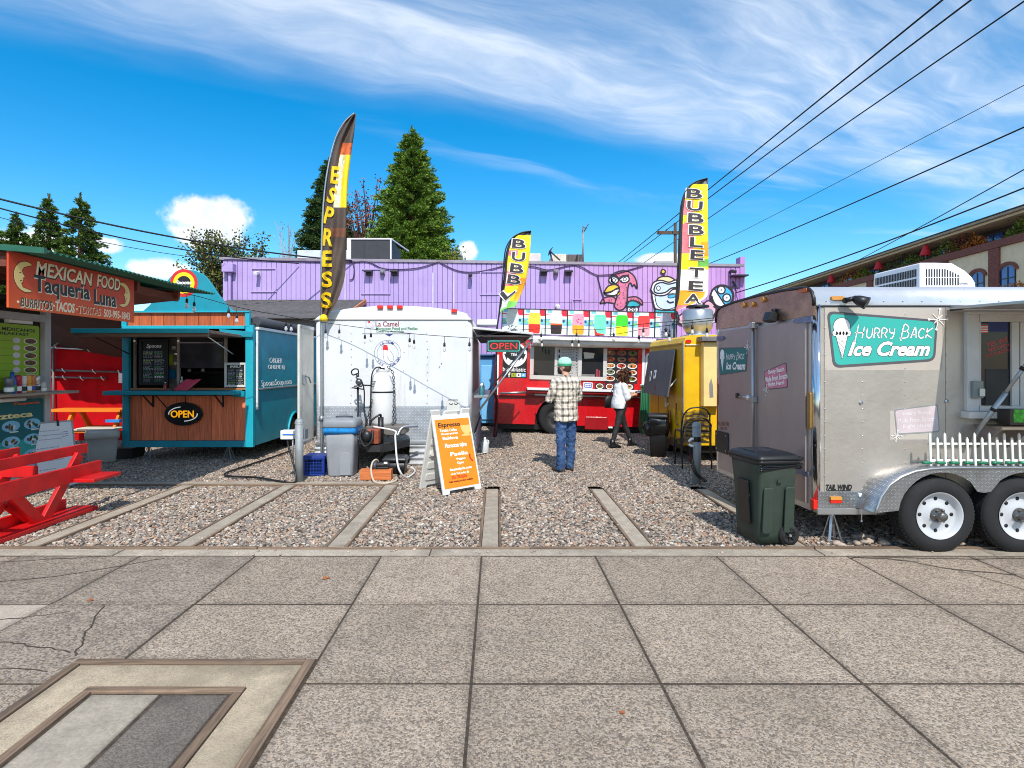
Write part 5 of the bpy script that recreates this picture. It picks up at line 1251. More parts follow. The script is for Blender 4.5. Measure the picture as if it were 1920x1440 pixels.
# ================================================================ white box trailer
TY=9.57;tx0,tx1=XS(590,TY),XS(885,TY);TE=14.4
wt=thing('white_trailer','white box food trailer with camel logo, tongue towards the pavement','trailer',((tx0+tx1)/2,12,0))
WTP=mat('trailer_white',(214,215,216),.35,var=.03,dirt=.10,streak=.35);WCAP=mat('cap_white',(222,218,208),.45,var=.03,dirt=.10,streak=.3)
def tprof(ins=0.0):
    w=(tx1-tx0)/2-ins;cx=(tx0+tx1)/2;zc=ZS(572,TY)-ins;ze=ZS(588,TY)-ins
    pts=[]
    for i in range(-14,15):
        s=i/14;a=abs(s);z=zc-(zc-ze)*a ** 2.2
        if a > .9:k=(a-.9)/.1;z -= .20*(1-math.sqrt(max(0,1-k*k)))
        pts.append((cx+w*s,z))
    return pts
zc0=ZS(599.5,TY);TF=(Vector((0,TY,0)),Vector((1,0,0)),Vector((0,0,1)))
bodyp=[(tx0,.40),(tx1,.40),(tx1,zc0),(tx0,zc0)]
b=MB();q=rrect(tx0,TY,tx1,TE,.09,6);b.loft([[Vector((p[0],p[1],z)) for p in q] for z in (.42,zc0+.01)]);part(wt,'body',b,WTP)
tp=tprof();b=MB();rings=[]
for y_,ins in ((TY+.16,.10),(TY+.05,.02),(TY-.01,.0),(TY-.012,0),(TE,0)):
    pp=tprof(ins);rings.append([Vector((x,y_ if ins < .05 else y_-.12,z)) for x,z in pp])
rings=[]
for k,(y_,dz,dx) in enumerate(((TY-.015,-.20,.0),(TY-.012,-.10,.0),(TY+.02,-.03,.0),(TY+.12,0,0),(TE,0,0))):
    pp=tprof(0);rings.append([Vector((x,y_,max(zc0,z+dz) if k < 3 else z)) for x,z in pp]+[Vector((tx1+.012,y_,zc0)),Vector((tx0-.012,y_,zc0))])
b.loft(rings);part(wt,'roof_cap',b,WCAP)
b=MB();b.prism(rect(tx0-.015,zc0-.012,tx1+.015,zc0+.004),TF,.0,.018);part(wt,'cap_trim',b,mat('trim_grey',(120,120,118),.5))
TW=sp_w=lambda x,y:(XS(x,TY),ZS(y,TY))
def tpan(name,pts,m,d0,d1,bev=0,sub=None):q=MB();q.prism(pts,TF,d0,d1);return part(wt,name,q,m,bev,sub)
sm_=[590,658.5,801,885]
for i in range(3):tpan('front_sheet',rect(XS(sm_[i],TY)+(.07 if i == 0 else .002),ZS(762,TY),XS(sm_[i+1],TY)-(.07 if i == 2 else .002),zc0-.014),WTP,0,.006)
tpan('stone_guard',rect(tx0+.05,ZS(829,TY),tx1-.05,ZS(762.5,TY)),TREAD_F,0,.012)
tpan('bottom_rail',rect(tx0+.02,ZS(833,TY),tx1-.02,ZS(829,TY)),ALU,0,.02)
rv=MB()
for cx_ in (658.5,801,757):
    for k in range(16 if cx_ != 757 else 3):x_,z_=TW(cx_+random.uniform(-1,1),626+k*14.5*(1 if cx_ != 757 else 2.4));rv.lathe([(.009,0),(.006,.004),(0,.005)],(x_,TY-.006,z_),8,'Y',Matrix.Scale(-1,3,(0,1,0)))
part(wt,'rivets',rv,mat('rivet_grey',(110,112,116),.5),kind='stuff')
for cx_,cy_ in ((824,688),(828,682)):q=MB();q.prism(ell(*TW(cx_,cy_),.009,.009,10),TF,.006,.012);part(wt,'vent_hole',q,BLACK)
for cx_,cy_ in ((713.5,576),(732,576),(750,576),(852,583)):
    x_,z_=TW(cx_,cy_);q=MB();q.prism(rrect(x_-.05,z_-.028,x_+.05,z_+.028,.012),TF,-.0,.045);part(wt,'marker_lamp',q,RED_L,.004)
# lettering and the round camel badge
MAR=mat('ink_maroon',(128,28,40),.5);GRI=mat('ink_green',(20,118,66),.5);NAV=mat('ink_navy',(44,60,120),.5);REDI=mat('ink_red',(206,34,40),.5)
b=MB();b.use(MAR);text(b,'La Camel',TF,XS(726,TY),ZS(607.5,TY),XS(748,TY)-XS(705,TY),.085,.006,.008,.015)
b.use(GRI);text(b,'Moroccan Food and Paellas',TF,XS(744,TY),ZS(616,TY),XS(783,TY)-XS(705,TY),.045,.006,.008,.02);text(b,'Catering Available',TF,XS(731,TY),ZS(622,TY),XS(757,TY)-XS(705,TY),.045,.006,.008,.02)
part(wt,'lettering',b)
def camel(b,cx,cz,R,fr,d):
    b.use(NAV);b.stroke(ell(cx,cz,R,R,36),R*.02,fr,d,d+.002,True);b.stroke(ell(cx,cz,R*.80,R*.80,36),R*.02,fr,d,d+.002,True)
    def T(*q):return [(cx+p[0]*R,cz+p[1]*R) for p in q]
    def C(*q):return [(p.x,p.y) for p in bez([Vector((cx+p[0]*R,cz+p[1]*R,0)) for p in q],5)]
    b.use(mat('camel_white',(236,236,238),.6));b.prism(C((-.35,.35),(-.1,.28),(.12,.3),(.3,.05),(.45,-.25),(.42,-.5),(.28,-.6),(.1,-.45),(-.02,-.2),(-.1,-.5),(-.12,-.75),(-.3,-.5),(-.32,-.1),(-.35,.35)),fr,d,d+.002)
    b.use(NAV);b.stroke(C((-.32,.3),(-.32,-.1),(-.28,-.45),(-.12,-.75)),R*.025,fr,d+.002,d+.003);b.stroke(C((.12,.3),(.3,.05),(.45,-.25),(.42,-.5),(.28,-.6),(.1,-.45),(-.02,-.2)),R*.025,fr,d+.002,d+.003)
    b.stroke(C((.02,.1),(.1,.13),(.2,.1)),R*.03,fr,d+.002,d+.003);b.prism(ell(cx+.3*R,cz-.42*R,R*.03,R*.02,8),fr,d+.002,d+.003)
    b.use(REDI);b.prism(T((-.38,.3),(.06,.22),(-.02,.62),(-.3,.68)),fr,d,d+.004)
    b.use(NAV);b.stroke(T((-.12,.65),(-.42,.55),(-.44,.3)),R*.02,fr,d+.004,d+.005)
b=MB();camel(b,*TW(727,663),.225,TF,.0065)
b.use(NAV)
def arc_text(b,s,cx,cz,R,a0,a1,h,fr,d):
    n=len(s)
    for i,ch in enumerate(s):
        if ch == ' ':continue
        a=a0+(a1-a0)*i/max(1,n-1);up=1 if a0 > a1 else-1
        text(b,ch,fr,cx+R*math.cos(a),cz+R*math.sin(a),h=h,d0=d,d1=d+.002,rot=(a-PI/2) if up > 0 else (a+PI/2),ref='a' if ch.islower() and ch not in 'dtl' else 'C',bold=.02)
x_,z_=TW(727,663);arc_text(b,'La Camel',x_,z_,.19,math.radians(125),math.radians(55),.035,TF,.0065);arc_text(b,'food cart',x_,z_,.205,math.radians(-75),math.radians(-15),.03,TF,.0065);arc_text(b,'PDX',x_,z_,.205,math.radians(-140),math.radians(-115),.03,TF,.0065)
part(wt,'camel_badge',b)
b=MB();x_,z_=TW(694,608);camel(b,x_,z_,.085,TF,.0065);part(wt,'camel_badge',b)
b=MB();b.use(NAV);b.prism([TW(722,626.5),TW(737,626.5),TW(730,631)],TF,.006,.008);b.use(mat('thin_black',(60,60,62),.5));b.prism(rect(*TW(679,626.2),*TW(770,625.4)),TF,.006,.010);part(wt,'decal',b)
b=MB();b.use(mat('sticker_white',(216,214,206),.5));b.prism(rrect(*TW(838,771),*TW(862,749),.02),TF,.012,.016);b.use(INK_K)
for k in range(2):b.stroke(ell(*TW(846+k*9,756),.028,.02,10,PI,2*PI),.012,TF,.016,.018)
b.prism(rect(*TW(840,750.5),*TW(859,749)),TF,.016,.018);part(wt,'socket_cover',b)
# open front door leaf on the left, seen from its inside
dx0=tx0-.012;dd=thing('trailer_door','white trailer door swung fully open beside the turquoise trailer','door',(dx0,9.2,.4))
b=MB();b.box(dx0-.04,dx0,8.88,9.56,.42,ZS(611,9.2));dpart=part(dd,'leaf',b,mat('door_cream',(214,208,194),.5,var=.06,dirt=.22),.01)
b=MB();
for z0_,z1_ in ((.42,.47),(2.28,ZS(611,9.2)+.001)):b.box(dx0-.002,dx0+.012,8.89,9.55,z0_,z1_)
b.box(dx0-.002,dx0+.012,8.88,8.93,.42,2.3);part(dd,'frame',b,ALU,sub=dpart)
b=MB();b.box(dx0,dx0+.03,9.0,9.12,ZS(720,9.05),ZS(702,9.05));b.tube([(dx0+.03,9.06,ZS(705,9.05)),(dx0+.07,9.1,ZS(707,9.05)),(dx0+.07,9.2,ZS(718,9.05))],.014,8);part(dd,'latch',b,STEEL,.004,sub=dpart)
# skirting
def corr_sheet(p0,p1,z0,z1,amp,pitch,horiz,m,root,name,t=.004,depth=None):
    """corrugated sheet on the vertical plane p0-p1; ridges run horizontally or vertically"""
    p0=Vector(p0);p1=Vector(p1);L=(p1-p0).length;d=(p1-p0).normalized();nn=d.cross(Vector((0,0,1)));b=MB()
    if horiz:
        n=max(8,int((z1-z0)/pitch*8));prof_=[(z0+(z1-z0)*i/n,amp*math.sin(2*PI*(z1-z0)*i/n/pitch)) for i in range(n+1)]
        vs=[p+nn*a+Vector((0,0,z)) for p in (p0,p1) for z,a in prof_];k=n+1
        b.add(vs,[(i,k+i,k+i+1,i+1) for i in range(n)],True)
    else:
        n=max(8,int(L/pitch*8));prof_=[(L*i/n,amp*math.sin(2*PI*L*i/n/pitch)) for i in range(n+1)]
        vs=[p0+d*x+nn*a+Vector((0,0,z)) for z in (z0,z1) for x,a in prof_];k=n+1
        b.add(vs,[(i,i+1,k+i+1,k+i) for i in range(n)],True)
    o=part(root,name,b,m);s=o.modifiers.new('s','SOLIDIFY');s.thickness=t;return o
CORW=mat('corrugated_white',(216,217,218),.4,metal=.1,var=.06,dirt=.2);CORG=mat('corrugated_grey',(150,152,156),.4,metal=.5,var=.15,dirt=.3)
corr_sheet((tx0,TY+.02,0),(XS(622,TY),TY+.02,0),.0,.42,.018,.085,True,CORW,wt,'skirting');corr_sheet((XS(768,TY),TY+.0,0),(tx1,TY+.0,0),.0,.42,.018,.10,True,CORW,wt,'skirting')
corr_sheet((tx1+.02,TY,0),(tx1+.02,TE,0),.0,.46,.02,.11,True,CORG,wt,'skirting')
# tongue: A-frame, coupler, jack
b=MB()
for sx in (-1,1):b.bar((-1.88+sx*.42,TY+.1,.38),(-1.88+sx*.06,8.75,.38),.06,.11)
b.box(-1.98,-1.78,8.62,8.86,.36,.46);ton=part(wt,'tongue',b,mat('tongue_black',(40,38,38),.6,var=.2),.006)
b=MB();b.loft([[Vector((-1.92+p[0],9.17+p[1]*.45,z)) for p in rrect(-w_,-.5,w_,.5,.16,5)] for z,w_ in ((.58,.42),(.60,.47),(.70,.48),(.72,.46))]);part(wt,'tool_tray',b,mat('tray_mesh',(112,106,100),.6,metal=.3,fine=.6,fs=200),.02,sub=ton)
b=MB();b.box(-2.0,-1.82,8.68,8.86,.47,.70);part(wt,'coupler',b,mat('rust_orange',(150,72,44),.7,var=.3,vs=20,bump=.4),.02,sub=ton)
b=MB();b.tube(bez([(-2.06,8.62,.72),(-2.08,8.58,.6),(-2.0,8.56,.46),(-1.9,8.58,.55),(-1.9,8.62,.70)],6),.02,8);b.ball((-1.99,8.62,.60),.085,12,8,(1,.7,1.1));part(wt,'coupler_lock',b,BLACK,.02,sub=ton)
b=MB();b.cyl((XS(714,8.9),8.9,.46),(XS(714,8.9),8.9,ZS(782,8.9)),.045,n=16);b.cyl((XS(714,8.9),8.9,.1),(XS(714,8.9),8.9,.46),.03);b.tube(bez([(XS(714,8.9),8.9,ZS(782,8.9)),(XS(711,8.8),8.85,ZS(778,8.8)),(XS(697,8.8),8.8,ZS(788,8.8)),(XS(694,8.8),8.8,ZS(798,8.8))],6),.016,8);part(wt,'jack',b,BLACK,sub=ton)
b=MB()
for k in range(4):b.box(-2.24,-2.10,8.75,8.9,.54+k*.045,.565+k*.045)
part(wt,'hitch_step',b,ALU,sub=ton)
b=MB();b.tube(bez([P(745,817,8.9),P(752,804,8.95),P(762,800,9.0),P(783,799,9.1)],6),.022,10);part(wt,'grab_rail',b,ALU,sub=ton)
# gas cylinder
gx=XS(718,9.3);gz0=.60;gz1=ZS(698,9.1)
gc=thing('propane_cylinder','tall white propane cylinder chained to the white trailer tongue','gas cylinder',(gx,9.3,.7))
b=MB();r_=.195;b.lathe([(.12,.7),(r_-.03,.70),(r_,.76),(r_,gz1-.10),(r_-.02,gz1-.05),(r_-.07,gz1-.01),(.05,gz1+.01),(.0,gz1+.01)],(gx,9.3,0),32);cy=part(gc,'cylinder',b,mat('cylinder_white',(222,221,218),.4,var=.04,dirt=.08))
b=MB();b.lathe([(.10,0),(.115,.01),(.115,.09),(.10,.095),(.09,.09)],(gx,9.3,gz1+.0),24,cap=False);part(gc,'collar',b,MATS['cylinder_white'],sub=cy)
b=MB();b.cyl((gx,9.3,gz1),(gx,9.3,gz1+.08),.025);b.cyl((gx-.02,9.2,gz1+.06),(gx+.05,9.2,gz1+.06),.018);part(gc,'valve',b,BLACK,sub=cy)
b=MB();b.lathe([(r_+.004,0),(r_+.006,.012),(r_+.004,.024)],(gx,9.3,ZS(737,9.1)),32,cap=False);part(gc,'strap',b,BLACK,sub=cy)
b=MB();b.use(INK_K)
for k in range(4):b.box(gx-.15+k*.0,gx-.15+.07-.01*k,9.3-math.sqrt(r_ ** 2-.11 ** 2)-.022,9.3-math.sqrt(r_ ** 2-.11 ** 2)-.018,ZS(716+k*3,9.1),ZS(715+k*3,9.1))
part(gc,'label_print',b,sub=cy)
# chain in front of the cylinder: linked rings
CHN=mat('chain_black',(34,33,34),.45,metal=.5)
def chain(pts,root,sub=None,pitch=.046,r=.018,t=.0055):
    pts=[Vector(p) for p in pts];b=MB();acc=0;i=0;k=0;d=[(pts[j+1]-pts[j]).length for j in range(len(pts)-1)];tot=sum(d);s=0
    while s < tot:
        a=0;j=0
        while j < len(d)-1 and a+d[j] < s:a += d[j];j += 1
        p=pts[j].lerp(pts[j+1],(s-a)/d[j]);tn=(pts[j+1]-pts[j]).normalized()
        n1=tn.cross(Vector((0,1,0))).normalized() if k % 2 == 0 else tn.cross(tn.cross(Vector((0,1,0)))).normalized()
        b.tube([p+tn*math.cos(q)*r*1.45+n1*math.sin(q)*r for q in [2*PI*m_/10 for m_ in range(10)]],t,5,closed=True);s += pitch;k += 1
    return part(root,'chain',b,CHN,sub=sub)
chain(bez([P(729,689,9.05),P(737,702,9.05),P(739,740,9.06),P(737,790,9.06),P(735,806,9.0),P(728,818,8.95)],8),gc);chain(bez([P(697,752,9.1),P(692,775,9.05),P(685,800,8.95),P(681,815,8.9)],6),gc)
b=MB();b.tube(bez([P(716,689,9.2),P(706,689,9.15),P(699,697,9.1),P(696,715,9.1),P(695,750,9.1),P(693,800,9.1),P(690,815,9.1)],8),.011,8);part(gc,'gas_hose',b,BLACK)
# regulator stand left of the cylinder
rg=thing('regulator_stand','black pipe stand with a gas regulator and coiled hose by the white trailer','regulator',(XS(671,9.2),9.2,0))
b=MB();b.cyl((XS(671,9.2),9.2,0),(XS(671,9.2),9.2,ZS(725,9.2)),.017);part(rg,'post',b,BLACK)
b=MB();b.lathe([(.0,0),(.06,.0),(.07,.015),(.05,.03),(0,.035)],P(671,726,9.2),18);b.ball(P(673,716,9.15),.058,14,9,(1,.8,1));b.cyl(P(671,707,9.2),P(670,700,9.2),.025);part(rg,'regulator',b,mat('regulator_grey',(120,120,122),.35,metal=.6))
b=MB();b.cyl(P(678,722,9.2),P(697,723,9.2),.012);b.cyl(P(660,727,9.2),P(682,730,9.2),.010);part(rg,'pipe',b,BLACK)
b=MB();b.tube(bez([P(671,700,9.1),P(662,703,9.1),P(659,697,9.1),P(664,692,9.08),P(671,693,9.08),P(672,702,9.08),P(668,708,9.05),P(678,715,9.05),P(683,735,9.05),P(683,770,9.05),P(688,798,9.0)],8),.011,8);part(rg,'hose',b,BLACK)
# white water hose
b=MB();b.tube(bez([P(700,800,8.85),P(740,808,8.8),P(741,820,8.7),P(744,860,8.5),P(749,882,8.3),Vector((XS(760,8.4),8.4,.02)),Vector((XS(772,8.6),8.6,.02)),Vector((XS(778,8.9),8.9,.03)),P(770,876,9.0)],8),.015,8)
single('white_hose',b,mat('hose_white',(206,204,198),.4),'white hose hanging down beside the gas cylinder','hose')
b=MB();b.tube(bez([P(712,872,8.5),P(706,862,8.4),P(698,868,8.3),P(696,885,8.2),Vector((XS(702,8.05),8.05,.03)),Vector((XS(720,7.95),7.95,.025)),Vector((XS(740,8.1),8.1,.025)),Vector((XS(745,8.35),8.35,.02))],8),.014,8)
single('cream_hose',b,mat('hose_cream',(196,182,160),.4),'cream hose looping over the timber block onto the gravel','hose')
b=MB();b.box(XS(677,8.35),XS(735,8.35),8.28,8.42,.0,.155);single('timber_block',b,wood('block_orange',(186,104,54),'X',.7,.3),'short orange timber block lying in front of the trailer tongue','timber block',bevel=.006)
t=thing('water_pump','small black pump sitting on the timber block','pump',(XS(718,8.4),8.36,.155));b=MB();b.cyl(P(706,872,8.36),P(730,872,8.36),.05);b.box(XS(707,8.36),XS(729,8.36),8.31,8.41,.157,.19);part(t,'motor',b,BLACK,.01);b=MB();b.cyl(P(700,873,8.36),P(707,873,8.36),.065);part(t,'pump_head',b,mat('pump_grey',(70,70,72),.5));b=MB();b.cbox(P(723,868,8.30),(.05,.01,.03));part(t,'pump_label',b,INK_W)
t=thing('battery_box','black lidded plastic box under the trailer tongue','box',(XS(742,8.9),8.9,0));b=MB();b.loft([[Vector((XS(742,8.9)+p[0],8.9+p[1],z)) for p in rrect(-w_,-.14,w_,.14,.02,3)] for z,w_ in ((.0,.15),(.2,.175))]);part(t,'tub',b,BLACK);b=MB();b.loft([[Vector((XS(742,8.9)+p[0],8.9+p[1],z)) for p in rrect(-w_,-w_*.9,w_,w_*.9,.02,3)] for z,w_ in ((.2,.19),(.23,.19),(.27,.15))]);part(t,'lid',b,mat('lid_grey',(48,48,52),.4))
# bollards
def bollard(x,y,h,r,label,group='steel bollards',band=False):
    t=thing('bollard',label,'bollard',(x,y,0),group);b=MB();b.cyl((x,y,0),(x,y,h-r),r,n=24);part(t,'post',b,GALV)
    b=MB();b.lathe([(r+.004,h-r-.02),(r+.008,h-r-.0),(r*.95,h-r*.55),(r*.6,h-r*.12),(0,h)],(x,y,0),24);part(t,'cap',b,GALV)
    return t
p_=G(561,904);b1=bollard(p_.x,p_.y,.92,.056,'galvanised steel bollard beside the blue crate with a socket box behind it')
t=thing('socket_box','white outdoor power box with a blue stripe behind the bollard','power box',P(545,822,8.3));b=MB();b.box(XS(529,8.3),XS(553,8.3),8.22,8.36,ZS(823,8.3),ZS(806,8.3));part(t,'box',b,WHITE,.012);b=MB();b.box(XS(530,8.22),XS(551,8.22),8.214,8.219,ZS(816,8.22),ZS(813.5,8.22));part(t,'stripe',b,mat('blue_tape',(40,110,200),.5))
b=MB();b.box(XS(568,8.3),XS(576,8.3),8.2,8.34,ZS(822,8.3),ZS(804,8.3));b.cyl(P(552,814,8.29),P(570,814,8.29),.012);b.cyl((XS(549,8.25),8.25,.3),(XS(549,8.25),8.25,ZS(823,8.3)),.012);part(t,'gauge',b,mat('gauge_grey',(132,136,138),.4,metal=.4))
b=MB();b.tube(bez([P(539,823,8.27),P(541,838,8.25),P(549,865,8.2),P(553,885,8.1),Vector((XS(552,8.05),8.05,.02)),Vector((XS(520,8.1),8.1,.03)),Vector((XS(480,8.35),8.35,.03)),Vector((XS(430,8.45),8.45,.03)),Vector((XS(424,8.7),8.7,.03)),Vector((XS(460,9.3),9.3,.03)),Vector((XS(510,10.2),10.2,.03)),Vector((XS(545,11),11,.03))],8),.015,8)
single('power_cable',b,BLACK,'black power cable trailing over the gravel from the bollard to the turquoise trailer','cable')
p_=G(1306,906);b2=bollard(p_.x,p_.y,.88,.058,'galvanised steel bollard with a black strap next to the yellow trailer')
b=MB();b.lathe([(.064,.60),(.067,.61),(.067,.66),(.064,.67)],(p_.x,p_.y,0),24,cap=False);b.o=ORG[b2.name];part(b2,'strap',b,BLACK)
t=thing('hose_bib','pair of white hose couplings with black hoses strapped to a bollard','tap',(p_.x-.09,p_.y-.02,.56))
b=MB();b.tube([(p_.x-.12,p_.y-.03,.60),(p_.x-.09,p_.y-.05,.64),(p_.x-.06,p_.y-.06,.64)],.02,8);b.tube([(p_.x-.12,p_.y-.03,.56),(p_.x-.09,p_.y-.05,.54),(p_.x-.06,p_.y-.06,.54)],.018,8);part(t,'coupling',b,INK_W)
for k in range(3):
    b=MB();b.tube(bez([(p_.x-.12+.025*k,p_.y-.04,.55),(p_.x-.11+.02*k,p_.y-.05,.35),(p_.x-.06+.02*k,p_.y-.08,.16),(p_.x+.05+.03*k,p_.y-.09,.06),(p_.x+.10,p_.y-.04,.03)],6),.007,8);part(t,'hose',b,BLACK)
# grey bin with a blue liner
bx,by=XS(643,8.75),8.75;GBN=mat('bin_grey',(146,148,152),.55,var=.06,dirt=.25,streak=.3)
t=thing('grey_bin','tall grey plastic litter bin with a blue bag beside the gas cylinder','bin',(bx,by,0))
b=MB();b.loft([[Vector((bx+p[0],by+p[1],z)) for p in rrect(-w_,-w_*.95,w_,w_*.95,.05,5)] for z,w_ in ((.0,.185),(.02,.19),(.45,.215),(.74,.235))]);part(t,'body',b,GBN)
for sx in (.09,):b=MB();b.prism([(-.09,.0),(-.09,.26),(-.06,.33),(0,.36),(.06,.33),(.08,.26),(.08,.0)],(Vector((bx+sx,by-.178,.02)),Vector((1,0,0)),Vector((0,-.03,1)).normalized()),-.01,.014);part(t,'foot_moulding',b,GBN,.008)
b=MB();rr_=[]
for z,w_ in ((.66,.245),(.70,.25),(.76,.246),(.78,.25)):rr_.append([Vector((bx+p[0]*(1+random.uniform(-.01,.01)),by+p[1]*.95,z+(random.uniform(-.03,.03) if z < .68 else 0))) for p in rrect(-w_,-w_,w_,w_,.05,6)])
b.loft(rr_);part(t,'liner',b,mat('liner_blue',(36,140,214),.35,var=.2,vs=14))
b=MB();b.loft([[Vector((bx+p[0],by+p[1]*.95,z)) for p in rrect(-w_,-w_,w_,w_,.06,5)] for z,w_ in ((.745,.255),(.76,.262),(.83,.255),(.87,.235),(.875,.12))]);part(t,'lid',b,mat('bin_lid',(132,136,140),.5,var=.06))
b=MB();b.stroke(ell(0,0,.14,.08,18,math.radians(20),math.radians(160)),.02,(Vector((bx+.02,by-.02,.875)),Vector((1,0,0)),Vector((0,1,0))),0,.03);part(t,'lid_handle',b,GBN)
# milk crate
cx_,cy_=XS(592,8.75),8.8;CRB=mat('crate_blue',(20,52,132),.4,var=.1)
t=thing('milk_crate','dark blue milk crate upside down at the foot of the flag pole','crate',(cx_,cy_,0));hw=.17
b=MB();b.box(cx_-hw,cx_+hw,cy_-hw,cy_+hw,.285,.30);b.box(cx_-hw-.006,cx_+hw+.006,cy_-hw-.006,cy_+hw+.006,.245,.284)
b.box(cx_-hw,cx_+hw,cy_-hw,cy_+hw,.0,.03);part(t,'rim',b,CRB,.006)
for sx,sy in ((-1,-1),(1,-1),(1,1),(-1,1)):b=MB();b.cbox((cx_+sx*(hw-.02),cy_+sy*(hw-.02),.14),(.04,.04,.21));part(t,'corner_post',b,CRB,.005)
b=MB()
for k in range(4):
    zz_=.05+k*.05
    for (ax_,ay_,bx_,by_) in ((-1,-1,1,-1),(1,-1,1,1),(-1,1,1,1),(-1,-1,-1,1)):b.bar((cx_+ax_*(hw-.012),cy_+ay_*(hw-.012),zz_),(cx_+bx_*(hw-.012),cy_+by_*(hw-.012),zz_),.012,.012)
for k in range(7):
    f_=-hw+.04+k*(2*hw-.08)/6
    for a_,c_ in ((f_,-hw+.012),(f_,hw-.012)):b.bar((cx_+a_,cy_+c_,.02),(cx_+a_,cy_+c_,.25),.010,.010)
    for a_,c_ in ((-hw+.012,f_),(hw-.012,f_)):b.bar((cx_+a_,cy_+c_,.02),(cx_+a_,cy_+c_,.25),.010,.010)
part(t,'lattice',b,CRB)
b=MB();b.box(cx_-hw+.03,cx_+hw-.03,cy_-hw+.03,cy_+hw-.03,.01,.2);part(t,'inner_shade_fill',b,mat('crate_inside_shade',(14,34,92),.6))  # solid dark fill that paints the shade inside the open crate
# A-frame sign
FLp=Vector((-.69,7.30,0));FRp=Vector((-.21,7.72,0));au=(FRp-FLp).normalized();an=Vector((au.y,-au.x,0));aw_=(FRp-FLp).length
afs=thing('a_frame_sign','white folding pavement sign with an orange menu poster','sign',(FLp+FRp)/2+Vector((-.15,.2,0)))
HT=1.13;ups=(Vector((0,0,1))-an*.27).normalized();AF=(FLp+Vector((0,0,.0)),au,ups);PLW=mat('sign_plastic',(220,218,210),.5,var=.04,dirt=.1)
outer=[(0,0),(.10,0),(.115,.045),(aw_-.115,.045),(aw_-.10,0),(aw_,0),(aw_,HT),(aw_-.13,HT),(aw_-.15,HT-.09),(aw_-.20,HT-.09),(aw_-.215,HT-.02),(.215,HT-.02),(.20,HT-.09),(.15,HT-.09),(.13,HT),(0,HT)]
b=MB();b.prism(outer,AF,-.03,.0);fbd=part(afs,'front_board',b,PLW,.006)
backf=(FLp-an*(2*.27*HT*.955),au,(Vector((0,0,1))+an*.27).normalized())
b=MB();b.prism(outer,backf,.0,.03);bbd=part(afs,'rear_board',b,PLW,.006)
for k in range(5):b=MB();b.prism(rpoly([(.06+.02*k*0,.12+k*.17),(aw_-.06,.12+k*.17),(aw_-.06,.22+k*.17),(.06,.22+k*.17)],.03),backf,.03,.042);part(afs,'stiffener',b,PLW,.01,sub=bbd)
b=MB();b.cyl(backf[0]+backf[1]*.1+backf[2]*.5+an*.03,backf[0]+backf[1]*.1+backf[2]*.5+an*.06,.03);part(afs,'wheel_boss',b,PLW,sub=bbd)
b=MB();ORA=mat('poster_orange',(236,136,24),.55,var=.03);b.use(ORA);pw0,pw1,ph0,ph1=.035,aw_-.03,.075,HT-.14;b.prism(rect(pw0,ph0,pw1,ph1),AF,.0,.003)
ph=ph1-ph0;pm=(pw0+pw1)/2
CUP=mat('cup_cream',(244,200,118),.6);b.use(CUP);cxp,czp=pw1-.075,ph1-.17
b.prism([(cxp-.085,czp+.07),(cxp+.07,czp+.07),(cxp+.07,czp-.02),(cxp+.04,czp-.05),(cxp-.04,czp-.05),(cxp-.075,czp)],AF,.003,.0036);b.prism(ell(cxp-.01,czp-.065,.085,.014,16),AF,.003,.0036)
b.use(INK_K);text(b,'Espresso',AF,pm-.06,ph1-.085,.36,.075,.003,.0052,.02)
def at(s,cx,f,w,h,m=INK_W,bold=.022):b.use(m);text(b,s,AF,cx,ph0+ph*f,w,h,.003,.005,bold)
at('Turkish Coffee',pm-.09,.835,.28,.035);at('Moroccan spiced latte',pm-.075,.78,.27,.034);at('Baklava',pm-.075,.72,.25,.04);at('Moroccan tajine',pm+.0,.60,.36,.075)
at('Paella',pm+.03,.48,.29,.05);at('Vegan',pm+.04,.40,.16,.038);at('Gyro',pm+.03,.34,.11,.045);at('lacamelpdx.com',pm+.02,.255,.36,.045);at('call or Text orders @',pm-.01,.195,.30,.034)
at('503 778 0504',pm-.03,.145,.25,.04,mat('poster_red',(196,30,26),.6));at('Paella catering on site is available',pm-.01,.085,.40,.03,MATS['poster_red'] if False else mat('poster_maroon',(120,30,16),.6),.03)
b.use(MATS['poster_red']);b.stroke([(p.x,p.y) for p in bez([Vector((pw1-.08,ph0+ph*.455,0)),Vector((pw1-.085,ph0+ph*.41,0)),Vector((pw1-.07,ph0+ph*.37,0)),Vector((pw1-.04,ph0+ph*.345,0))],6)],.022,AF,.003,.0042);part(afs,'poster',b,sub=fbd)
# ================================================================ turquoise soup trailer
SY=10.0;SW=lambda x,y:(XS(x,SY),ZS(y,SY));SFR=(Vector((0,SY,0)),Vector((1,0,0)),Vector((0,0,1)))
TUR=mat('turquoise_paint',(14,138,156),.45,var=.08,dirt=.16,streak=.3);TURL=mat('turquoise_light',(24,166,184),.45,var=.06,dirt=.05);TURD=mat('turquoise_side',(14,150,170),.4,var=.08,dirt=.2,streak=.5)
sp=thing('soup_trailer','turquoise food trailer with cedar boards and a domed sign','trailer',(-5.45,12,0))
sx0,sx1=XS(232,SY),XS(476,SY);SE=14.2;zf0=ZS(836,SY)
def spp(name,pts,m,d0,d1,bev=0,sub=None,fr=None):q=MB();q.prism(pts,fr or SFR,d0,d1);return part(sp,name,q,m,bev,sub)
SIDE=(Vector((sx1,0,0)),Vector((0,1,0)),Vector((0,0,1)))   # right side wall, u = depth
def su(x,y):Y=sx1*F/(x-VX);return (Y,ZS(y,Y))
ztop=ZS(630,SY)
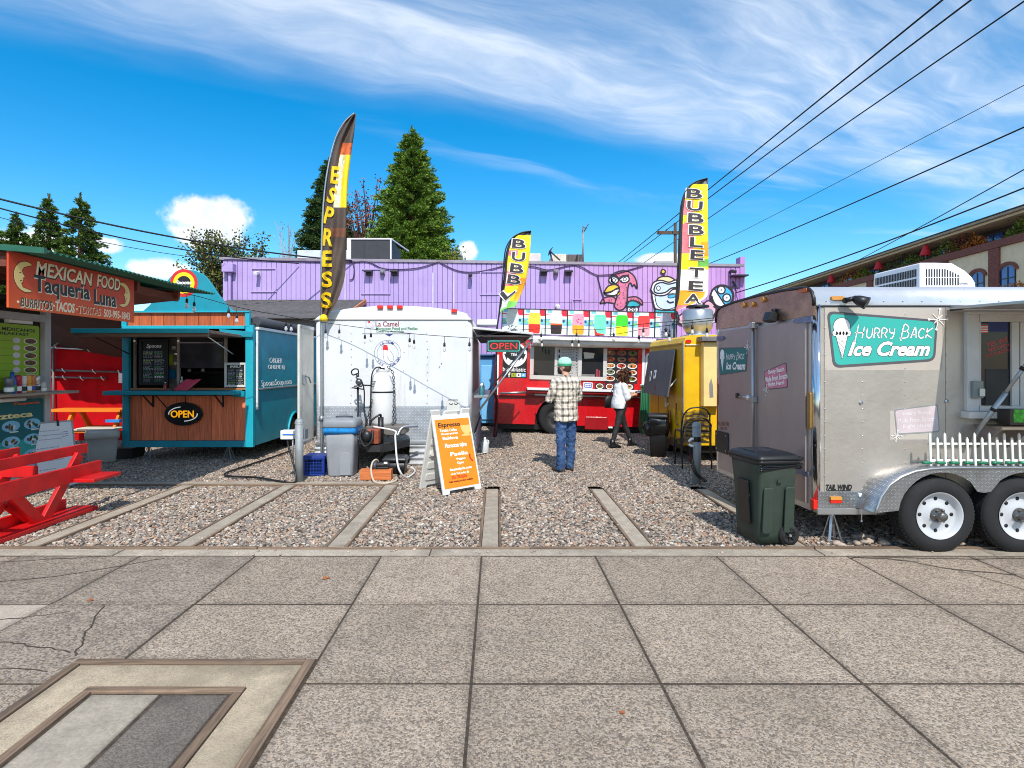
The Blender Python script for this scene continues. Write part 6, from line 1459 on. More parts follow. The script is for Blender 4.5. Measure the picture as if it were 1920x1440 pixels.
# shell
b=MB();b.box(sx0+.02,sx0+.06,SY+.05,SE,zf0+.02,ztop+.25);b.box(sx0+.02,sx1-.02,SE-.05,SE,zf0,ztop+.2);b.box(sx0+.06,sx1-.04,SY+.05,SE-.05,zf0+.02,zf0+.08);b.box(sx0,sx1-.01,SY+.03,SE,ztop+.16,ztop+.22);part(sp,'shell',b,mat('interior_dark',(58,54,54),.7))
wc=su(553,0)[0]
arch=[(wc+.42*math.cos(a),zf0-.02+.46*math.sin(a)) for a in [PI*k/14 for k in range(15)]]
b=MB();b.prism([(SY+.08,zf0)]+[(p[0],max(zf0,p[1])) for p in reversed(arch)]+[(SE,zf0),(SE,ztop+.12),(SY+.08,ztop+.12)],SIDE,-.04,.0);sdw=part(sp,'side_wall',b,TURD)
b=MB();b.stroke([p for p in arch if p[1] > zf0],.03,SIDE,.0,.03);part(sp,'wheel_arch_trim',b,TURL,sub=sdw)
b=MB();b.prism(rect(SY+.1,1.245,SE,1.275),SIDE,0,.03);part(sp,'side_rail',b,mat('rail_grey',(172,170,166),.4,metal=.4),.004,sub=sdw)
b=MB();b.prism(rect(SY+.1,ztop+.12,SE,ztop+.17),SIDE,-.03,.05);part(sp,'gutter',b,WHITE,.006,sub=sdw)
b=MB();b.prism(rect(SY+.09,.9,SY+.12,ztop+.1),SIDE,0,.03);part(sp,'corner_strip',b,WHITE,sub=sdw)
b=MB();b.cyl((sx1-.0,SY+.1,ztop+.27),(sx1-.0,SE,ztop+.27),.085);part(sp,'rolled_awning',b,mat('awning_charcoal',(64,66,72),.6),sub=sdw)
b=MB();b.use(INK_W)
for s_,xx,yy,w_,h_ in (('ORDER',517.5,676,.62,.105),('ONLINE @',519,689,.85,.105),('SpoonsSoup.com',520,718.5,1.52,.15)):
    Yc=su(xx,yy)[0];text(b,s_,SIDE,Yc,su(xx,yy)[1],w_,h_,.001,.004,.0)
part(sp,'side_lettering',b,sub=sdw)
wheel(sp,(sx1-.03,wc,.30),.30,.17,.18,mat('steel_rim',(132,128,120),.5,metal=.5),holes=5)
# turn that wheel to face sideways
for o in list(COL.objects):
    if o.parent and (o.parent == sp or (o.parent.parent == sp if o.parent.parent else False)) and o.name.split('.')[0] in ('wheel','tread','rim','rim_hole','hub'):
        c=Vector((sx1-.03,wc,.30))-ORG[sp.name];R_=Matrix.Translation(c) @ Matrix.Rotation(PI/2,4,'Z') @ Matrix.Translation(-c);o.data.transform(R_)
b=MB();b.box(sx0+.3,sx1-.2,SY+.2,SE-.1,.22,zf0-.002);b.cyl((sx0+.1,wc,.30),(sx1-.1,wc,.30),.04);part(sp,'chassis',b,BLACK)
# front frame
for r_,m_ in (((232,838,244,622),TUR),((462,838,476.5,610),TURL)):spp('corner_post',rect(*SW(r_[0],r_[1]),*SW(r_[2],r_[3])),m_,-.03,.045,.006)
spp('bottom_rail',rect(*SW(244.3,838),*SW(461.7,826)),TUR,-.02,.04,.006)
n_=10;fw0,fw1=SW(244,0)[0],SW(462,0)[0];CED=wood('cedar_lower',(220,114,72),'Z',.6,.28);CEDU=wood('cedar_upper',(176,88,46),'Z',.55,.3)
for k in range(n_):
    a=fw0+(fw1-fw0)*k/n_;c=fw0+(fw1-fw0)*(k+1)/n_;spp('cedar_board',rect(a+.003,ZS(826,SY)+.003,c-.003,ZS(742,SY)),CED,-.02+random.uniform(-.002,.002),.004,.003)
cnt=MB();zc=ZS(731.5,SY);cnt.box(sx0-.10,XS(440,SY-.35),SY-.40,SY-.045,zc-.07,zc);part(sp,'counter',cnt,TUR,.01)
cnt=MB();cnt.box(fw0+.02,fw1-.0,SY-.04,SY+.35,zc+.004,zc+.035);part(sp,'counter_top',cnt,wood('counter_wood',(150,96,56),'X',.5,.3),.004)
spp('counter_end',rect(*SW(441,744),*SW(462,733)),TUR,.046,.1,.006)
for xx in (288,419):b=MB();x_=XS(xx,SY);b.bar((x_,SY-.01,zc-.3),(x_,SY-.01,zc-.08),.03,.015,(0,1,0));b.bar((x_,SY-.02,zc-.28),(x_,SY-.30,zc-.08),.02,.015,(1,0,0));part(sp,'shelf_bracket',b,BLACK)
# serving opening
OPZ0,OPZ1=zc+.036,ZS(627,SY)
b=MB();b.box(fw0-.0,fw1,SY+1.6,SY+1.64,OPZ0-.6,OPZ1+.1);part(sp,'interior_wall',b,mat('interior_black',(34,32,34),.6,var=.3,vs=5))
b=MB();b.box(XS(337,SY+.1),XS(424,SY+.1),SY+.098,SY+.104,ZS(690,SY+.1),ZS(628,SY+.1));part(sp,'window_pane',b,mat('smoky_pane',(56,52,56),.07,var=.25,vs=3,spec=.7))
for x0_,x1_ in ((333,337),(421,426),(251,255)):b=MB();b.box(XS(x0_,SY+.09),XS(x1_,SY+.09),SY+.07,SY+.12,OPZ0,OPZ1);part(sp,'window_post',b,mat('post_taupe',(150,138,128),.5),.004)
b=MB();b.box(fw0+.005,fw1-.005,SY+.02,SY+.12,OPZ1-.05,OPZ1+.02);part(sp,'window_head',b,MATS['post_taupe'],.004)
b=MB();b.box(XS(318,SY+.3),XS(334,SY+.3),SY+.28,SY+.32,OPZ0,OPZ1-.05);wp=part(sp,'notice_panel',b,mat('notice_grey',(120,114,110),.6,var=.3,vs=20))
b=MB();b.use(mat('lime_note',(190,206,30),.6));b.box(XS(316,SY+.27),XS(324,SY+.27),SY+.268,SY+.276,ZS(684,SY+.27),ZS(664,SY+.27));b.use(mat('blue_dispenser',(20,110,150),.4));b.box(XS(320,SY+.27),XS(330,SY+.27),SY+.22,SY+.276,ZS(710,SY+.25),ZS(693,SY+.25));b.use(INK_W);b.box(XS(322,SY+.27),XS(329,SY+.27),SY+.27,SY+.277,ZS(655,SY+.27),ZS(649,SY+.27));b.prism(ell(XS(328,SY+.25),ZS(681,SY+.25),.03,.03,14),(Vector((0,SY+.27,0)),Vector((1,0,0)),Vector((0,0,1))),0,.01);part(sp,'notice',b,sub=wp)
# menu boards
def chalk_menu(x0,y0,x1,y1,Y,frame_m,title,label,seed,cat='menu board',tilt=0):
    random.seed(seed);t=thing('menu_board',label,cat,(XS((x0+x1)/2,Y),Y,ZS(y1,Y)));fr=(Vector((0,Y,0)),Vector((1,0,0)),Vector((0,0,1)))
    a=(XS(x0,Y),ZS(y1,Y));c=(XS(x1,Y),ZS(y0,Y));w_,h_=c[0]-a[0],c[1]-a[1];f_=.05 if frame_m is BLACK else .038
    b=MB()
    for r_ in ((a[0],a[1],c[0],a[1]+f_),(a[0],c[1]-f_,c[0],c[1]),(a[0],a[1]+f_,a[0]+f_,c[1]-f_),(c[0]-f_,a[1]+f_,c[0],c[1]-f_)):b.prism(rect(*r_),fr,0,.03)
    part(t,'frame',b,frame_m,.004)
    b=MB();b.prism(rect(a[0]+f_*.6,a[1]+f_*.6,c[0]-f_*.6,c[1]-f_*.6),fr,0,.012);part(t,'board',b,mat('chalkboard',(28,30,32),.5))
    b=MB();cols=[INK_W,mat('chalk_green',(70,160,90),.6),mat('chalk_lime',(180,210,90),.6),mat('chalk_grey',(150,156,164),.6)]
    b.use(INK_W);text(b,title,fr,(a[0]+c[0])/2,c[1]-h_*.16,w=w_*.5,d0=.012,d1=.0135,bold=.02,shear=.2)
    z=c[1]-h_*.27;colx=[a[0]+f_+.02,(a[0]+c[0])/2+.01];cw=w_/2-f_-.03
    while z > a[1]+h_*.08:
        for x_ in colx:
            b.use(random.choice(cols if random.random() < .4 else [cols[3]]));k=x_
            while k < x_+cw*random.uniform(.6,1.0):
                l_=random.uniform(.012,.04);b.prism(rect(k,z,min(k+l_,x_+cw),z+h_*.012),fr,.012,.0132);k += l_+.012
        z -= h_*random.choice((.026,.026,.045))
    part(t,'chalk_writing',b);random.seed(7+seed);return t
chalk_menu(262,636,317,722,SY+.06,BLACK,'Spoons','large black framed chalk menu in the turquoise trailer window',5)
chalk_menu(422,680,463,726,SY+.02,WTR,'FAMILY','small white framed chalk menu at the corner of the turquoise trailer counter',6)
# things on the counter
zt_=zc+.036
PINKP=mat('pink_paper',(214,74,100),.7,var=.08);b=MB();pts0=[]
for i in range(9):
    for j in range(9):u,v=i/8,j/8;pts0.append((XS(325+30*u+17*v,SY-.1),SY-.16+.16*v,zc+.004+v*.19+.008*math.sin(9*u)*v))
b.add(pts0,[(i*9+j,(i+1)*9+j,(i+1)*9+j+1,i*9+j+1) for i in range(8) for j in range(8)],True);o=single('paper_menu',b,PINKP,'pink paper menu propped on the turquoise counter','menu');s=o.modifiers.new('s','SOLIDIFY');s.thickness=.003
def bottle(name,x,y,z,r,h,m,cap,label,cat='bottle',group=None):
    t=thing(name,label,cat,(x,y,z),group);b=MB();b.lathe([(r*.9,0),(r,.01),(r,h*.62),(r*.45,h*.78),(r*.42,h*.9)],(x,y,z),14);part(t,'body',b,m);b=MB();b.lathe([(r*.5,h*.88),(r*.5,h),(0,h)],(x,y,z),12);part(t,'cap',b,cap);return t
bottle('sauce_bottle',XS(310,SY-.2),SY-.2,zc,.028,.15,mat('sauce_red',(150,60,44),.4),INK_W,'small sauce bottle with a white cap on the turquoise counter')
bottle('soap_bottle',XS(341,SY+.1),SY+.1,zt_,.03,.2,mat('soap_clear',(170,176,176),.3),INK_W,'clear pump bottle inside the turquoise trailer window')
b=MB();b.box(XS(314,SY-.2),XS(324,SY-.2),SY-.26,SY-.14,zc,zc+.03);single('phone_tray',b,mat('tray_grey',(90,90,96),.3),'small grey tray next to the pink paper menu','tray',bevel=.005)
for k,xx in enumerate((355,380)):b=MB();b.lathe([(.03,0),(.035,.05),(.03,.06)],(XS(xx,SY+.9),SY+.9,ZS(697,SY+.9)),12);single('paper_cup',b,INK_W,'white paper cup on the dark back shelf of the turquoise trailer','cup','cups inside the turquoise trailer')
b=MB();b.box(fw0+.1,fw1-.1,SY+.8,SY+1.2,ZS(700,SY+.9),ZS(697,SY+.9)-.001);part(sp,'back_shelf',b,BLACK)
# raised hatch, fascia, dome sign
b=MB();b.add([(sx0+.0,SY-.03,ztop+.015),(fw1-.05,SY-.03,ztop+.015),(fw1-.05,8.78,ztop+.03),(sx0,8.78,ztop+.03),(sx0,SY-.03,ztop-.03),(fw1-.05,SY-.03,ztop-.03),(fw1-.05,8.78,ztop-.02),(sx0,8.78,ztop-.02)],[(0,3,2,1),(4,5,6,7),(0,1,5,4),(1,2,6,5),(2,3,7,6),(3,0,4,7)]);ht=part(sp,'raised_hatch',b,wood('hatch_ply',(128,104,88),'X',.7,.3),.004)
b=MB();b.box(sx0-.01,fw1-.04,8.765,8.78,ztop-.02,ztop+.05);part(sp,'hatch_edge',b,TURL,.004,sub=ht)
b=MB();b.box(sx0+.02,fw1-.06,8.8,8.84,ztop-.075,ztop-.021);part(sp,'hatch_batten',b,wood('batten',(120,100,86),'X',.8,.3),.004,sub=ht)
for xx in (.12,1.95):b=MB();b.cyl((sx0+xx,SY-.03,OPZ1-.35),(sx0+xx,9.0,ztop-.03),.010,n=8);part(sp,'hatch_prop',b,WHITE if xx > 1 else BLACK,sub=ht)
b=MB();b.add([P(410,617,SY-.1),P(475,622,SY-.1),P(473,632,SY-.1),P(417,630,SY-.1),P(410,617,SY-.05),P(475,622,SY-.05),P(473,632,SY-.05),P(417,630,SY-.05)],[(0,1,2,3),(7,6,5,4),(0,4,5,1),(1,5,6,2),(2,6,7,3),(3,7,4,0)]);part(sp,'valance',b,TUR,.004)
spp('header_rail',rect(*SW(232,617),*SW(461,611)),TURL,-.02,.06,.006);spp('top_rail',rect(*SW(236,586),*SW(470,583.5)),TURL,-.02,.07,.004)
spp('fascia_post',rect(*SW(461.5,612),*SW(470,584)),TURL,-.02,.05,.004);spp('fascia_post',rect(*SW(231,612),*SW(240,584)),TURL,-.02,.05,.004)
n_=10;a0,a1=SW(240.5,0)[0],SW(461,0)[0]
for k in range(n_):a=a0+(a1-a0)*k/n_;c=a0+(a1-a0)*(k+1)/n_;spp('cedar_board',rect(a+.003,ZS(611,SY),c-.003,ZS(586.5,SY)),CEDU,-.02,.01+random.uniform(-.002,.002),.003)
right=[(354,506),(367,508),(379,513),(387,519),(394,528),(401,538),(408,549),(414,557),(420,565),(428,574),(436,581),(441,584)]
dome=[SW(*p) for p in right];left=[SW(708-x,y) for x,y in reversed(right)]
b=MB();b.prism([(p[0],p[1]) for p in left[:-1]]+dome,SFR,-.04,.02);dm=part(sp,'dome_sign',b,TUR,.006)
b=MB();x_,z_=SW(346,531);YEL=mat('logo_yellow',(246,214,20),.5)
for r_,m_,d_ in ((.245,RED_L,.001),(.19,YEL,.002),(.125,INK_K,.003)):b.use(m_ if m_ is not RED_L else mat('logo_red',(206,40,36),.5));b.prism(ell(x_,z_,r_,r_,36),SFR,.02,.022+d_)
b.use(INK_W);text(b,'Spoons',SFR,x_,z_+.0,.26,.085,.024,.0265,.03,.15);b.stroke([(x_-.08,z_-.10),(x_,z_-.07),(x_+.07,z_-.12)],.02,SFR,.024,.0265);part(sp,'round_logo',b,sub=dm)
# OPEN neon board
b=MB();b.prism(ell(*SW(348.5,775.5),.33,.205,36),SFR,.05,.085);os_=single('open_sign',b,mat('open_black',(26,26,28),.35),'oval black OPEN sign hanging on the cedar front of the turquoise trailer','sign')
def sub_single(o,name,b,m=None):b.o=ORG[o.name];
def child(o,name,b,m=None,bev=0):
    b.o=ORG[o.name]
    if m is not None and not b.mats:b.mats=[m]
    q=b.build(name,None,None,bev,shift=False);q.parent=o;return q
b=MB();b.use(mat('neon_amber',(255,176,20),.4,emit=.55));text(b,'OPEN',SFR,SW(347,0)[0],SW(0,775.5)[1],.40,.12,.085,.095,.012)
b.use(mat('neon_white',(236,236,240),.4,emit=.25));x_,z_=SW(348.5,775.5);b.stroke(ell(x_,z_,.25,.125,20,math.radians(100),math.radians(185)),.016,SFR,.085,.095);b.stroke(ell(x_,z_,.25,.125,20,math.radians(-85),math.radians(5)),.016,SFR,.085,.095);child(os_,'neon_tube',b)
b=MB();b.cyl((x_+.02,SY-.055,z_+.2),(x_+.02,SY-.055,zc-.08),.006,n=6);b.tube(bez([(x_-.28,SY-.06,z_+.08),(x_-.42,SY-.04,z_+.22),(x_-.58,SY-.03,z_+.38),(x_-.7,SY-.04,zc-.09)],6),.008,6);child(os_,'cord',b,BLACK)
jack(XS(279,10.25),10.25,zf0,'small steel jack stand under the cedar side of the soup trailer, by the beige bin',GALV,.10);jack(XS(429,10.25),10.25,zf0,'small steel jack stand under the open corner of the soup trailer',GALV,.10)
# ================================================================ taco stand on the left
TQ=thing('taco_stand','taco stand with a green corrugated roof and orange sign','food stand',(-6.2,6.8,0))
GRF=mat('roof_green',(26,92,70),.45,var=.15,dirt=.25);RX0,RX1,RY0,RY1,RZ=-4.15,-8.6,5.2,8.32,2.735
b=MB();n_=int((RY1-RY0)/.076*8);vs=[]
for X_,Z_ in ((RX0,RZ),(RX1,RZ+.36)):
    for i in range(n_+1):y_=RY0+(RY1-RY0)*i/n_;vs.append((X_,y_,Z_+.012*math.sin(2*PI*y_/.076)))
b.add(vs,[(i,i+1,n_+2+i,n_+1+i) for i in range(n_)],True);o=part(TQ,'corrugated_roof',b,GRF);s=o.modifiers.new('s','SOLIDIFY');s.thickness=.004
b=MB();b.add([(RX0-.0,RY0-.02,RZ-.03),(RX1,RY0-.02,RZ+.33),(RX1,RY0-.02,RZ+.40),(RX0,RY0-.02,RZ+.025),(RX0,RY0+.015,RZ-.03),(RX1,RY0+.015,RZ+.33),(RX1,RY0+.015,RZ+.40),(RX0,RY0+.015,RZ+.025)],[(0,3,2,1),(4,5,6,7),(0,1,5,4),(3,7,6,2),(0,4,7,3)]);part(TQ,'gable_flashing',b,GRF)
REDW=wood('red_timber',(120,62,44),'Y',.7,.35,dirt=.2);REDX=wood('red_timber_x',(112,56,40),'X',.7,.35)
for y_ in (5.35,6.2,7.1,8.0):b=MB();b.bar((RX0-.35,y_,RZ-.06),(RX1,y_,RZ+.28),.05,.12);part(TQ,'rafter',b,REDX,.004)
b=MB();b.box(-4.62,-4.56,5.25,8.1,2.60,2.70);part(TQ,'edge_beam',b,REDW,.006)
b=MB();b.add([(-4.62,7.0,2.60),(-4.62,8.05,2.60),(-6.1,8.05,2.45),(-6.1,7.0,2.45),(-4.62,7.0,2.62),(-4.62,8.05,2.62),(-6.1,8.05,2.47),(-6.1,7.0,2.47)],[(0,1,2,3),(7,6,5,4),(0,4,5,1),(1,5,6,2),(2,6,7,3),(3,7,4,0)]);part(TQ,'soffit',b,REDX)
b=MB();b.box(-8.6,-4.7,5.3,5.36,2.62,2.74);part(TQ,'gable_beam',b,REDX,.006)
WX=-6.2;WF=(Vector((WX,0,0)),Vector((0,1,0)),Vector((0,0,1)));wu=lambda x,y:((WX*F/(x-VX)),ZS(y,WX*F/(x-VX)))
STG=mat('stand_grey',(176,176,172),.5,var=.08,dirt=.3)
b=MB();b.box(WX-2.2,WX-.03,4.9,7.80,0,.95);b.box(WX-2.2,WX-2.15,4.9,7.8,.95,2.6);b.box(WX-2.2,WX-.03,7.76,7.8,.95,2.6);b.box(WX-2.2,WX-.03,4.9,7.8,2.52,2.58);part(TQ,'cabin',b,mat('cabin_dark',(70,60,56),.7,var=.2))
def wpan(name,pts,m,d0,d1,bev=0,sub=None):q=MB();q.prism(pts,WF,d0,d1);return part(TQ,name,q,m,bev,sub)
wpan('post',rect(7.70,.02,7.80,2.45),STG,-.03,.05,.006);wpan('front_panel',rect(4.9,.02,7.70,1.30),mat('panel_grey',(140,142,140),.5,dirt=.2),-.02,.01);wpan('head_rail',rect(4.9,ZS(600,7.3),7.70,ZS(586,7.3)),STG,-.02,.05,.006)
b=MB();b.box(WX+.0,WX+.34,5.2,7.93,1.30,1.335);part(TQ,'shelf',b,wood('shelf_grey',(150,134,116),'Y',.8,.25,dirt=.3),.006)
b=MB();b.cyl((WX+.1,6.3,1.25),(WX+.1,7.3,1.25),.025);part(TQ,'tube_lamp',b,INK_W)
# green breakfast menu
LIME=mat('menu_lime',(142,176,24),.5,var=.03);b=MB();b.use(LIME);g0,g1,gz0,gz1=5.6,7.62,1.38,ZS(612,7.66)
b.prism(rrect(g0,gz0,g1,gz1,.03),WF,.01,.03);b.use(INK_K)
text(b,'DESAYUNOS TRADICIONALES MEXICANOS',WF,7.55,gz1-.07,w=1.75,h=.042,d0=.03,d1=.0312,bold=.02,align='R');text(b,'BEST TRADITIONAL BREAKFAST',WF,7.45,gz1-.125,w=1.35,h=.035,d0=.03,d1=.0312,bold=.02,align='R')
LIL=mat('price_lilac',(206,196,206),.6);FOODB=mat('food_brown',(112,70,36),.6,var=.5,vs=40);FOODG=mat('food_green',(70,84,36),.6,var=.6,vs=40);DIRW=mat('plate_white',(214,212,200),.6)
for k in range(7):
    zz_=gz1-.22-k*.095;b.use(INK_K);b.prism(rect(6.2,zz_+.002,7.20,zz_+.005),WF,.03,.0312)
    q_=6.2
    while q_ < 6.9:l_=random.uniform(.03,.09);b.prism(rect(q_,zz_+.008,q_+l_,zz_+.022),WF,.03,.0312);b.prism(rect(q_,zz_-.026,q_+l_*.8,zz_-.016),WF,.03,.0312);q_ += l_+.02
    b.use(LIL);b.prism(ell(7.26,zz_+.012,.055,.036,18),WF,.03,.0315);b.use(DIRW);b.prism(ell(7.475,zz_+.01,.108,.042,20),WF,.03,.0312);b.use(FOODB);b.prism(ell(7.475,zz_+.01,.092,.034,20),WF,.0312,.0318);b.use(FOODG);b.prism(ell(7.45+.03*(k % 2),zz_+.0,.045,.016,12),WF,.0318,.0322)
part(TQ,'breakfast_menu',b)
# turquoise sandwich menu
TMEN=mat('menu_teal',(14,92,96),.5,var=.05);TML=mat('menu_teal_light',(40,150,140),.5,var=.05);b=MB();b.use(TMEN);b.prism(rrect(5.6,.25,7.68,1.24,.02),WF,.012,.035);b.use(TML)
b.prism(rect(5.62,.27,7.66,.72),WF,.035,.0355);b.use(mat('menu_cream',(226,208,140),.6));text(b,'Guaraches Azteca',WF,7.5,1.045,w=1.7,h=.07,d0=.0355,d1=.037,bold=.03,align='R');b.use(mat('menu_orange',(226,90,30),.6));text(b,'Taqueria',WF,7.62,1.185,w=.42,h=.04,d0=.0355,d1=.037,bold=.03,align='R')
BLP=mat('plate_blue',(124,184,206),.6);DKF=mat('food_dark',(52,54,62),.6,var=.6,vs=50)
for j in range(4):
    for i in range(6):
        cx_,cz_=7.5-i*.33+(.0),.91-j*.2
        if cz_ < .3:continue
        b.use(BLP);b.prism(ell(cx_,cz_,.135,.07,20),WF,.0355,.0362);
        for q_ in range(7):b.use([DKF,FOODB,FOODG,DIRW][q_ % 4]);b.prism(ell(cx_+random.uniform(-.075,.075),cz_+random.uniform(-.032,.03),random.uniform(.018,.04),random.uniform(.012,.024),8,rot=random.uniform(0,3)),WF,.0362,.0366+.0002*q_)
        b.use(DIRW);b.prism(rect(cx_-.02,cz_-.085,cx_+.11,cz_-.07),WF,.0355,.0362)
part(TQ,'sandwich_menu',b)
b=MB();b.use(mat('shirt_teal',(20,90,96),.6));b.box(WX-.5,WX-.2,6.6,7.4,2.14,2.26);b.use(BLACK);b.box(WX-.4,WX-.1,6.3,6.9,2.05,2.14);b.use(INK_W);b.box(WX-.08,WX+.0,7.2,7.55,ZS(607,7.4),ZS(597,7.4));part(TQ,'shelf_goods',b)
# orange sign board
SX=-4.5;QF=(Vector((SX,0,0)),Vector((0,1,0)),Vector((0,0,1)));s0,s1=SX*F/(15-VX),SX*F/(251-VX);sz0,sz1=2.212,2.738;sl=s1-s0;sh=sz1-sz0
sg=thing('taqueria_sign','orange painted sign with two crescent moons under the green roof','sign',(SX,(s0+s1)/2,sz0))
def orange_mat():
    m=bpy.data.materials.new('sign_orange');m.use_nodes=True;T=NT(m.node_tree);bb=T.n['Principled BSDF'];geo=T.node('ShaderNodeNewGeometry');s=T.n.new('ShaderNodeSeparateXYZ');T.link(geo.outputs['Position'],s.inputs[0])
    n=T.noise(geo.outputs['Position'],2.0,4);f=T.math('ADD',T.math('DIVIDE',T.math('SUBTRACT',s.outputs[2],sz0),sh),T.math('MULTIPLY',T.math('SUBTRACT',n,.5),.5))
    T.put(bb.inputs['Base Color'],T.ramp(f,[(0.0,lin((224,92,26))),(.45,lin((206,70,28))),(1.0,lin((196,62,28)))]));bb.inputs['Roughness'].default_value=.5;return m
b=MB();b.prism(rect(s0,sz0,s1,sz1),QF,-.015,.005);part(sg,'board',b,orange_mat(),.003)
def sq(zx,zy):
    """position on the sign from the enlarged photograph"""
    x=zx/4.8;y=400+zy/4.8;Y=SX*F/(x-VX);return (Y,ZS(y,Y))
b=MB();CRM=mat('moon_cream',(238,206,132),.6,var=.06);SHD=mat('sign_shadow',(44,34,30),.6);CRT=mat('letter_cream',(236,222,190),.6)
def moon(cx,cz,r,flip,b):
    o_=[(r*math.cos(a),r*1.0*math.sin(a)) for a in [math.radians(60+240*k/18) for k in range(19)]]
    p0,p1=Vector((*o_[-1],0)),Vector((*o_[0],0))
    face=[(-.30,-.72),(-.42,-.45),(-.28,-.33),(-.33,-.24),(-.24,-.2),(-.32,-.1),(-.12,-.02),(-.28,.16),(-.38,.38),(-.2,.62)]
    pts=o_+[(q[0]*r,q[1]*r) for q in face]
    if flip:pts=[(-a,c) for a,c in pts]
    pts=[(cx+a*.95,cz+c) for a,c in pts]
    b.use(SHD);b.stroke(pts,.012,QF,.005,.006,True);b.use(CRM);b.prism(pts,QF,.005,.0072);b.use(SHD);sgn=-1 if flip else 1
    b.stroke([(cx-.55*sgn*r,cz+.2*r),(cx-.42*sgn*r,cz+.24*r)],.008,QF,.0072,.008);b.stroke([(cx-.5*sgn*r,cz-.3*r),(cx-.36*sgn*r,cz-.27*r)],.008,QF,.0072,.008)
a_,c_=sq(215,570);moon(a_+.02,c_,.145,False,b);a_,c_=sq(1110,735);moon(a_-.02,c_,.145,True,b)
def st(s,x0,x1,yc,h,m,bold=.03,sh_=0.0,outline=SHD,o2=.03,cz=None):
    u0,u1=sq(x0,yc)[0],sq(x1,yc)[0];z_=sq((x0+x1)/2,yc)[1]
    if outline is not None:b.use(outline);text(b,s,QF,(u0+u1)/2+.006,z_-.006,u1-u0,h,.005,.0066,bold+o2,sh_)
    b.use(m);text(b,s,QF,(u0+u1)/2,z_,u1-u0,h,.005,.0076,bold,sh_)
st('MEXICAN',320,825,545,.135,CRT,.02,.15);st('FOOD',870,1075,625,.135,CRT,.02,.15)
DKT=mat('letter_slate',(40,56,60),.6);st('Taqueria',305,800,690,.20,DKT,.025,0,CRT,.02);st('Luna',845,1040,765,.16,DKT,.025,0,CRT,.02)
st('BURRITOS',180,465,815,.085,mat('letter_olive',(70,64,44),.6),.01,.1,CRT,.035);st('TACOS',495,665,845,.095,CRT,.03,.1,None);st('TORTAS',700,900,872,.085,mat('letter_rust',(206,84,40),.6),.005,.1,CRT,.03);st('503-995-1843',930,1162,912,.085,CRT,.015,.05,None)
b.use(CRT)
for zx,zy in ((158,797),(480,832),(687,862)):b.prism(ell(*sq(zx,zy),.012,.012,10),QF,.005,.0076)
part(sg,'painted_lettering',b)
# cans and bottles on the stand's shelf
for k,(px,pt,w_,m_,lab,cat) in enumerate([(13,707,.05,mat('can_grey',(110,112,118),.35,metal=.4),'grey can on the taco stand shelf','can'),(19,697,.045,mat('bottle_blue',(24,88,160),.35),'blue labelled bottle on the taco stand shelf','bottle'),(29,703,.042,mat('can_red',(176,24,40),.35),'red drink can stack on the taco stand shelf','can'),
        (39,704,.042,mat('can_white',(206,200,194),.35),'white can with dark bands on the taco stand shelf','can'),(48,703,.042,mat('can_gold',(214,150,50),.35),'gold topped can on the taco stand shelf','can'),(56,703,.04,mat('can_amber',(196,120,60),.35),'amber drink can on the taco stand shelf','can'),(65,704,.042,mat('can_silver',(190,188,184),.3,metal=.6),'silver drink can on the taco stand shelf','can'),(75,716,.05,mat('jar_clear',(190,180,168),.25),'short pale jar at the end of the taco stand shelf','jar')]):
    Y_=(WX+.22)*F/(px+4-VX);x_=WX+.22;h_=ZS(pt,Y_)-1.336;t=thing('drink_'+cat if cat != 'jar' else 'glass_jar',lab,cat,(x_,Y_,1.336))
    b=MB();hh=h_/2 if cat == 'can' else h_
    for s_ in range(2 if cat == 'can' else 1):z0_=1.336+s_*hh;b.lathe([(w_*.8,0),(w_,.008),(w_,hh*.86),(w_*.8,hh-.003),(0,hh-.003)] if cat != 'bottle' else [(w_,0),(w_,hh*.6),(w_*.5,hh*.8),(w_*.45,hh),(0,hh)],(x_,Y_,z0_),14)
    part(t,'body',b,m_);b=MB();b.lathe([(w_*1.01,h_*.12),(w_*1.015,h_*.13),(w_*1.015,h_*.36),(w_*1.01,h_*.37)],(x_,Y_,1.336),14,cap=False);part(t,'label_band',b,[INK_W,mat('band_green',(60,140,60),.4),INK_W,BLACK,INK_W,mat('band_blue',(50,80,150),.4),BLACK,INK_W][k])
# ---------------------------------------------------------------- red tarpaulin booth behind
bt=thing('tarp_booth','red tarpaulin windbreak under a brown canopy between the taco stand and turquoise trailer','booth',(XS(160,12),12,0));TR=mat('tarp_red',(186,6,16),.8,spec=.15,var=.16,vs=2.5,bump=.25,bs=3)
b=MB();x0_,x1_=XS(88,12),XS(240,12);n_=40;vs=[]
for i in range(n_+1):
    u=i/n_
    for j in range(13):v=j/12;vs.append((x0_+(x1_-x0_)*u,12+.015*math.sin(u*40)*(1-v)+.02*math.sin(u*9+v*5),.10+(ZS(648,12)-.06*math.sin(u*PI)*.5-.10)*v))
b.add(vs,[(i*13+j,(i+1)*13+j,(i+1)*13+j+1,i*13+j+1) for i in range(n_) for j in range(12)],True);part(bt,'tarpaulin',b,TR)
CNV=mat('canvas_brown',(66,55,50),.8,var=.1);c0,c1,c2,c3=P(20,560,10.2),P(262,592,10.3),P(250,690,12.45),P(70,655,12.45)
b=MB();b.add([c0,c1,c2,c3],[(0,1,2,3)],False);o=part(bt,'canopy',b,CNV);s=o.modifiers.new('s','SOLIDIFY');s.thickness=.01
PIPE=mat('pipe_grey',(120,112,108),.5,metal=.3)
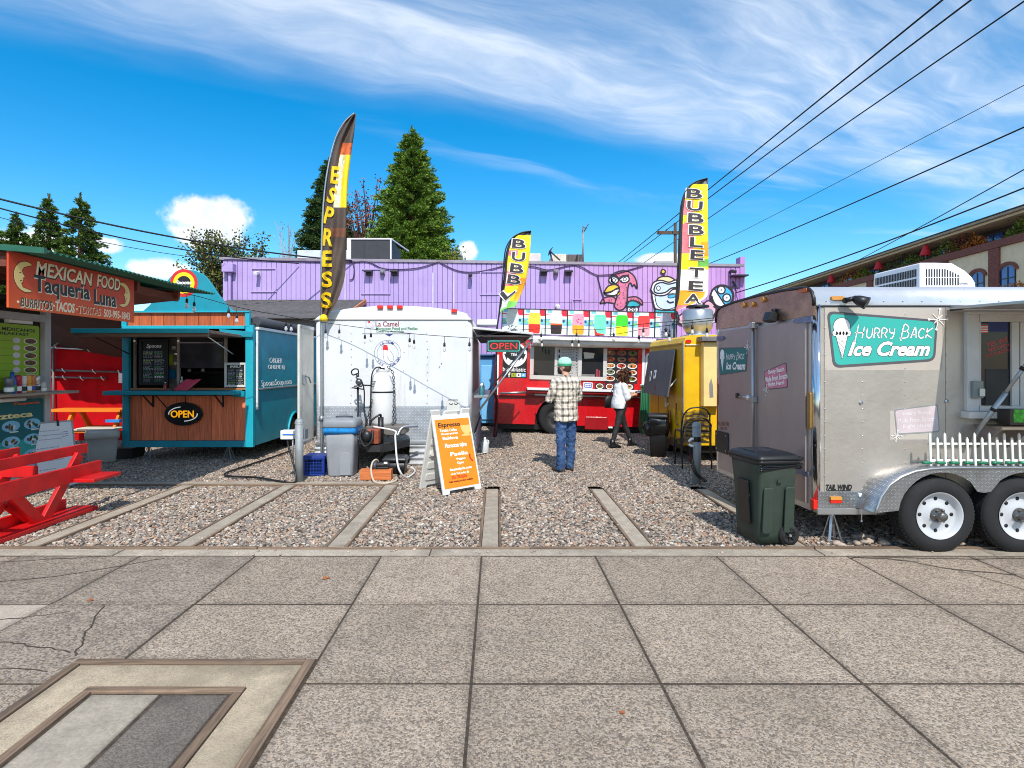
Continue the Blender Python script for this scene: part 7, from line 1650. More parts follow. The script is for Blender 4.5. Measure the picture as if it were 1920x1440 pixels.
for p0_,p1_,r_ in ((Vector((XS(100,11.9),11.9,0)),P(100,652,11.9),.022),(P(92,652,11.93),P(236,658,11.93),.014),(P(90,694,11.93),P(236,698,11.93),.022),(P(90,707,11.93),P(200,709,11.93),.020),(P(100,650,11.9),P(170,600,11.4),.02)):b=MB();b.cyl(p0_,p1_,r_,n=10);part(bt,'frame_pipe',b,PIPE if r_ != .014 else WHITE)
b=MB()
for x_,y_ in ((119,694),(176,696),(224,698),(120,708),(153,709),(192,709),(105,650),(205,656),(165,655)):p_=P(x_,y_,11.9);b.tube([p_+Vector((-.03,0,.04)),p_+Vector((0,-.02,0)),p_+Vector((.04,0,-.05))],.012,6)
part(bt,'tie',b,INK_W)
b=MB();b.box(XS(224,11.9),XS(238,11.9),11.87,11.88,ZS(718,11.9),ZS(700,11.9));part(bt,'paper_note',b,INK_W)
# orange bench table
ob=thing('orange_table','orange painted wooden table and bench in front of the red tarpaulin','table',(XS(160,11.3),11.3,0));ORW=wood('orange_paint',(236,120,20),'X',.5,.12)
for y_,z_ in ((11.0,ZS(768,11)),(11.18,ZS(768,11)),(11.36,ZS(768,11))):b=MB();b.box(XS(93,11.1),XS(231,11.1),y_,y_+.15,z_-.05,z_);part(ob,'top_plank',b,ORW,.006)
for y_ in (10.75,11.6):b=MB();b.box(XS(120,11.1),XS(231,11.1),y_,y_+.22,.40,.45);part(ob,'seat_plank',b,ORW,.006)
for x_ in (XS(135,11.1),XS(224,11.1)):
    for y0_,y1_ in ((10.7,11.15),(11.9,11.35)):b=MB();b.bar((x_,y0_,0),(x_,y1_,ZS(768,11)-.05),.05,.10,(0,1,0));part(ob,'leg',b,ORW,.005)
    b=MB();b.box(x_-.02,x_+.02,10.72,11.85,.34,.40);part(ob,'cross_beam',b,ORW,.005)
b=MB();b.box(XS(204,11),XS(230,11),10.9,10.98,ZS(791,11),ZS(786,11));single('blue_strip',b,mat('strip_blue',(50,130,200),.4),'blue plastic strip under the orange table top','strip')
# stack of cardboard on the bench
b=MB();b.box(XS(140,10.8),XS(200,10.8),10.72,11.0,.452,.475);b.box(XS(150,10.8),XS(226,10.8),10.7,10.98,.476,.50);single('cardboard_sheets',b,mat('card_pale',(206,196,176),.8),'pale cardboard sheets lying on the orange bench','cardboard',bevel=.003)
b=MB();b.box(XS(222,10.5),XS(266,10.5),10.2,10.6,0,.19);b.box(XS(222,10.5)+.02,XS(266,10.5)-.02,10.19,10.2,.03,.15);single('black_block',b,mat('block_dark',(50,46,44),.7),'dark block on the gravel under the corner of the turquoise trailer','block',bevel=.01)
# beige bin
bx,by=XS(192,9.9),9.9;BEI=mat('bin_beige',(176,168,158),.55,var=.06,dirt=.15);t=thing('beige_bin','small beige plastic bin with a pale liner beside the turquoise trailer','bin',(bx,by,0));Mb=Matrix.Rotation(math.radians(35),3,'Z')
b=MB();b.loft([[Vector((bx,by,z))+Mb @ Vector((p[0],p[1],0)) for p in rrect(-w_,-w_*.75,w_,w_*.75,.03,4)] for z,w_ in ((.0,.19),(.02,.195),(.46,.235))]);part(t,'body',b,BEI)
b=MB();b.loft([[Vector((bx,by,z+random.uniform(-.014,.014)))+Mb @ Vector((p[0],p[1],0)) for p in rrect(-w_,-w_*.78,w_,w_*.78,.03,6)] for z,w_ in ((.42,.245),(.47,.255),(.52,.25),(.55,.22),(.53,.12))]);part(t,'liner',b,mat('liner_pale',(190,184,174),.45))
# whiteboard
wbx=thing('whiteboard','leaning whiteboard with handwritten menu behind the red picnic table','whiteboard',G(108,914));A0,B0=G(72,922),G(150,908);A0.z=B0.z=.0;wu_=(B0-A0).normalized();wn=Vector((wu_.y,-wu_.x,0));wv=(Vector((0,0,1))-wn*.10-wu_*.05).normalized();wl=(B0-A0).length;WB=(A0,wu_,wv);wh=.92
b=MB();b.prism(rect(0,0,wl,wh),WB,-.015,.0);bd=part(wbx,'board',b,mat('board_white',(214,216,216),.3,var=.03))
b=MB()
for r_ in ((0,0,wl,.02),(0,wh-.02,wl,wh),(0,.02,.02,wh-.02),(wl-.02,.02,wl,wh-.02)):b.prism(rect(*r_),WB,-.018,.008)
part(wbx,'frame',b,GALV,.003)
b=MB();b.use(mat('marker_ink',(70,70,76),.6))
for k in range(13):
    zz_=wh-.13-k*.058;x_=.05
    if k in (3,8):continue
    b.prism(ell(x_,zz_+.004,.008,.006,6),WB,0,.002);x_ += .03;e_=x_+wl*random.uniform(.25,.6)
    while x_ < e_:l_=random.uniform(.01,.03);b.stroke([(x_,zz_),(x_+l_*.4,zz_+.012),(x_+l_,zz_+.002)],.004,WB,0,.0015);x_ += l_+.006
b.use(NAV);
for k in range(3):b.stroke([(wl*.7,wh-.16-k*.03),(wl*.85,wh-.155-k*.03)],.006,WB,0,.0015)
part(wbx,'handwriting',b,sub=bd);b=MB();b.prism(rect(wl*.6,wh-.07,wl*.645,wh+.02),WB,.008,.016);part(wbx,'clip',b,BLACK)
b=MB()
for u_ in (.06,wl-.06):p1_=A0+wu_*u_+wv*(wh*.9)-wn*.02;p0_=A0+wu_*u_-wn*.38;b.bar(p0_,p1_,.025,.012)
part(wbx,'prop_leg',b,GALV)
# red picnic table (tipped frame of planks)
pt=thing('red_picnic_table','bright red plank picnic table frame on the gravel','picnic table',(-4.85,5.9,0));RD=mat('table_red',(200,16,18),.45,var=.16,vs=5,dirt=.16,fine=.2,fs=90,bump=.15,bs=40)
def rb(name,*a):b=MB();b.box(*a);return part(pt,name,b,RD,.006)
rb('plank',-4.95,-4.67,4.9,6.62,0.0,.045);rb('plank',-4.99,-4.952,4.7,6.50,.0,.15);rb('plank',-4.67,-4.63,4.7,6.62,.40,.575);rb('seat_end',-4.628,-4.40,6.17,6.62,.40,.44);rb('plank',-4.86,-4.82,4.7,6.66,.655,.765);rb('plank',-5.35,-5.31,4.7,6.3,.655,.77)
for p0_,p1_,w_ in (((-4.79,6.48,.66),(-4.80,5.98,.02),.11),((-4.79,5.55,.44),(-4.80,5.95,.02),.11),((-5.24,6.2,.68),(-5.2,5.6,.10),.11),((-4.9,5.3,.05),(-4.9,5.62,.30),.07),((-4.9,5.92,.05),(-4.9,5.62,.30),.07)):b=MB();b.bar(p0_,p1_,.045,w_,(0,1,0));part(pt,'leg',b,RD,.006)
rb('cross_board',-5.31,-4.86,5.95,5.99,.50,.62);rb('plank',-5.30,-5.02,4.9,6.3,0.0,.045);rb('cross_board',-5.31,-4.68,5.2,5.24,.40,.5)
# ================================================================ red food truck
KY=14.0;KF=(Vector((0,KY,0)),Vector((1,0,0)),Vector((0,0,1)));K=lambda x,y:(XS(x,KY),ZS(y,KY))
RT=mat('truck_red',(198,10,24),.28,var=.07,coat=.5,dirt=.08,streak=.3);RTD=mat('truck_red_dark',(150,8,20),.4,var=.05)
kx0,kx1=XS(925,KY),XS(1246,KY)
tk=thing('red_food_truck','red food truck with a row of drink pictures along its roof','food truck',(kx0,KY+1,0))
def kp(name,pts,m,d0,d1,bev=0,sub=None):q=MB();q.prism(pts,KF,d0,d1);return part(tk,name,q,m,bev,sub)
wcx,wcz=K(1042,781);wcz=.44;Rk=.43
archp=[(wcx+.52*math.cos(a),wcz+.52*math.sin(a)) for a in [math.radians(170-k*11) for k in range(15)]]
zb_=.26
b=MB();b.prism([(kx0,zb_),(wcx-.52,zb_)]+[p for p in archp if p[1] > zb_]+[(wcx+.52,zb_),(kx1,zb_),(kx1,2.38),(kx0,2.38)],KF,-2.2,0);part(tk,'body',b,RT)
kp('belt_rail',rect(kx0,ZS(744,KY),kx1,ZS(740,KY)),RTD,0,.03,.006)
b=MB();b.stroke([p for p in archp if p[1] > zb_],.05,KF,0,.04);part(tk,'wheel_arch',b,RT)
wheel(tk,(wcx,KY-.02,wcz),Rk,.25,.25,mat('truck_rim',(70,68,68),.5,metal=.5),holes=6)
kp('wheel_well',rect(wcx-.6,.13,wcx+.6,1.0),BLACK,-1.2,-.28)
kp('undertray',rect(kx0+.1,.12,kx1-.1,zb_),BLACK,-2.1,-.15)
b=MB();b.lathe([(Rk,-.1),(Rk,.1),(0,.1)],(kx1-.5,KY+.3,wcz),24,'Y');part(tk,'wheel',b,RUBBER)
kp('corner_strip',rect(*K(928,770),*K(932,665)),WHITE,0,.02,.004)
# windows
TRM=mat('truck_window_trim',(196,190,182),.4,var=.04)
wz=kp('window',rect(*K(998,702),*K(1128,647)),PANE,0,.012)
for r_ in ((990,709,1134,701.5),(990,647.5,1134,643),(990,701,997,648),(1127,701,1134,648),(1036,701,1041,648),(1080,701,1087,648)):kp('window_frame',rect(*K(r_[0],r_[1]),*K(r_[2],r_[3])),TRM,.0,.04,.004,sub=wz)
b=MB();b.use(mat('menu_paper',(176,172,168),.5));b.prism(rect(*K(1041.5,701),*K(1079.5,648)),KF,.012,.02);b.use(INK_K)
for k in range(5):b.prism(ell(*K(1044.5,655+k*10),.02,.045,10),KF,.02,.021)
for k in range(9):b.prism(ell(*K(1077,652+k*5.4),.014,.014,8),KF,.02,.021)
for k in range(16):
    x_,z_=K(1049,652+k*3);q_=x_
    while q_ < x_+.28:l_=random.uniform(.02,.06);b.prism(rect(q_,z_,q_+l_,z_+.008),KF,.02,.0208);q_ += l_+.02
part(tk,'drink_menu',b,sub=wz)
b=MB();b.use(mat('inside_cream',(196,186,168),.6));b.prism([K(1090,656),K(1111,657),K(1109,667),K(1092,668)],KF,.012,.0125);b.use(mat('inside_grey',(120,116,112),.6));b.prism(rect(*K(1088,703),*K(1112,697)),KF,.012,.02);b.use(mat('inside_red',(140,50,60),.6));b.prism(rect(*K(1114,702),*K(1118,687)),KF,.012,.02);b.prism(rect(*K(1119,702),*K(1122,689)),KF,.012,.02);part(tk,'counter_items',b,sub=wz)
# food photographs
fp_=MB();fp_.use(INK_K);fp_.prism(rect(*K(1131,712),*K(1192,650)),KF,.0,.012)
FC=[mat('food_%d' % i,c,.5,var=.5,vs=26) for i,c in enumerate([(150,70,24),(186,84,30),(196,110,40),(140,60,30),(170,150,110),(120,110,96),(90,100,50),(190,60,34)])]
for j in range(5):
    for i in range(3):
        cx_,cz_=K(1141+i*20.5,656+j*12);fp_.use(INK_W if j > 1 else FC[0]);fp_.prism(ell(cx_,cz_,.118,.066,18),KF,.012,.0126);fp_.use(FC[(i*3+j*2) % 8]);fp_.prism(ell(cx_,cz_+.005,.10,.052,16),KF,.0126,.0134);fp_.use(FC[(i+j*3+4) % 8])
        for q in range(5):fp_.prism(ell(cx_+random.uniform(-.06,.06),cz_+random.uniform(-.02,.03),.03,.018,8,rot=random.uniform(0,3)),KF,.0134,.0140)
for i in range(4):
    cx_,cz_=K(1122+i*18.5,719);fp_.use(INK_K);fp_.prism(rect(cx_-.115,cz_-.075,cx_+.115,cz_+.075),KF,0,.012);fp_.use(INK_W);fp_.prism(ell(cx_,cz_,.09,.066,18),KF,.012,.0126);fp_.use(FC[(i*2+6) % 8]);fp_.prism(ell(cx_,cz_,.075,.052,16),KF,.0126,.0134)
    for q in range(5):fp_.use(FC[(q+i) % 8]);fp_.prism(ell(cx_+random.uniform(-.04,.04),cz_+random.uniform(-.025,.025),.02,.014,8),KF,.0134,.0140)
part(tk,'food_pictures',fp_)
b=MB();b.use(INK_W);b.prism(rrect(*K(1091,724),*K(1108.5,712.5),.02),KF,0,.012);b.use(mat('sticker_blue',(40,80,150),.5));b.prism(rect(*K(1093,722.5),*K(1107,714)),KF,.012,.013);b.use(INK_W)
for k in range(3):b.prism(ell(*K(1096+k*4,719.5),.018,.02,8),KF,.013,.014);b.prism(rect(*K(1094.5+k*4,717),*K(1097.5+k*4,715.5)),KF,.013,.014)
part(tk,'sticker',b)
b=MB();b.use(mat('sticker_dark',(40,44,50),.5));b.prism(ell(*K(1031,714),.05,.045,14),KF,0,.01);b.use(mat('sticker_teal',(90,150,160),.5));b.prism(rect(*K(1028,714.5),*K(1034,713)),KF,.01,.011);part(tk,'sticker',b)
# logo panel
b=MB();b.use(INK_K);b.prism(rect(*K(939,707),*K(985,650)),KF,0,.012);b.use(INK_W);x_,z_=K(961.5,664)
b.prism(ell(x_,z_,.30,.30,40),KF,.012,.013);b.use(INK_K);b.prism(ell(x_,z_+.05,.225,.20,30),KF,.013,.014);b.use(INK_W);text(b,'HAPPY',KF,x_,z_+.09,w=.24,d0=.014,d1=.0152,bold=.02);text(b,'TEA',KF,x_-.02,z_-.0,w=.16,d0=.014,d1=.0152,bold=.02)
b.use(INK_K)
for a_ in (-1,1):b.prism([(x_+a_*.27,z_+.02),(x_+a_*.2,z_-.14),(x_+a_*.16,z_-.02),(x_+a_*.11,z_-.16),(x_+a_*.08,z_+.02)],KF,.013,.0138)
b.use(INK_W);text(b,'bonublastic',KF,XS(961,KY),ZS(691.5,KY),XS(982,KY)-XS(939.5,KY),.10,.012,.0145,.012)
for xx,m_ in ((952,None),(960,mat('icon_lime',(180,180,40),.5)),(969.5,INK_W),(978.5,mat('icon_sky',(90,180,220),.5))):
    c_=K(xx,702)
    if m_ is None:b.use(INK_W);text(b,'f',KF,c_[0],c_[1],h=.11,d0=.012,d1=.014,bold=.03)
    else:b.use(m_);b.prism(rrect(c_[0]-.055,c_[1]-.048,c_[0]+.055,c_[1]+.048,.012),KF,.012,.0135);b.use(INK_K if m_ is INK_W else mat('icon_dark',(110,120,40),.5) if xx == 960 else INK_W);b.prism(ell(*c_,.025,.022,12),KF,.0135,.0142)
part(tk,'logo_panel',b)
# counter, rail, awning case, hatch
ct=kp('counter',rect(*K(985,728.5),*K(1200,724.5)),WHITE,0,.34,.006);kp('counter_apron',rect(*K(985,733),*K(1200,729)),RTD,0,.30,.004,sub=ct)
b=MB();b.tube([P(935,737.5,KY-.10),P(985,734,KY-.12)],.03,10);part(tk,'bumper_rail',b,STEEL)
b=MB();b.box(XS(1000,KY),XS(1198,KY),KY-.1,KY-.06,ZS(739,KY),ZS(736.5,KY));part(tk,'steel_strip',b,STEEL)
b=MB();pr_=[(-.0,2.42),(-.34,2.44),(-.42,2.38),(-.40,2.26),(-.3,2.2),(0,2.22)]
b.loft([[Vector((x_,KY+d_,z_)) for d_,z_ in pr_] for x_ in (XS(994,KY-.3),XS(1224,KY-.3))],smooth=False);part(tk,'awning_case',b,mat('awning_white',(220,216,208),.5,var=.08,dirt=.3),.02)
b=MB();b.tube([P(985,634,KY-.2),P(1010,633,KY-.45),P(1222,633,KY-.45)],.03,10);part(tk,'awning_roller',b,WHITE)
kp('hatch',rrect(*K(1096,800),*K(1139,778),.02),RTD,0,.012);b=MB();b.use(INK_W);text(b,'www.bonublastic.com',KF,XS(1117,KY),ZS(777,KY),w=.5,h=.028,d0=.0,d1=.004,bold=.02);part(tk,'web_lettering',b)
b=MB();b.prism(rrect(*K(1140,797),*K(1148,794),.01),KF,0,.02);part(tk,'side_lamp',b,WHITE)
sd=kp('door_window',rrect(*K(1208,709),*K(1222,656),.08),PANE,0,.014);b=MB();b.stroke(rrect(*K(1208,709),*K(1222,656),.08),.05,KF,.0,.03,True);part(tk,'door_window_frame',b,WHITE,sub=sd)
kp('door_edge',rect(*K(1200,730),*K(1205,645)),WHITE,0,.03,.004)
b=MB();b.box(kx0+.02,kx1,KY+.02,KY+2.15,2.38,2.46);part(tk,'roof',b,WHITE,.02)
# drink pictures
DR=[((206,210,206),(206,210,206),'k'),((246,202,60),(220,40,26),''),((236,226,214),(44,26,26),'o'),((232,150,170),(240,160,20),'p'),((110,214,176),(110,214,176),'r'),((60,200,40),(240,214,20),''),((224,60,56),(232,150,160),''),((190,186,206),(190,186,206),'k')]
pwid=(XS(1262,KY)-XS(935,KY))/8;pz0,pz1=ZS(628,KY)+.03,ZS(577.5,KY);BGW=mat('picture_white',(226,230,232),.5);BGR=mat('picture_red',(208,26,56),.5);BGB=mat('picture_blue',(120,186,206),.5,var=.4,vs=8)
for k,(top,bot,fl) in enumerate(DR):
    x0_=XS(935,KY)+k*pwid;x1_=x0_+pwid;b=MB();D0=.05
    b.use(BGW);b.prism(rect(x0_+.012,pz0+.012,x1_-.012,pz1-.012),KF,0,D0);b.use(BGR);b.prism(rect(x1_-.15,pz1-.17,x1_-.014,pz1-.014),KF,D0,D0+.001);b.prism(rect(x0_+.014,pz1-.15,x0_+.13,pz1-.13),KF,D0,D0+.001)
    b.use(BGB);b.prism(rect(x0_+.014,pz1-.40,x1_-.014,pz1-.24),KF,D0,D0+.0008);b.prism(rect(x0_+.05,pz1-.1,x0_+.16,pz1-.02),KF,D0,D0+.0008)
    for q in range(6):b.use([mat('bit_green',(120,200,110),.5),mat('bit_yellow',(230,220,120),.5),mat('bit_navy',(40,70,100),.5)][q % 3]);cx_=x0_+.05+q*.08;b.prism(ell(cx_,pz1-.32+.03*(q % 2),.03,.04,10),KF,D0+.001,D0+.0015)
    mT=mat('drink_t%d' % k,top,.4,var=.12,vs=10);mB=mat('drink_b%d' % k,bot,.4,var=.12,vs=10);cx_=(x0_+x1_)/2;jw=.145;b.use(INK_W if k not in (0,7) else mT);b.prism(rrect(cx_-.11,pz1-.14,cx_+.11,pz1-.02,.03),KF,D0+.001,D0+.002)
    b.use(mT);b.prism(rrect(cx_-jw,pz0+.03,cx_+jw,pz1-.10,.06),KF,D0+.001,D0+.003);b.use(mB);b.prism(rpoly([(cx_-jw,pz0+.26),(cx_+jw,pz0+.26),(cx_+jw*.9,pz0+.03),(cx_-jw*.9,pz0+.03)],.03),KF,D0+.003,D0+.0036)
    if fl == 'k':
        b.use(INK_K)
        for q in range(34):b.prism(ell(cx_+random.uniform(-.12,.12),pz0+random.uniform(.05,.22),.012,.012,7),KF,D0+.0036,D0+.0042)
    if fl == 'o':b.use(mat('drink_orange',(220,90,20),.4));b.prism(rect(cx_-jw,pz0+.25,cx_+jw,pz0+.29),KF,D0+.0036,D0+.0042)
    if fl == 'p':
        b.use(mat('drink_magenta',(190,40,100),.4))
        for q in range(9):b.prism(ell(cx_+random.uniform(-.1,.1),pz0+random.uniform(.28,.42),.012,.014,7),KF,D0+.003,D0+.004)
    if fl == 'r':b.use(REDI);b.prism(rpoly([(cx_-.14,pz0+.22),(cx_-.06,pz0+.08),(cx_+.12,pz0+.06),(cx_+.1,pz0+.02),(cx_-.12,pz0+.02)],.02),KF,D0+.0036,D0+.0042)
    pn=part(tk,'drink_picture',b);b=MB()
    for r_ in ((x0_,pz0,x1_,pz0+.012),(x0_,pz1-.012,x1_,pz1),(x0_,pz0+.012,x0_+.012,pz1-.012),(x1_-.012,pz0+.012,x1_,pz1-.012)):b.prism(rect(*r_),KF,-.01,.07)
    part(tk,'picture_frame',b,BLACK,sub=pn)
tk.rotation_euler=(0,math.radians(1.5),0)
# green hose and its hook, handrail, blue cabin, water jug
t=thing('green_hose','bundle of green garden hose hanging at the end of the red truck','hose',(XS(1206,13.6),13.6,0));GH=mat('hose_green',(24,96,60),.5)
for k in range(4):b=MB();xx=1203+k*3.2;b.tube(bez([P(xx,722,13.6),P(xx-1,760,13.5),P(xx-4+k,800,13.5),P(xx+2,812,13.5),P(xx+5,790,13.55),P(xx+4,725,13.6)],8),.022,8);part(t,'coil',b,GH)
b=MB();b.tube([P(1201,722,13.9),P(1201,722,13.5),P(1216,719,13.5)],.015,6);part(t,'hook',b,WHITE)
b=MB();b.tube(bez([P(908,742,13.2),P(920,736,13.2),P(929,740,13.2),P(932,760,13.3),P(930,790,13.4),Vector((XS(927,13.4),13.4,.0))],8),.035,10);single('handrail',b,mat('rail_maroon',(110,34,36),.4),'curved maroon handrail post beside the red truck','handrail')
t=thing('blue_cabin','light blue plastic cabin squeezed between the white trailer and red truck','cabin',(XS(912,15.6),16,0));BL2=mat('cabin_blue',(92,164,216),.5,var=.08)
b=MB();b.box(XS(880,15.6),XS(931,15.6),15.6,16.7,.1,ZS(668,15.6));bd=part(t,'wall',b,BL2,.02);b=MB();b.box(XS(902,15.58),XS(928,15.58),15.56,15.6,.2,ZS(685,15.6));part(t,'door',b,mat('cabin_blue_light',(120,190,236),.5,var=.05),.02);b=MB();b.box(XS(880,15.6),XS(932,15.6),15.5,16.8,ZS(668,15.6),ZS(664,15.6));part(t,'roof',b,mat('cabin_blue_dark',(40,84,130),.5),.02)
jx,jy=XS(909,11),11.0;t=thing('water_jug','translucent plastic water jug standing on the gravel by the white trailer','jug',(jx,jy,0));b=MB();b.lathe([(.07,0),(.078,.02),(.078,.16),(.065,.20),(.03,.25),(.022,.265)],(jx,jy,0),20);part(t,'bottle',b,mat('jug_plastic',(206,212,212),.3,var=.05));b=MB();b.lathe([(.026,.26),(.026,.29),(0,.29)],(jx,jy,0),14);part(t,'cap',b,INK_W);b=MB();b.tube(bez([(jx+.03,jy-.02,.24),(jx+.075,jy-.03,.22),(jx+.07,jy-.03,.15)],5),.012,8);part(t,'handle',b,MATS['jug_plastic'])
# serving side of the white trailer
b=MB();zA,zB=ZS(617,9.75),ZS(628,9.75);xa_,xb_=tx1+.01,XS(1000,9.75)
b.add([(xa_,9.72,zA),(xb_,9.72,zB),(xb_,12.6,zB),(xa_,12.6,zA),(xa_,9.72,zA+.04),(xb_,9.72,zB+.04),(xb_,12.6,zB+.04),(xa_,12.6,zA+.04)],[(0,3,2,1),(4,5,6,7),(0,1,5,4),(1,2,6,5),(2,3,7,6),(3,0,4,7)]);awn=part(wt,'awning_flap',b,mat('flap_white',(206,206,202),.45,dirt=.2),.006)
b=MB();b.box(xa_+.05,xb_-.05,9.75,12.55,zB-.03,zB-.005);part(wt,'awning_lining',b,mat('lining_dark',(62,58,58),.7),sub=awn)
b=MB();b.cyl(P(998,636,9.85),P(889,782,9.62),.018);b.cyl(P(998,636,12.4),P(900,750,12.4),.016);part(wt,'awning_strut',b,STEEL,sub=awn)
b=MB();b.box(tx1+.0,tx1+.015,9.8,12.6,1.2,2.2);part(wt,'serving_opening',b,mat('opening_shade',(48,42,40),.5,var=.3,vs=6));b=MB();b.box(tx1+.016,tx1+.28,9.85,12.5,1.12,1.16);part(wt,'serving_shelf',b,STEEL,.004)  # dark panel painted in place of the shade behind the serving window
for i,(yy,m_) in enumerate(((9.95,mat('bottle_teal',(60,120,130),.3)),(10.2,mat('bottle_green2',(70,100,70),.3)),(10.5,mat('bottle_amber2',(170,130,70),.3)),(10.8,mat('bottle_sky',(110,170,210),.3)))):bottle('sauce_bottle',tx1+.15,yy,1.16,.04,.2,m_,INK_W,['teal','green','amber','sky blue'][i]+' bottle on the side shelf of the white trailer')
ns=thing('neon_open_sign','red neon OPEN sign with a turquoise border hanging under the white trailer awning','sign',P(942,640,9.8));NFr=(Vector((0,9.8,0)),Vector((1,0,0)),Vector((0,0,1)));n0,n1=P(913,660,9.8),P(976,638,9.8)
b=MB();b.prism(rect(n0.x,n0.z,n1.x,n1.z),NFr,-.02,.0);part(ns,'backing',b,mat('acrylic_dark',(40,40,44),.1))
b=MB();b.use(mat('neon_red',(232,40,34),.4,emit=.7));text(b,'OPEN',NFr,(n0.x+n1.x)/2,(n0.z+n1.z)/2,(n1.x-n0.x)*.80,(n1.z-n0.z)*.55,.02,.035,-.012);part(ns,'letter_tube',b)
b=MB();b.tube([Vector((p[0],9.77,p[1])) for p in rrect(n0.x+.02,n0.z+.015,n1.x-.02,n1.z-.015,.03)],.007,6,closed=True);part(ns,'border_tube',b,mat('neon_teal',(40,180,170),.4,emit=.4));b=MB()
for x_ in (n0.x+.08,n1.x-.08):b.cyl((x_,9.79,n1.z),(x_,9.79,zB+.02),.004,n=5)
part(ns,'hanger',b,BLACK)
# ================================================================ yellow trailer
YX,YY=3.24,9.8;YE=12.0;YEL_T=mat('trailer_yellow',(232,182,14),.4,var=.08,dirt=.18,streak=.4);YEL_S=mat('trailer_yellow_shaded',(214,160,16),.45,var=.08,dirt=.25,streak=.5)  # second yellow is the same paint darkened, shade of the side wall in its colour
yt=thing('yellow_trailer','yellow box trailer with a grey hatch and a steel roof fan','trailer',(4.8,10.9,0));zy0,zy1=.30,2.21;yx1=6.6
b=MB();pr_=[(YX,zy0),(YX,zy1-.12),(YX+.03,zy1-.04),(YX+.10,zy1),(yx1,zy1+.05),(yx1,zy0)]
b.prism(pr_,(Vector((0,YE,0)),Vector((1,0,0)),Vector((0,0,1))),0,YE-YY);part(yt,'body',b,YEL_T)
LF=(Vector((YX,0,0)),Vector((0,-1,0)),Vector((0,0,1)));lu=lambda x,y:(-(YX*F/(x-VX)),ZS(y,YX*F/(x-VX)))
def yp(name,pts,m,d0,d1,bev=0,sub=None,fr=None):q=MB();q.prism(pts,fr or LF,d0,d1);return part(yt,name,q,m,bev,sub)
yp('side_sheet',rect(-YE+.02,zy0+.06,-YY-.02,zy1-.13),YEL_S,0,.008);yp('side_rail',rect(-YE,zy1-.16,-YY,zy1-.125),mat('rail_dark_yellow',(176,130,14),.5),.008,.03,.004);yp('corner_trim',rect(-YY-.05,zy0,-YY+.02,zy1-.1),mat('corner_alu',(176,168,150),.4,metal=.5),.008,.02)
for s_ in ((1252,0),(1236,0)):u_=lu(*s_)[0];yp('seam',rect(u_-.006,zy0+.07,u_+.006,1.3),mat('seam_dark',(120,88,12),.6),.008,.014)
b=MB();a0=lu(1222,660);a1=lu(1268,655);c0=lu(1214,742);c1=lu(1258,748)
top_u0,top_u1,bz,tz=-11.85,-10.15,1.12,1.98
v_=[Vector((YX-.02,-top_u0,tz)),Vector((YX-.02,-top_u1,tz)),Vector((YX-.16,-top_u1,bz)),Vector((YX-.16,-top_u0,bz))];dn=Vector((-.03,0,0))
b.add(v_+[p+dn for p in v_],[(0,1,2,3),(7,6,5,4),(0,4,5,1),(1,5,6,2),(2,6,7,3),(3,7,4,0)]);ht=part(yt,'hatch_board',b,mat('hatch_grey',(84,84,90),.6,var=.12,dirt=.15),.004)
hu=Vector((0,-1,0));hv=(v_[0]-v_[3]).normalized();HF=(v_[3]+dn,hu,hv);hl,hh=1.7,(v_[0]-v_[3]).length
b=MB();b.use(INK_W);b.stroke(rrect(.36,hh*.30,.44,hh*.52,.03),.02,HF,0,.004,True);b.prism(rrect(.62,hh*.36,.76,hh*.56,.02),HF,0,.004);b.use(NAV);b.prism(rect(.65,hh*.43,.73,hh*.50),HF,.004,.005);b.use(mat('rust_brown',(110,60,40),.7));b.prism(ell(.88,hh*.16,.05,.06,12),HF,0,.003);part(yt,'hatch_sticker',b,sub=ht)
b=MB();b.cyl((YX-.16,10.2,1.25),(YX,10.2,1.45),.012);part(yt,'hatch_prop',b,WHITE,sub=ht)
FF=(Vector((0,YY,0)),Vector((1,0,0)),Vector((0,0,1)));yf=lambda x,y:(XS(x,YY),ZS(y,YY))
yp('front_sheet',rect(YX+.02,zy0+.03,yx1,zy1-.1),YEL_T,0,.006,fr=FF);cp=yp('cream_panel',rect(*yf(1313,761),*yf(1344,642)),mat('panel_cream',(240,206,132),.5,var=.06,dirt=.15),.0,.16,.01,fr=FF);b=MB();b.prism([yf(1324,745),yf(1331,744),yf(1330,722),yf(1327,708),yf(1323,720)],FF,.16,.162);part(yt,'bare_patch',b,mat('bare_metal',(150,146,140),.5,metal=.3),sub=cp)
yp('roof_light',rrect(*yf(1285,643),*yf(1295,637),.02),RED_L,.006,.04,fr=FF);yp('drip_bar',rect(*yf(1284,647.5),*yf(1311,645.5)),mat('drip_cream',(226,214,180),.5),.006,.03,fr=FF)
yp('roof_ledge',rect(*yf(1306,641),*yf(1350,632)),mat('ledge_grey',(110,106,104),.5),-.1,.25,.01,fr=FF);yp('cupboard_door',rect(-10.35,.42,-9.92,.9),YEL_T,.012,.03,.006)
for dy in (0,.1):yp('vent_slot',ell(-10.55-dy,.78,.028,.07,14),BLACK,.008,.012)
yp('bottom_rail',rect(-YE,zy0,-YY,zy0+.05),mat('rail_under',(120,96,30),.6),.008,.02);b=MB();b.box(YX+.1,yx1,YY+.1,YE-.1,.16,zy0-.002);b.lathe([(.3,-.1),(.3,.1),(0,.1)],(YX+.2,11.2,.30),20,'X');part(yt,'chassis',b,BLACK)
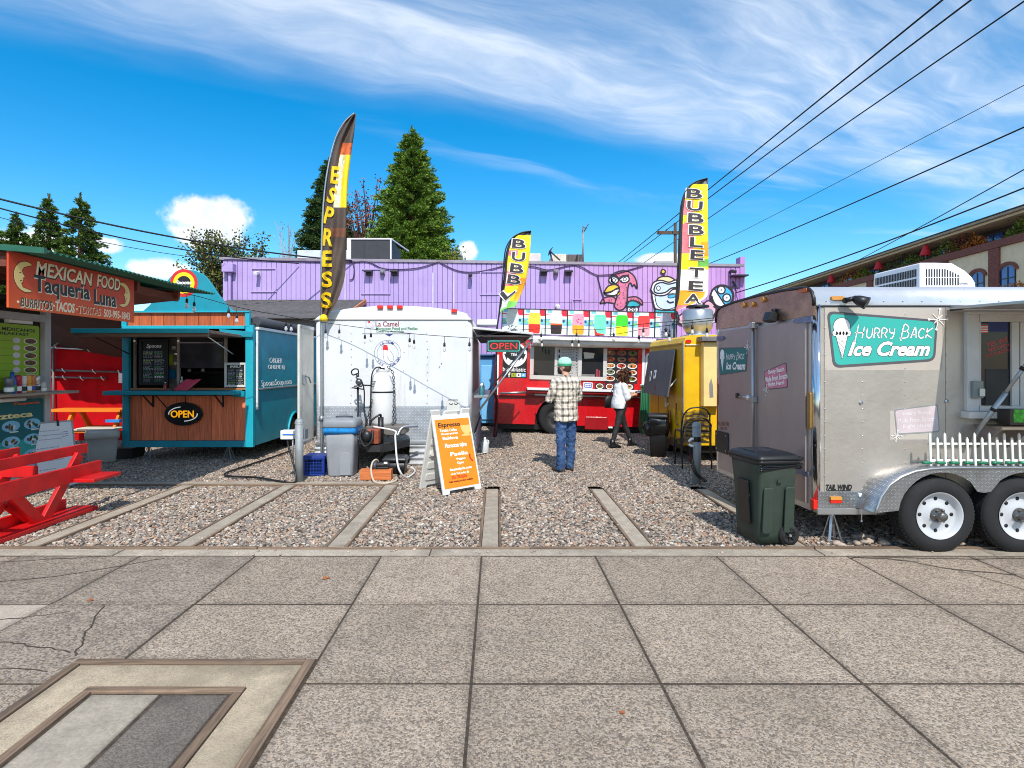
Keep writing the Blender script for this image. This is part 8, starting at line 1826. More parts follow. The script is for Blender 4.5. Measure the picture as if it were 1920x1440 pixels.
for k,(p0_,p1_,m_) in enumerate((((YX-.04,10.75,1.10),(YX-.06,10.5,.98),WHITE),((YX-.04,10.1,1.02),(YX-.05,9.95,.62),BLACK))):b=MB();q0,q1=Vector(p0_),Vector(p1_);b.tube(bez([q0,q0.lerp(q1,.5)+Vector((-.02,0,-.12)),q1],6),.010,6);part(yt,'cable',b,m_)
b=MB();b.bar((YX+.1,9.9,0),(YX+.28,9.95,.3),.02,.02);part(yt,'prop_stay',b,mat('stay_red',(150,50,30),.6))
ef=thing('exhaust_fan','spun aluminium exhaust fan on the roof of the yellow trailer','fan',(XS(1308,10.6),10.6,zy1));fx=XS(1308,10.6);b=MB();b.lathe([(.16,0),(.20,.04),(.26,.14),(.275,.20),(.275,.44),(.25,.48),(.12,.49),(0,.49)],(fx,10.6,zy1+.04),30);part(ef,'cowl',b,mat('spun_alu',(176,178,180),.35,metal=.8,var=.1));b=MB();b.cbox((fx,10.6,zy1+.02),(.5,.5,.05));part(ef,'curb',b,STEEL,.006);b=MB();b.lathe([(.2,.56),(.21,.57),(.2,.60),(0,.61)],(fx,10.6,zy1+.0),24);b.cyl((fx,10.6,zy1+.5),(fx,10.6,zy1+.56),.05);part(ef,'cap',b,BLACK)
# black bin with a bag
bx,by=XS(1234,10.5),10.5;BKB=mat('bin_black',(30,29,30),.5);t=thing('black_bin','slim black bin with a shiny black bag beside the yellow trailer','bin',(bx,by,0));Mb=Matrix.Rotation(math.radians(-18),3,'Z')
b=MB();b.loft([[Vector((bx,by,z))+Mb @ Vector((p[0],p[1],0)) for p in rrect(-w_,-w_*.9,w_,w_*.9,.03,4)] for z,w_ in ((.0,.135),(.45,.155),(.62,.16))]);part(t,'body',b,BKB)
b=MB();rr_=[]
for z,w_ in ((.42,.17),(.50,.185),(.60,.19),(.70,.175),(.72,.17)):rr_.append([Vector((bx,by,z+random.uniform(-.03,.03)))+Mb @ Vector((p[0]*random.uniform(.93,1.1),p[1]*random.uniform(.93,1.1),0)) for p in rrect(-w_,-w_,w_,w_,.05,6)])
b.loft(rr_);part(t,'bag',b,mat('bag_black',(16,16,17),.12,var=.2))
b=MB();b.loft([[Vector((bx,by,z))+Mb @ Vector((p[0],p[1],0)) for p in rrect(-w_,-w_*.95,w_,w_*.95,.03,4)] for z,w_ in ((.715,.18),(.77,.178),(.80,.14))]);part(t,'lid',b,BKB)
b=MB();b.ball((bx-.2,by-.05,.52),.12,12,8,(.9,.8,1.2));part(t,'bag_bulge',b,MATS['bag_black'])
# stacked black wicker chairs
def chair(x,y,z0,rot,label,hb=.86):
    t=thing('wicker_chair',label,'chair',(x,y,z0),'stacked black chairs');M_=Matrix.Rotation(rot,3,'Z');L=lambda p:Vector((x,y,z0))+M_ @ Vector(p);BKM=mat('chair_metal',(34,32,31),.4,metal=.3);WK=mat('chair_wicker',(48,44,40),.6)
    fr_=[(-.24,0,0),(-.235,.03,.42),(-.225,.0,.62),(-.2,-.04,hb-.08),(-.12,-.05,hb),(0,-.055,hb+.02),(.12,-.05,hb),(.2,-.04,hb-.08),(.225,0,.62),(.235,.03,.42),(.24,0,0)]
    b=MB();b.tube(bez([L(p) for p in fr_],5),.013,8);part(t,'back_frame',b,BKM)
    for sx in (-1,1):b=MB();b.cyl(L((sx*.22,.45,0)),L((sx*.21,.42,.42)),.013,n=8);part(t,'front_leg',b,BKM)
    b=MB();b.prism(rrect(-.22,.02,.22,.45,.05),(L((0,0,.42)),M_ @ Vector((1,0,0)),M_ @ Vector((0,1,0))),0,.02);part(t,'seat',b,WK)
    b=MB()
    for k in range(22):
        u=-.21+.02*k;b.bar(L((u,.0,.48)),L((u*.93+.03,-.045,hb-.02-abs(u)*.25)),.009,.004);b.bar(L((u,.0,.48)),L((u*.93-.03,-.045,hb-.02-abs(u)*.25)),.009,.004)
    for k in range(4):zz_=hb-.03-k*.055;b.bar(L((-.19,-.04-.0,zz_-.04)),L((.19,-.04,zz_-.04)),.012 if k < 3 else .03,.01)
    part(t,'back_weave',b,WK)
chair(XS(1309,9.15),9.2,.0,0,'black woven chair at the bottom of the stack behind the bollard',.82);chair(XS(1310,9.15),9.27,.16,0,'black woven chair stacked on top against the yellow trailer',.82)
# ================================================================ people
def ring(c,rx,ry,n=16,ax=None,ay=None):
    c=Vector(c);ax=Vector(ax or (1,0,0));ay=Vector(ay or (0,1,0));return [c+ax*rx*math.cos(2*PI*k/n)+ay*ry*math.sin(2*PI*k/n) for k in range(n)]
class Person:
    def __init__(s,name,label,loc,rot):
        s.loc=Vector(loc);s.M=Matrix.Rotation(rot,3,'Z');s.t=thing(name,label,'person',loc)
    def L(s,p):return s.loc+s.M @ Vector(p)
    def limb(s,b,pts,rs,n=14):
        b.tube([s.L(p) for p in pts],rs,n)
        b.ball(s.L(pts[0]),rs[0],12,8);b.ball(s.L(pts[-1]),rs[-1],12,8)
    def trunk(s,b,secs,n=20):
        b.loft([[s.L((cx+rx*math.cos(2*PI*k/n),cy+ry*math.sin(2*PI*k/n),z)) for k in range(n)] for z,cx,cy,rx,ry in secs])
    def finish(s,name,b,m,vox=.012,sm=6,body=False,disp=0.0):
        o=part(s.t,name,b,m);r=o.modifiers.new('remesh','REMESH');r.mode='VOXEL';r.voxel_size=vox;r.use_smooth_shade=True
        q=o.modifiers.new('smooth','SMOOTH');q.factor=.5;q.iterations=sm
        if disp > 0:
            tx=bpy.data.textures.new(name,'CLOUDS');tx.noise_scale=.07;d=o.modifiers.new('folds','DISPLACE');d.texture=tx;d.strength=disp;d.mid_level=.5;d.texture_coords='GLOBAL'
        return o
SKIN=mat('skin',(206,156,128),.55,var=.06);HAIRB=mat('hair_brown',(74,48,34),.6,var=.3,vs=40);HAIRC=leaf_mat('hair_auburn',(38,24,17),(78,48,30),(112,72,46),.45)
def denim_mat():
    m=bpy.data.materials.new('denim');m.use_nodes=True;T=NT(m.node_tree);b=T.n['Principled BSDF'];geo=T.node('ShaderNodeNewGeometry');n=T.noise(geo.outputs['Position'],7,5,.65);n2=T.noise(geo.outputs['Position'],90,2)
    c=T.ramp(T.math('ADD',T.math('MULTIPLY',n,.8),T.math('MULTIPLY',n2,.2)),[(.3,lin((28,50,88))),(.52,lin((50,80,122))),(.72,lin((96,124,156)))]);T.put(b.inputs['Base Color'],c);b.inputs['Roughness'].default_value=.85
    bp=T.node('ShaderNodeBump');bp.inputs['Strength'].default_value=.6;bp.inputs['Distance'].default_value=.03;T.link(T.noise(geo.outputs['Position'],13,3,.5,.6),bp.inputs['Height']);T.link(bp.outputs[0],b.inputs['Normal']);return m
def plaid_mat():
    m=bpy.data.materials.new('plaid');m.use_nodes=True;T=NT(m.node_tree);b=T.n['Principled BSDF'];tc=T.node('ShaderNodeTexCoord');s=T.n.new('ShaderNodeSeparateXYZ');T.link(tc.outputs['Object'],s.inputs[0])
    nz=T.noise(tc.outputs['Object'],9,3)
    def bands(v,p,lo,hi,off=0.0):
        f=T.math('FRACT',T.math('ADD',T.math('DIVIDE',v,p),T.math('ADD',T.math('MULTIPLY',T.math('SUBTRACT',nz,.5),.25),off+10)))
        d=T.math('ABSOLUTE',T.math('SUBTRACT',f,.5));return T.sstep(d,hi,lo)
    hx=T.math('ADD',s.outputs[0],T.math('MULTIPLY',s.outputs[1],.45))
    vx,vz=bands(hx,.095,.13,.22),bands(s.outputs[2],.105,.13,.22);tx_,tz_=bands(hx,.105,.02,.05,.5),bands(s.outputs[2],.115,.02,.05,.5)
    col=T.mix(T.math('MULTIPLY',vx,.6),(*lin((226,214,194)),1),(*lin((96,90,88)),1));col=T.mix(T.math('MULTIPLY',vz,.6),col,(*lin((84,78,78)),1));col=T.mix(T.math('MULTIPLY',T.math('MULTIPLY',vx,vz),.6),col,(*lin((44,42,44)),1));col=T.mix(T.math('MULTIPLY',T.math('MAXIMUM',tx_,tz_),.5),col,(*lin((150,128,104)),1))
    T.put(b.inputs['Base Color'],col);b.inputs['Roughness'].default_value=.9
    bp=T.node('ShaderNodeBump');bp.inputs['Strength'].default_value=.55;bp.inputs['Distance'].default_value=.03;T.link(T.noise(tc.outputs['Object'],10,3,.5,.5),bp.inputs['Height']);T.link(bp.outputs[0],b.inputs['Normal']);return m
# --- man with folded arms, seen from behind; local +y is where his chest points
pm_=Person('person','person in a plaid shirt, jeans and green cap standing with folded arms',(XS(1061,9.05),9.05,0),math.radians(28))
b=MB()
pm_.trunk(b,[(.84,0,.0,.15,.105),(.95,0,0,.16,.115),(1.08,0,.01,.155,.11),(1.25,0,.0,.175,.12),(1.40,0,-.01,.19,.11),(1.47,0,-.01,.13,.08),(1.52,0,0,.06,.06)])
pm_.limb(b,[(0,.0,1.48),(0,.02,1.60)],[.058,.055]);hdM=pm_.M @ Matrix.Rotation(math.radians(38),3,'Z')
hc=pm_.L((0,.03,1.665));b.ball(hc,.1,18,14,(.80,1.0,1.18),hdM);b.ball(hc+hdM @ Vector((0,.055,-.065)),.06,14,10,(.85,.8,.9),hdM);b.ball(hc+hdM @ Vector((0,.105,-.015)),.018,8,6,(.8,1.2,1.3),hdM)
for sx in (-1,1):b.ball(hc+hdM @ Vector((sx*.08,-.005,-.01)),.026,8,6,(.4,.8,1.2),hdM);pm_.limb(b,[(sx*.19,0,1.42),(sx*.27,.06,1.16)],[.05,.042]);pm_.limb(b,[(sx*.27,.06,1.16),(-sx*.06,.21,1.20)],[.04,.03]);pm_.limb(b,[(sx*.085,0,.9),(sx*.095,.01,.48),(sx*.10,-.01,.12)],[.055,.04,.028])
for sx in (-1,1):  # hands tucked against the opposite arm, fingers laid over the sleeve
    w_=Vector((-sx*.06,.21,1.20));pm_.limb(b,[w_,w_+Vector((-sx*.07,.0,.02))],[.03,.034])
    for k in range(4):f0=w_+Vector((-sx*.09,.01,.045-k*.02));pm_.limb(b,[f0,f0+Vector((-sx*.04,.015,.0)),f0+Vector((-sx*.065,-.005,-.004))],[.010,.009,.008],8)
    t0=w_+Vector((-sx*.03,.02,.035));pm_.limb(b,[t0,t0+Vector((-sx*.02,.02,.035))],[.011,.009],8)
pm_.finish('body',b,SKIN,.009,3)
b=MB();pm_.trunk(b,[(.80,0,-.005,.205,.155),(.90,0,-.005,.205,.158),(1.05,0,.0,.20,.15),(1.22,0,.0,.215,.15),(1.36,0,-.01,.225,.14),(1.44,0,-.015,.19,.115),(1.495,0,-.005,.10,.085),(1.53,0,.005,.075,.075)])
for sx in (-1,1):pm_.limb(b,[(sx*.19,-.01,1.42),(sx*.255,.0,1.28),(sx*.285,.05,1.14)],[.075,.068,.06]);pm_.limb(b,[(sx*.285,.05,1.14),(sx*.15,.18,1.17),(-sx*.04,.225,1.20)],[.06,.055,.045])
pm_.finish('shirt',b,plaid_mat(),.011,5,disp=.05)
b=MB();pm_.trunk(b,[(.78,0,-.005,.165,.13),(.88,0,-.005,.175,.135),(.97,0,0,.175,.13)])
for sx,fx_,fy in ((-1,-.115,-.03),(1,.105,.03)):pm_.limb(b,[(sx*.085,0,.86),(sx*.095,.0,.66),(sx*.10,.005+fy*.4,.47),(fx_,fy*.8-.005,.27),(fx_,fy,.065)],[.095,.09,.078,.072,.072])
pm_.finish('jeans',b,denim_mat(),.011,4,disp=.045)
for fx_,fy,an_ in ((-.115,-.03,.25),(.105,.03,-.15)):
    b=MB();Ms=pm_.M @ Matrix.Rotation(an_,3,'Z');c=pm_.L((fx_,fy,0));b.loft([[c+Ms @ Vector((w_*math.cos(2*PI*k/14),oy+l_*math.sin(2*PI*k/14),z)) for k in range(14)] for z,w_,l_,oy in ((.0,.046,.135,.055),(.025,.05,.14,.055),(.05,.047,.125,.045),(.08,.043,.075,.005),(.11,.042,.05,-.01))]);part(pm_.t,'shoe',b,mat('shoe_dark',(58,50,44),.6,var=.2))
    b=MB();b.loft([[c+Ms @ Vector((w_*math.cos(2*PI*k/14),.055+l_*math.sin(2*PI*k/14),z)) for k in range(14)] for z,w_,l_ in ((.0,.05,.142),(.018,.052,.144))]);part(pm_.t,'shoe_sole',b,BLACK)
CAPG=mat('cap_green',(168,218,192),.8,var=.12,vs=30);CAPM=mat('cap_mesh',(56,150,112),.8,var=.3,vs=60)
b=MB();b.lathe([(.108,-.02),(.112,.015),(.108,.055),(.088,.095),(.05,.118),(0,.124)],hc+Vector((0,0,.035)),22,M=hdM @ Matrix.Diagonal((.86,1.02,1.0)));cp=part(pm_.t,'cap',b,CAPG);s=cp.modifiers.new('s','SOLIDIFY');s.thickness=.004
b=MB();b.lathe([(.112,-.02),(.116,.0),(.1145,.02)],hc+Vector((0,0,.03)),22,M=hdM @ Matrix.Diagonal((.86,1.02,1.0)),cap=False);part(pm_.t,'cap_band',b,CAPM,sub=cp)
b=MB();pts=[(.085*math.cos(a),.09+.10*math.sin(a)) for a in [PI*k/12 for k in range(13)]];b.prism(pts,(hc+Vector((0,0,.026)),hdM @ Vector((1,0,0)),(hdM @ Vector((0,1,-.12))).normalized()),0,.006);part(pm_.t,'cap_brim',b,mat('cap_brim',(120,150,136),.7),sub=cp)
b=MB();b.ball(hc+hdM @ Vector((0,-.018,-.01)),.098,16,12,(.86,.92,1.0),hdM);part(pm_.t,'hair',b,HAIRB)
b=MB();b.ball(hc+hdM @ Vector((0,.062,-.06)),.068,14,10,(.95,.85,.95),hdM);part(pm_.t,'face_mask',b,mat('mask_black',(26,26,30),.7));b=MB()
for sx in (-1,1):b.tube([hc+hdM @ Vector((sx*.055,.07,-.04)),hc+hdM @ Vector((sx*.085,.0,-.0))],.003,5);b.ball(hc+hdM @ Vector((sx*.035,.088,.012)),.012,8,6)
part(pm_.t,'mask_strap',b,INK_W)
# --- woman looking down at a phone; local +y is where she faces (towards the right of the lot)
pw_=Person('person','person in a loose white blouse, black leggings and boots looking down at a phone',(XS(1163,11.75),11.75,0),math.radians(-68))
hF,hB=Vector((-.06,.29,.0)),Vector((.07,-.23,.0))     # front and rear foot
b=MB();pw_.trunk(b,[(.78,0,0,.125,.105),(.88,0,-.01,.145,.12),(1.0,0,.0,.115,.09),(1.15,0,.015,.13,.10),(1.27,0,.02,.14,.09),(1.33,0,.03,.09,.06),(1.37,0,.04,.045,.045)]);pw_.limb(b,[(0,.03,1.33),(0,.075,1.42)],[.045,.043])
whM=pw_.M @ Matrix.Rotation(-.55,3,'X');wc_=pw_.L((0,.12,1.475));b.ball(wc_,.095,18,14,(.8,.98,1.15),whM);b.ball(wc_+whM @ Vector((0,.05,-.06)),.05,12,8,(.85,.8,.9),whM);b.ball(wc_+whM @ Vector((0,.098,-.012)),.015,8,6,(.8,1.2,1.3),whM)
ARM={}
for sx in (-1,1):
    sh_,el,wr=Vector((sx*.145,.0,1.27)),Vector((sx*.17,.03,1.03)),Vector((sx*.07,.27,1.07));pw_.limb(b,[sh_,el],[.042,.036]);pw_.limb(b,[el,el.lerp(wr,.5),wr],[.037,.032,.024])
    pw_.limb(b,[wr,wr+Vector((-sx*.02,.06,.01))],[.024,.03]);pb=wr+Vector((-sx*.02,.07,.012))
    for k in range(4):f0=pb+Vector((sx*.012,.005,.022-k*.015));pw_.limb(b,[f0,f0+Vector((-sx*.012,.035,.004)),f0+Vector((-sx*.035,.045,.006)),f0+Vector((-sx*.05,.035,.008))],[.0085,.008,.0075,.007],8)
    t0=pb+Vector((-sx*.015,-.03,.02));pw_.limb(b,[t0,t0+Vector((-sx*.01,.03,.022)),t0+Vector((-sx*.02,.05,.026))],[.010,.009,.008],8)
for sx,ft in ((-1,hF),(1,hB)):pw_.limb(b,[(sx*.075,0,.84),Vector((sx*.08,ft.y*.55,.45)),Vector((ft.x,ft.y,.10))],[.075,.05,.034])
pw_.finish('body',b,SKIN,.008,3)
b=MB();pw_.trunk(b,[(.76,0,-.01,.135,.115),(.88,0,-.015,.155,.13),(.98,0,-.005,.125,.10),(1.04,0,.0,.12,.095)])
for sx,ft in ((-1,hF),(1,hB)):pw_.limb(b,[(sx*.075,0,.83),(sx*.08,ft.y*.3,.64),Vector((sx*.08,ft.y*.55,.45)),Vector((ft.x,ft.y*.8,.27)),Vector((ft.x,ft.y,.12))],[.098,.082,.06,.054,.042])
pw_.finish('leggings',b,mat('leggings_black',(38,37,39),.7,var=.15,vs=8),.010,4,disp=.012)
b=MB();pw_.trunk(b,[(.80,.0,-.07,.19,.10),(.90,0,-.05,.19,.13),(1.02,0,-.01,.175,.145),(1.16,0,.01,.165,.135),(1.27,0,.015,.165,.11),(1.325,0,.03,.10,.07),(1.345,0,.035,.07,.055)])
for sx in (-1,1):pw_.limb(b,[(sx*.14,.0,1.265),(sx*.175,.015,1.14),(sx*.18,.05,1.04)],[.066,.07,.075])
pw_.finish('blouse',b,mat('blouse_white',(228,228,230),.75,var=.05,vs=12),.011,5,disp=.018)
for ft,an_ in ((hF,.1),(hB,-.35)):
    b=MB();Ms=pw_.M @ Matrix.Rotation(an_,3,'Z');c=pw_.L(ft);b.loft([[c+Ms @ Vector((w_*math.cos(2*PI*k/14),oy+l_*math.sin(2*PI*k/14),z)) for k in range(14)] for z,w_,l_,oy in ((.0,.042,.125,.05),(.03,.044,.128,.05),(.055,.04,.105,.035),(.09,.04,.06,.0),(.17,.045,.05,-.005))]);part(pw_.t,'boot',b,mat('boot_black',(22,21,22),.3))
b=MB();b.use(HAIRC);b.ball(wc_+whM @ Vector((0,-.02,.02)),.104,16,12,(.88,.95,1.02),whM)
for k in range(420):
    d=rvec();
    if d.y > .45 and d.z < .5:continue
    p=wc_+whM @ Vector((d.x*.112,d.y*.115-.02,d.z*.12+.01));dn_=(whM @ Vector((d.x*.7,d.y*.5,0))+Vector((0,0,-.9 if d.z < .35 else-.3))+rvec()*.45).normalized();ln=random.uniform(.04,.10)*(1.3 if d.z < 0 else .8)
    q0=p;q1=p+dn_*ln*.5+rvec()*.012;q2=p+dn_*ln+rvec()*.02;b.tube([q0,q1,q2],[.010,.009,.004],5,cap=False)
part(pw_.t,'hair',b)
b=MB();b.prism(rrect(-.035,-.07,.035,.07,.01),(pw_.L((0,.36,1.10)),pw_.M @ Vector((1,0,0)),(pw_.M @ Vector((0,.75,.65))).normalized()),-.004,.004);single('mobile_phone',b,mat('phone_black',(20,20,24),.15),'dark mobile phone held in both hands by the person in the white blouse','phone')
b=MB();pw_.trunk(b,[(.80,-.20,-.16,.03,.09),(.98,-.20,-.15,.035,.10),(1.06,-.19,-.13,.02,.07)]);b.tube([pw_.L((-.19,-.13,1.05)),pw_.L((-.12,-.05,1.32)),pw_.L((-.05,.02,1.345))],.008,6);single('shoulder_bag',b,mat('bag_dark',(28,26,26),.5),'black shoulder bag carried by the person in the white blouse','bag')
# ================================================================ feather flags
def flag(name,label,Y,left,right,pole,mats,deco,nu=14,nv=70,wave=.02,fold=.12,polem=None,polebase=None):
    """left and right are the cloth's edges as photo pixels from top to bottom, both hanging at depth Y"""
    t=thing(name,label,'flag',polebase)
    def curve(pts):
        def f(y):
            for (x0,y0),(x1,y1) in zip(pts,pts[1:]):
                if y <= y1:return x0+(x1-x0)*max(0,(y-y0)/max(1e-6,y1-y0))
            return pts[-1][0]
        q=[(p.x,p.y) for p in bez([Vector((p[0],p[1],0)) for p in pts],8)];pts=q
        return f
    fl,fr=curve(left),curve(right);ya,yb=left[0][1],left[-1][1]
    def at(x,y,off=0.0):
        v=(y-ya)/(yb-ya);a,c=fl(y),fr(y);u=(x-a)/max(2.0,c-a)
        w=wave*(math.sin(7*v+3*u)*u+.36*math.sin(17*v-5*u)*u+fold*math.sin(11*u+4*v+1.5*math.sin(9*v)));return P(x,y,Y+w-off)
    def pos(u,v):y=ya+(yb-ya)*v;return at(fl(y)+(fr(y)-fl(y))*u,y)
    b=MB()
    for m_ in mats:b.use(m_)
    vs=[pos(i/nu,j/nv) for j in range(nv+1) for i in range(nu+1)]
    for j in range(nv):
        for i in range(nu):
            b.cur=deco(i/nu,j/nv) if deco else 0;k=len(b.v)
            b.f.append([j*(nu+1)+i,j*(nu+1)+i+1,(j+1)*(nu+1)+i+1,(j+1)*(nu+1)+i]);b.m.append(b.cur);b.sm.append(True)
    b.v=[tuple(p) for p in vs];o=part(t,'cloth',b);s=o.modifiers.new('s','SOLIDIFY');s.thickness=.003;s.offset=1
    q=MB();q.tube(pole,[.022*(1-.5*i/len(pole)) for i in range(len(pole))],8);part(t,'pole',q,polem or BLACK)
    return t,at,o
def flag_text(t,at,o,ch,x,y,w,h,m,rot=0.0,bold=.03,out=None):
    for mm,bo,off in ((out,bold+.04,.014),(m,bold,.019)):
        if mm is None:continue
        vs,fs=text_mesh(ch,bo,0,1.0);rv,_=text_mesh(ch,0,0,1.0);x0=min(p.x for p in rv);x1=max(p.x for p in rv);y0=min(p.y for p in rv);y1=max(p.y for p in rv);b=MB();b.use(mm);c,sn=math.cos(rot),math.sin(rot);out_=[]
        bm=bmesh.new();bv=[bm.verts.new((p.x,p.y,0)) for p in vs]
        for f_ in fs:
            if all(vs[i].z > 0 for i in f_):
                try:bm.faces.new([bv[i] for i in f_])
                except ValueError:pass
        for v_ in [v_ for v_ in bm.verts if not v_.link_faces]:bm.verts.remove(v_)
        bmesh.ops.triangulate(bm,faces=bm.faces[:]);bmesh.ops.subdivide_edges(bm,edges=bm.edges[:],cuts=2,use_grid_fill=True);bm.verts.index_update()
        vs=[v_.co.copy()+Vector((0,0,1)) for v_ in bm.verts];fs=[[v_.index for v_ in f_.verts] for f_ in bm.faces];bm.free()
        for p in vs:
            a=(p.x-(x0+x1)/2)/(x1-x0)*w;d=(p.y-(y0+y1)/2)/(y1-y0)*h;a,d=a*c-d*sn,a*sn+d*c;out_.append(at(x+a,y-d,off+(.002 if p.z > 0 else 0)))
        b.add(out_,fs,False);part(t,'letter' if mm is m else 'letter_outline',b,sub=o)
YF=mat('flag_yellow',(246,212,24),.7,var=.06);FP=mat('flag_pink',(236,120,128),.7,var=.25,vs=5);FW=mat('flag_white',(230,228,224),.7,var=.05);FO=mat('flag_amber',(244,164,30),.7,var=.12);FG=mat('flag_green',(110,180,80),.7,var=.3);LK=mat('flag_letter',(58,50,52),.7)
CH_=mat('flag_charcoal',(84,70,62),.75,var=.2,vs=4);BR_=mat('flag_brown',(122,78,56),.75,var=.2,vs=4);YL_=mat('flag_yellow_ink',(240,200,16),.7);CRF=mat('flag_cream',(226,214,170),.7,var=.2,vs=9);ORF=mat('flag_orange',(206,100,50),.7,var=.3,vs=12)
L1=[(662,213),(645,232),(630,262),(620,300),(612,340),(607,380),(605,430),(604,480),(602,530),(601,570),(601,598)];R1=[(667,214),(664,250),(657,300),(652,350),(650,400),(649,450),(648,500),(644,530),(634,560),(622,582),(613,598)]
Y1_=9.42;pole1=bez([Vector((XS(603,Y1_),Y1_,0)),P(603,760,Y1_),P(602.5,600,Y1_),P(603,480,Y1_),P(606,390,Y1_),P(614,320,Y1_),P(628,262,Y1_),P(645,230,Y1_),P(664,212,Y1_)],8)
def d1(u,v):
    if .13 < v < .19 and u > .42:return 3
    if .19 <= v < .45 and u > .42:return 5 if u > .70 else (4 if (int(v*64)*7+int(u*14)*5) % 11 < 3 else 2)
    if .43 <= v < .455 and u > .5:return 4
    if .55 < v < .60:return 1
    return 0
tf,pos,o=flag('feather_flag','tall furled dark brown banner with yellow letters above the white trailer',Y1_,L1,R1,pole1,[CH_,BR_,CRF,ORF,INK_W,YF],d1,wave=.06,fold=.8,polem=STEEL,polebase=(XS(603,Y1_),Y1_,0))
for ch,x,y,w,h,r_ in (('E',628,328,13,30,-.1),('S',622,366,12,28,-.3),('P',617,404,14,30,-.25),('R',615,445,16,30,-.1),('E',613,485,16,28,0),('S',613,524,17,28,0),('S',612,563,17,28,.05)):flag_text(tf,pos,o,ch,x,y,w,h,YL_,r_,.03)
b=MB();b.cyl(P(603,790,Y1_),P(603,780,Y1_),.04);b.cyl(P(597,787,Y1_),P(612,787,Y1_),.012);part(tf,'clamp',b,STEEL)
b=MB();b.lathe([(.0,0),(.06,.01),(.07,.05),(.05,.1),(.02,.12)],P(607,603,Y1_-.03),12);part(tf,'tied_end',b,YL_)
L3=[(1325,334),(1312,337),(1298,344),(1288,355),(1280,372),(1276,400),(1274,440),(1272,490),(1269,540),(1266,583)];R3=[(1327,334),(1327,380),(1327.5,430),(1328.5,480),(1328,530),(1326,555),(1310,566),(1292,574),(1278,579),(1267,584)]
Y3=13.2;pole3=bez([Vector((XS(1262,Y3),Y3,0)),P(1264,620,Y3),P(1266,583,Y3),P(1271,500,Y3),P(1274,430,Y3),P(1277,385,Y3),P(1287,356,Y3),P(1304,341,Y3),P(1326,334,Y3)],8)
def d3(u,v):
    if u < .07:return 5
    if v < .04:return 5
    if .16 < v < .27 and u < .45:return 1
    if .33 < v < .56 and u < .5 and ((u-.2)/.35) ** 2+((v-.45)/.12) ** 2 < 1:return 1
    if .47 < v < .58 and u > .72:return 3
    if v > .84 and u < .9:return 3 if v < .95 else 1
    if v > .68:return 2
    if .60 < v < .66 and u > .6:return 4
    return 0
tf3,pos3,o3=flag('feather_flag','tall yellow BUBBLE TEA banner at the end of the red truck',Y3,L3,R3,pole3,[YF,FP,FW,FO,FG,BLACK],d3,wave=.05,nu=20,nv=90,polebase=(XS(1262,Y3),Y3,0))
for ch,x,y,w in (('B',1302,363,27),('U',1303,386,27),('B',1305,409,27),('B',1306,431,26),('L',1306,454,22),('E',1307,478,22),('T',1306,511,25),('E',1305,536,25),('A',1300,560,28)):flag_text(tf3,pos3,o3,ch,x,y,w,17,LK,-.06,.02,FW)
L2=[(994,433),(982,435),(970,440),(960,448),(952,462),(947,485),(945,515),(942,540),(938,565),(936,588)];R2=[(996,433),(995,455),(993,480),(990,505),(984,535),(974,558),(966,574),(958,577),(946,579),(937,589)]
Y2=13.6;pole2=bez([Vector((XS(930,Y2),Y2,.0)),P(931,640,Y2),P(936,588,Y2),P(942,530,Y2),P(946,480,Y2),P(951,460,Y2),P(962,445,Y2),P(978,436,Y2),P(995,433,Y2)],8)
def d2(u,v):
    if u < .09 or v < .05:return 5
    if .22 < v < .30 and .1 < u < .5:return 1
    if .48 < v < .66 and u < .45:return 1
    if v > .84:return 4 if u > .4 else 2
    if v > .74 and u < .5:return 2
    return 3 if (v > .55 and u > .7) else 0
tf2,pos2,o2=flag('feather_flag','short yellow BUBBLE banner with a folded tail behind the white trailer',Y2,L2,R2,pole2,[YF,FP,FW,FO,FG,BLACK],d2,wave=.06,nu=18,nv=60,polebase=(XS(930,Y2),Y2,0))
for ch,x,y,r_ in (('B',973,457,-.1),('U',972,481,-.1),('B',969,503,-.12),('B',964,524,-.15),('L',952,549,.7)):flag_text(tf2,pos2,o2,ch,x,y,23,16,LK,r_,.02,FW)
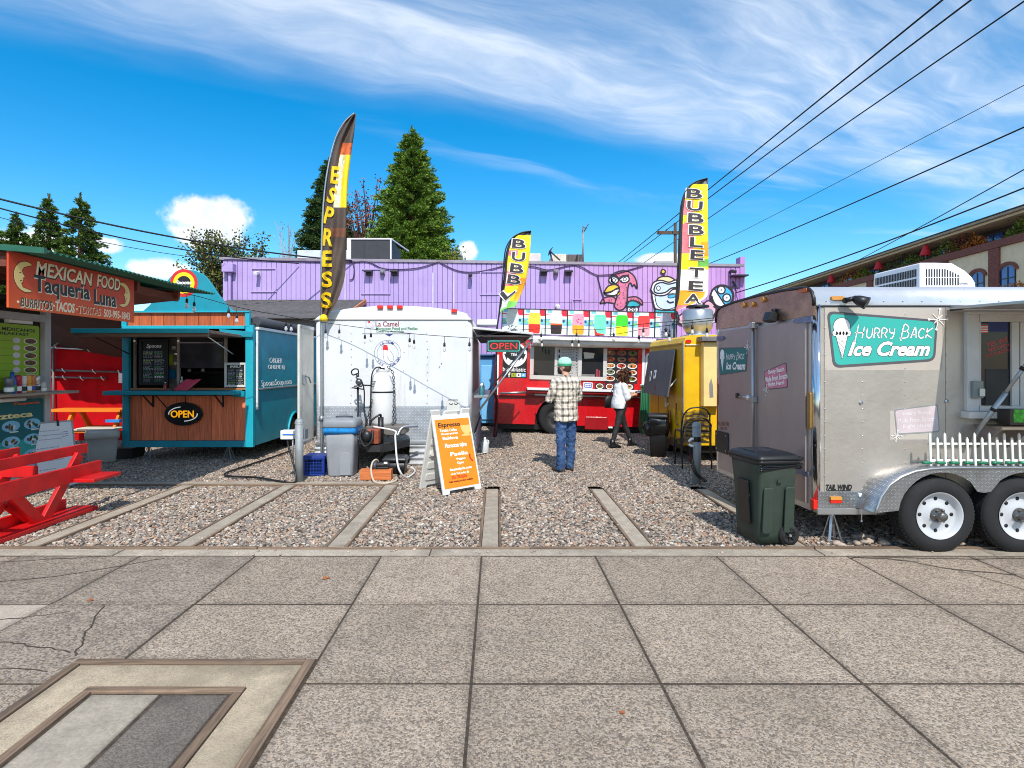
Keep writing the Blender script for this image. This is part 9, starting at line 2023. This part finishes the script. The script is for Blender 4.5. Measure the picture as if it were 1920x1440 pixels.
# ================================================================ string lights
BULB=mat('bulb_glass',(214,206,190),.08,var=.0,spec=.8)
def bulb_glass():
    m=bpy.data.materials.new('bulb_clear');m.use_nodes=True;T=NT(m.node_tree);b=T.n['Principled BSDF'];b.inputs['Base Color'].default_value=(.9,.88,.84,1);b.inputs['Roughness'].default_value=.05;b.inputs['Transmission Weight'].default_value=.6;b.inputs['IOR'].default_value=1.25;return m
BCL=bulb_glass()
def string(label,pts,bulbs,r=.005,sag_=.0,clear=True):
    """cable through 3-D points with hanging bulbs at the given fractions"""
    t=thing('string_light',label,'string lights',pts[0]);c=bez(pts,10);b=MB();b.tube(c,r,6);part(t,'cable',b,BLACK)
    for f_ in bulbs:
        k=f_*(len(c)-1);i=min(int(k),len(c)-2);p=c[i].lerp(c[i+1],k-i);d=random.uniform(.06,.11)
        b=MB();b.cyl(p,p-Vector((0,0,d)),.004,n=5);b.lathe([(.008,0),(.017,-.012),(.019,-.06),(.015,-.065)],p-Vector((0,0,d)),10);sk=part(t,'socket',b,BLACK)
        b=MB();z=p-Vector((0,0,d+.06));b.lathe([(.011,0),(.016,-.02),(.025,-.046),(.025,-.062),(.015,-.082),(0,-.088)],z,12);part(t,'bulb',b,BCL if clear else BULB,sub=sk)
    return t
string('string of clear bulbs from the green roof past the domed sign to the flag pole',[P(342,549,8.1),P(380,558,8.4),P(450,577,8.7),P(530,592,9.2),P(603,604,9.38)],[.08,.17,.43,.48,.77,.80])
string('string of clear bulbs across the front of the white trailer',[P(603,604,9.40),P(660,612,9.28),P(730,621,9.05),P(800,628,8.80),P(887,634,8.50)],[.05,.16,.34,.38,.64,.67,.84,.97])
string('upper string of bulbs from the white trailer over the drink pictures',[P(887,634,8.5),P(960,620,9.5),P(1040,616,10.2),P(1120,618,10),P(1210,607,9),P(1300,600,8.2),P(1415,588,7.3)],[.28,.42,.56,.66,.74,.83],clear=False)
string('lower heavy string of bulbs sagging in front of the red truck to the silver trailer',[P(887,636,9.5),P(940,626,10.5),P(1000,628,11),P(1070,631,11),P(1150,627,10),P(1210,616,9),P(1270,608,8.3),P(1340,600,7.7),P(1415,591,7.3)],[.22,.28,.38,.40,.60,.72,.85,.90],clear=False)
b=MB();b.tube(bez([P(1335,605,7.8),P(1360,600,7.6),P(1385,597,7.5),P(1415,592,7.3)],8),.012,8);single('white_rope',b,INK_W,'white rope tying the string lights to the silver trailer','rope')
SC.render.use_persistent_data=False
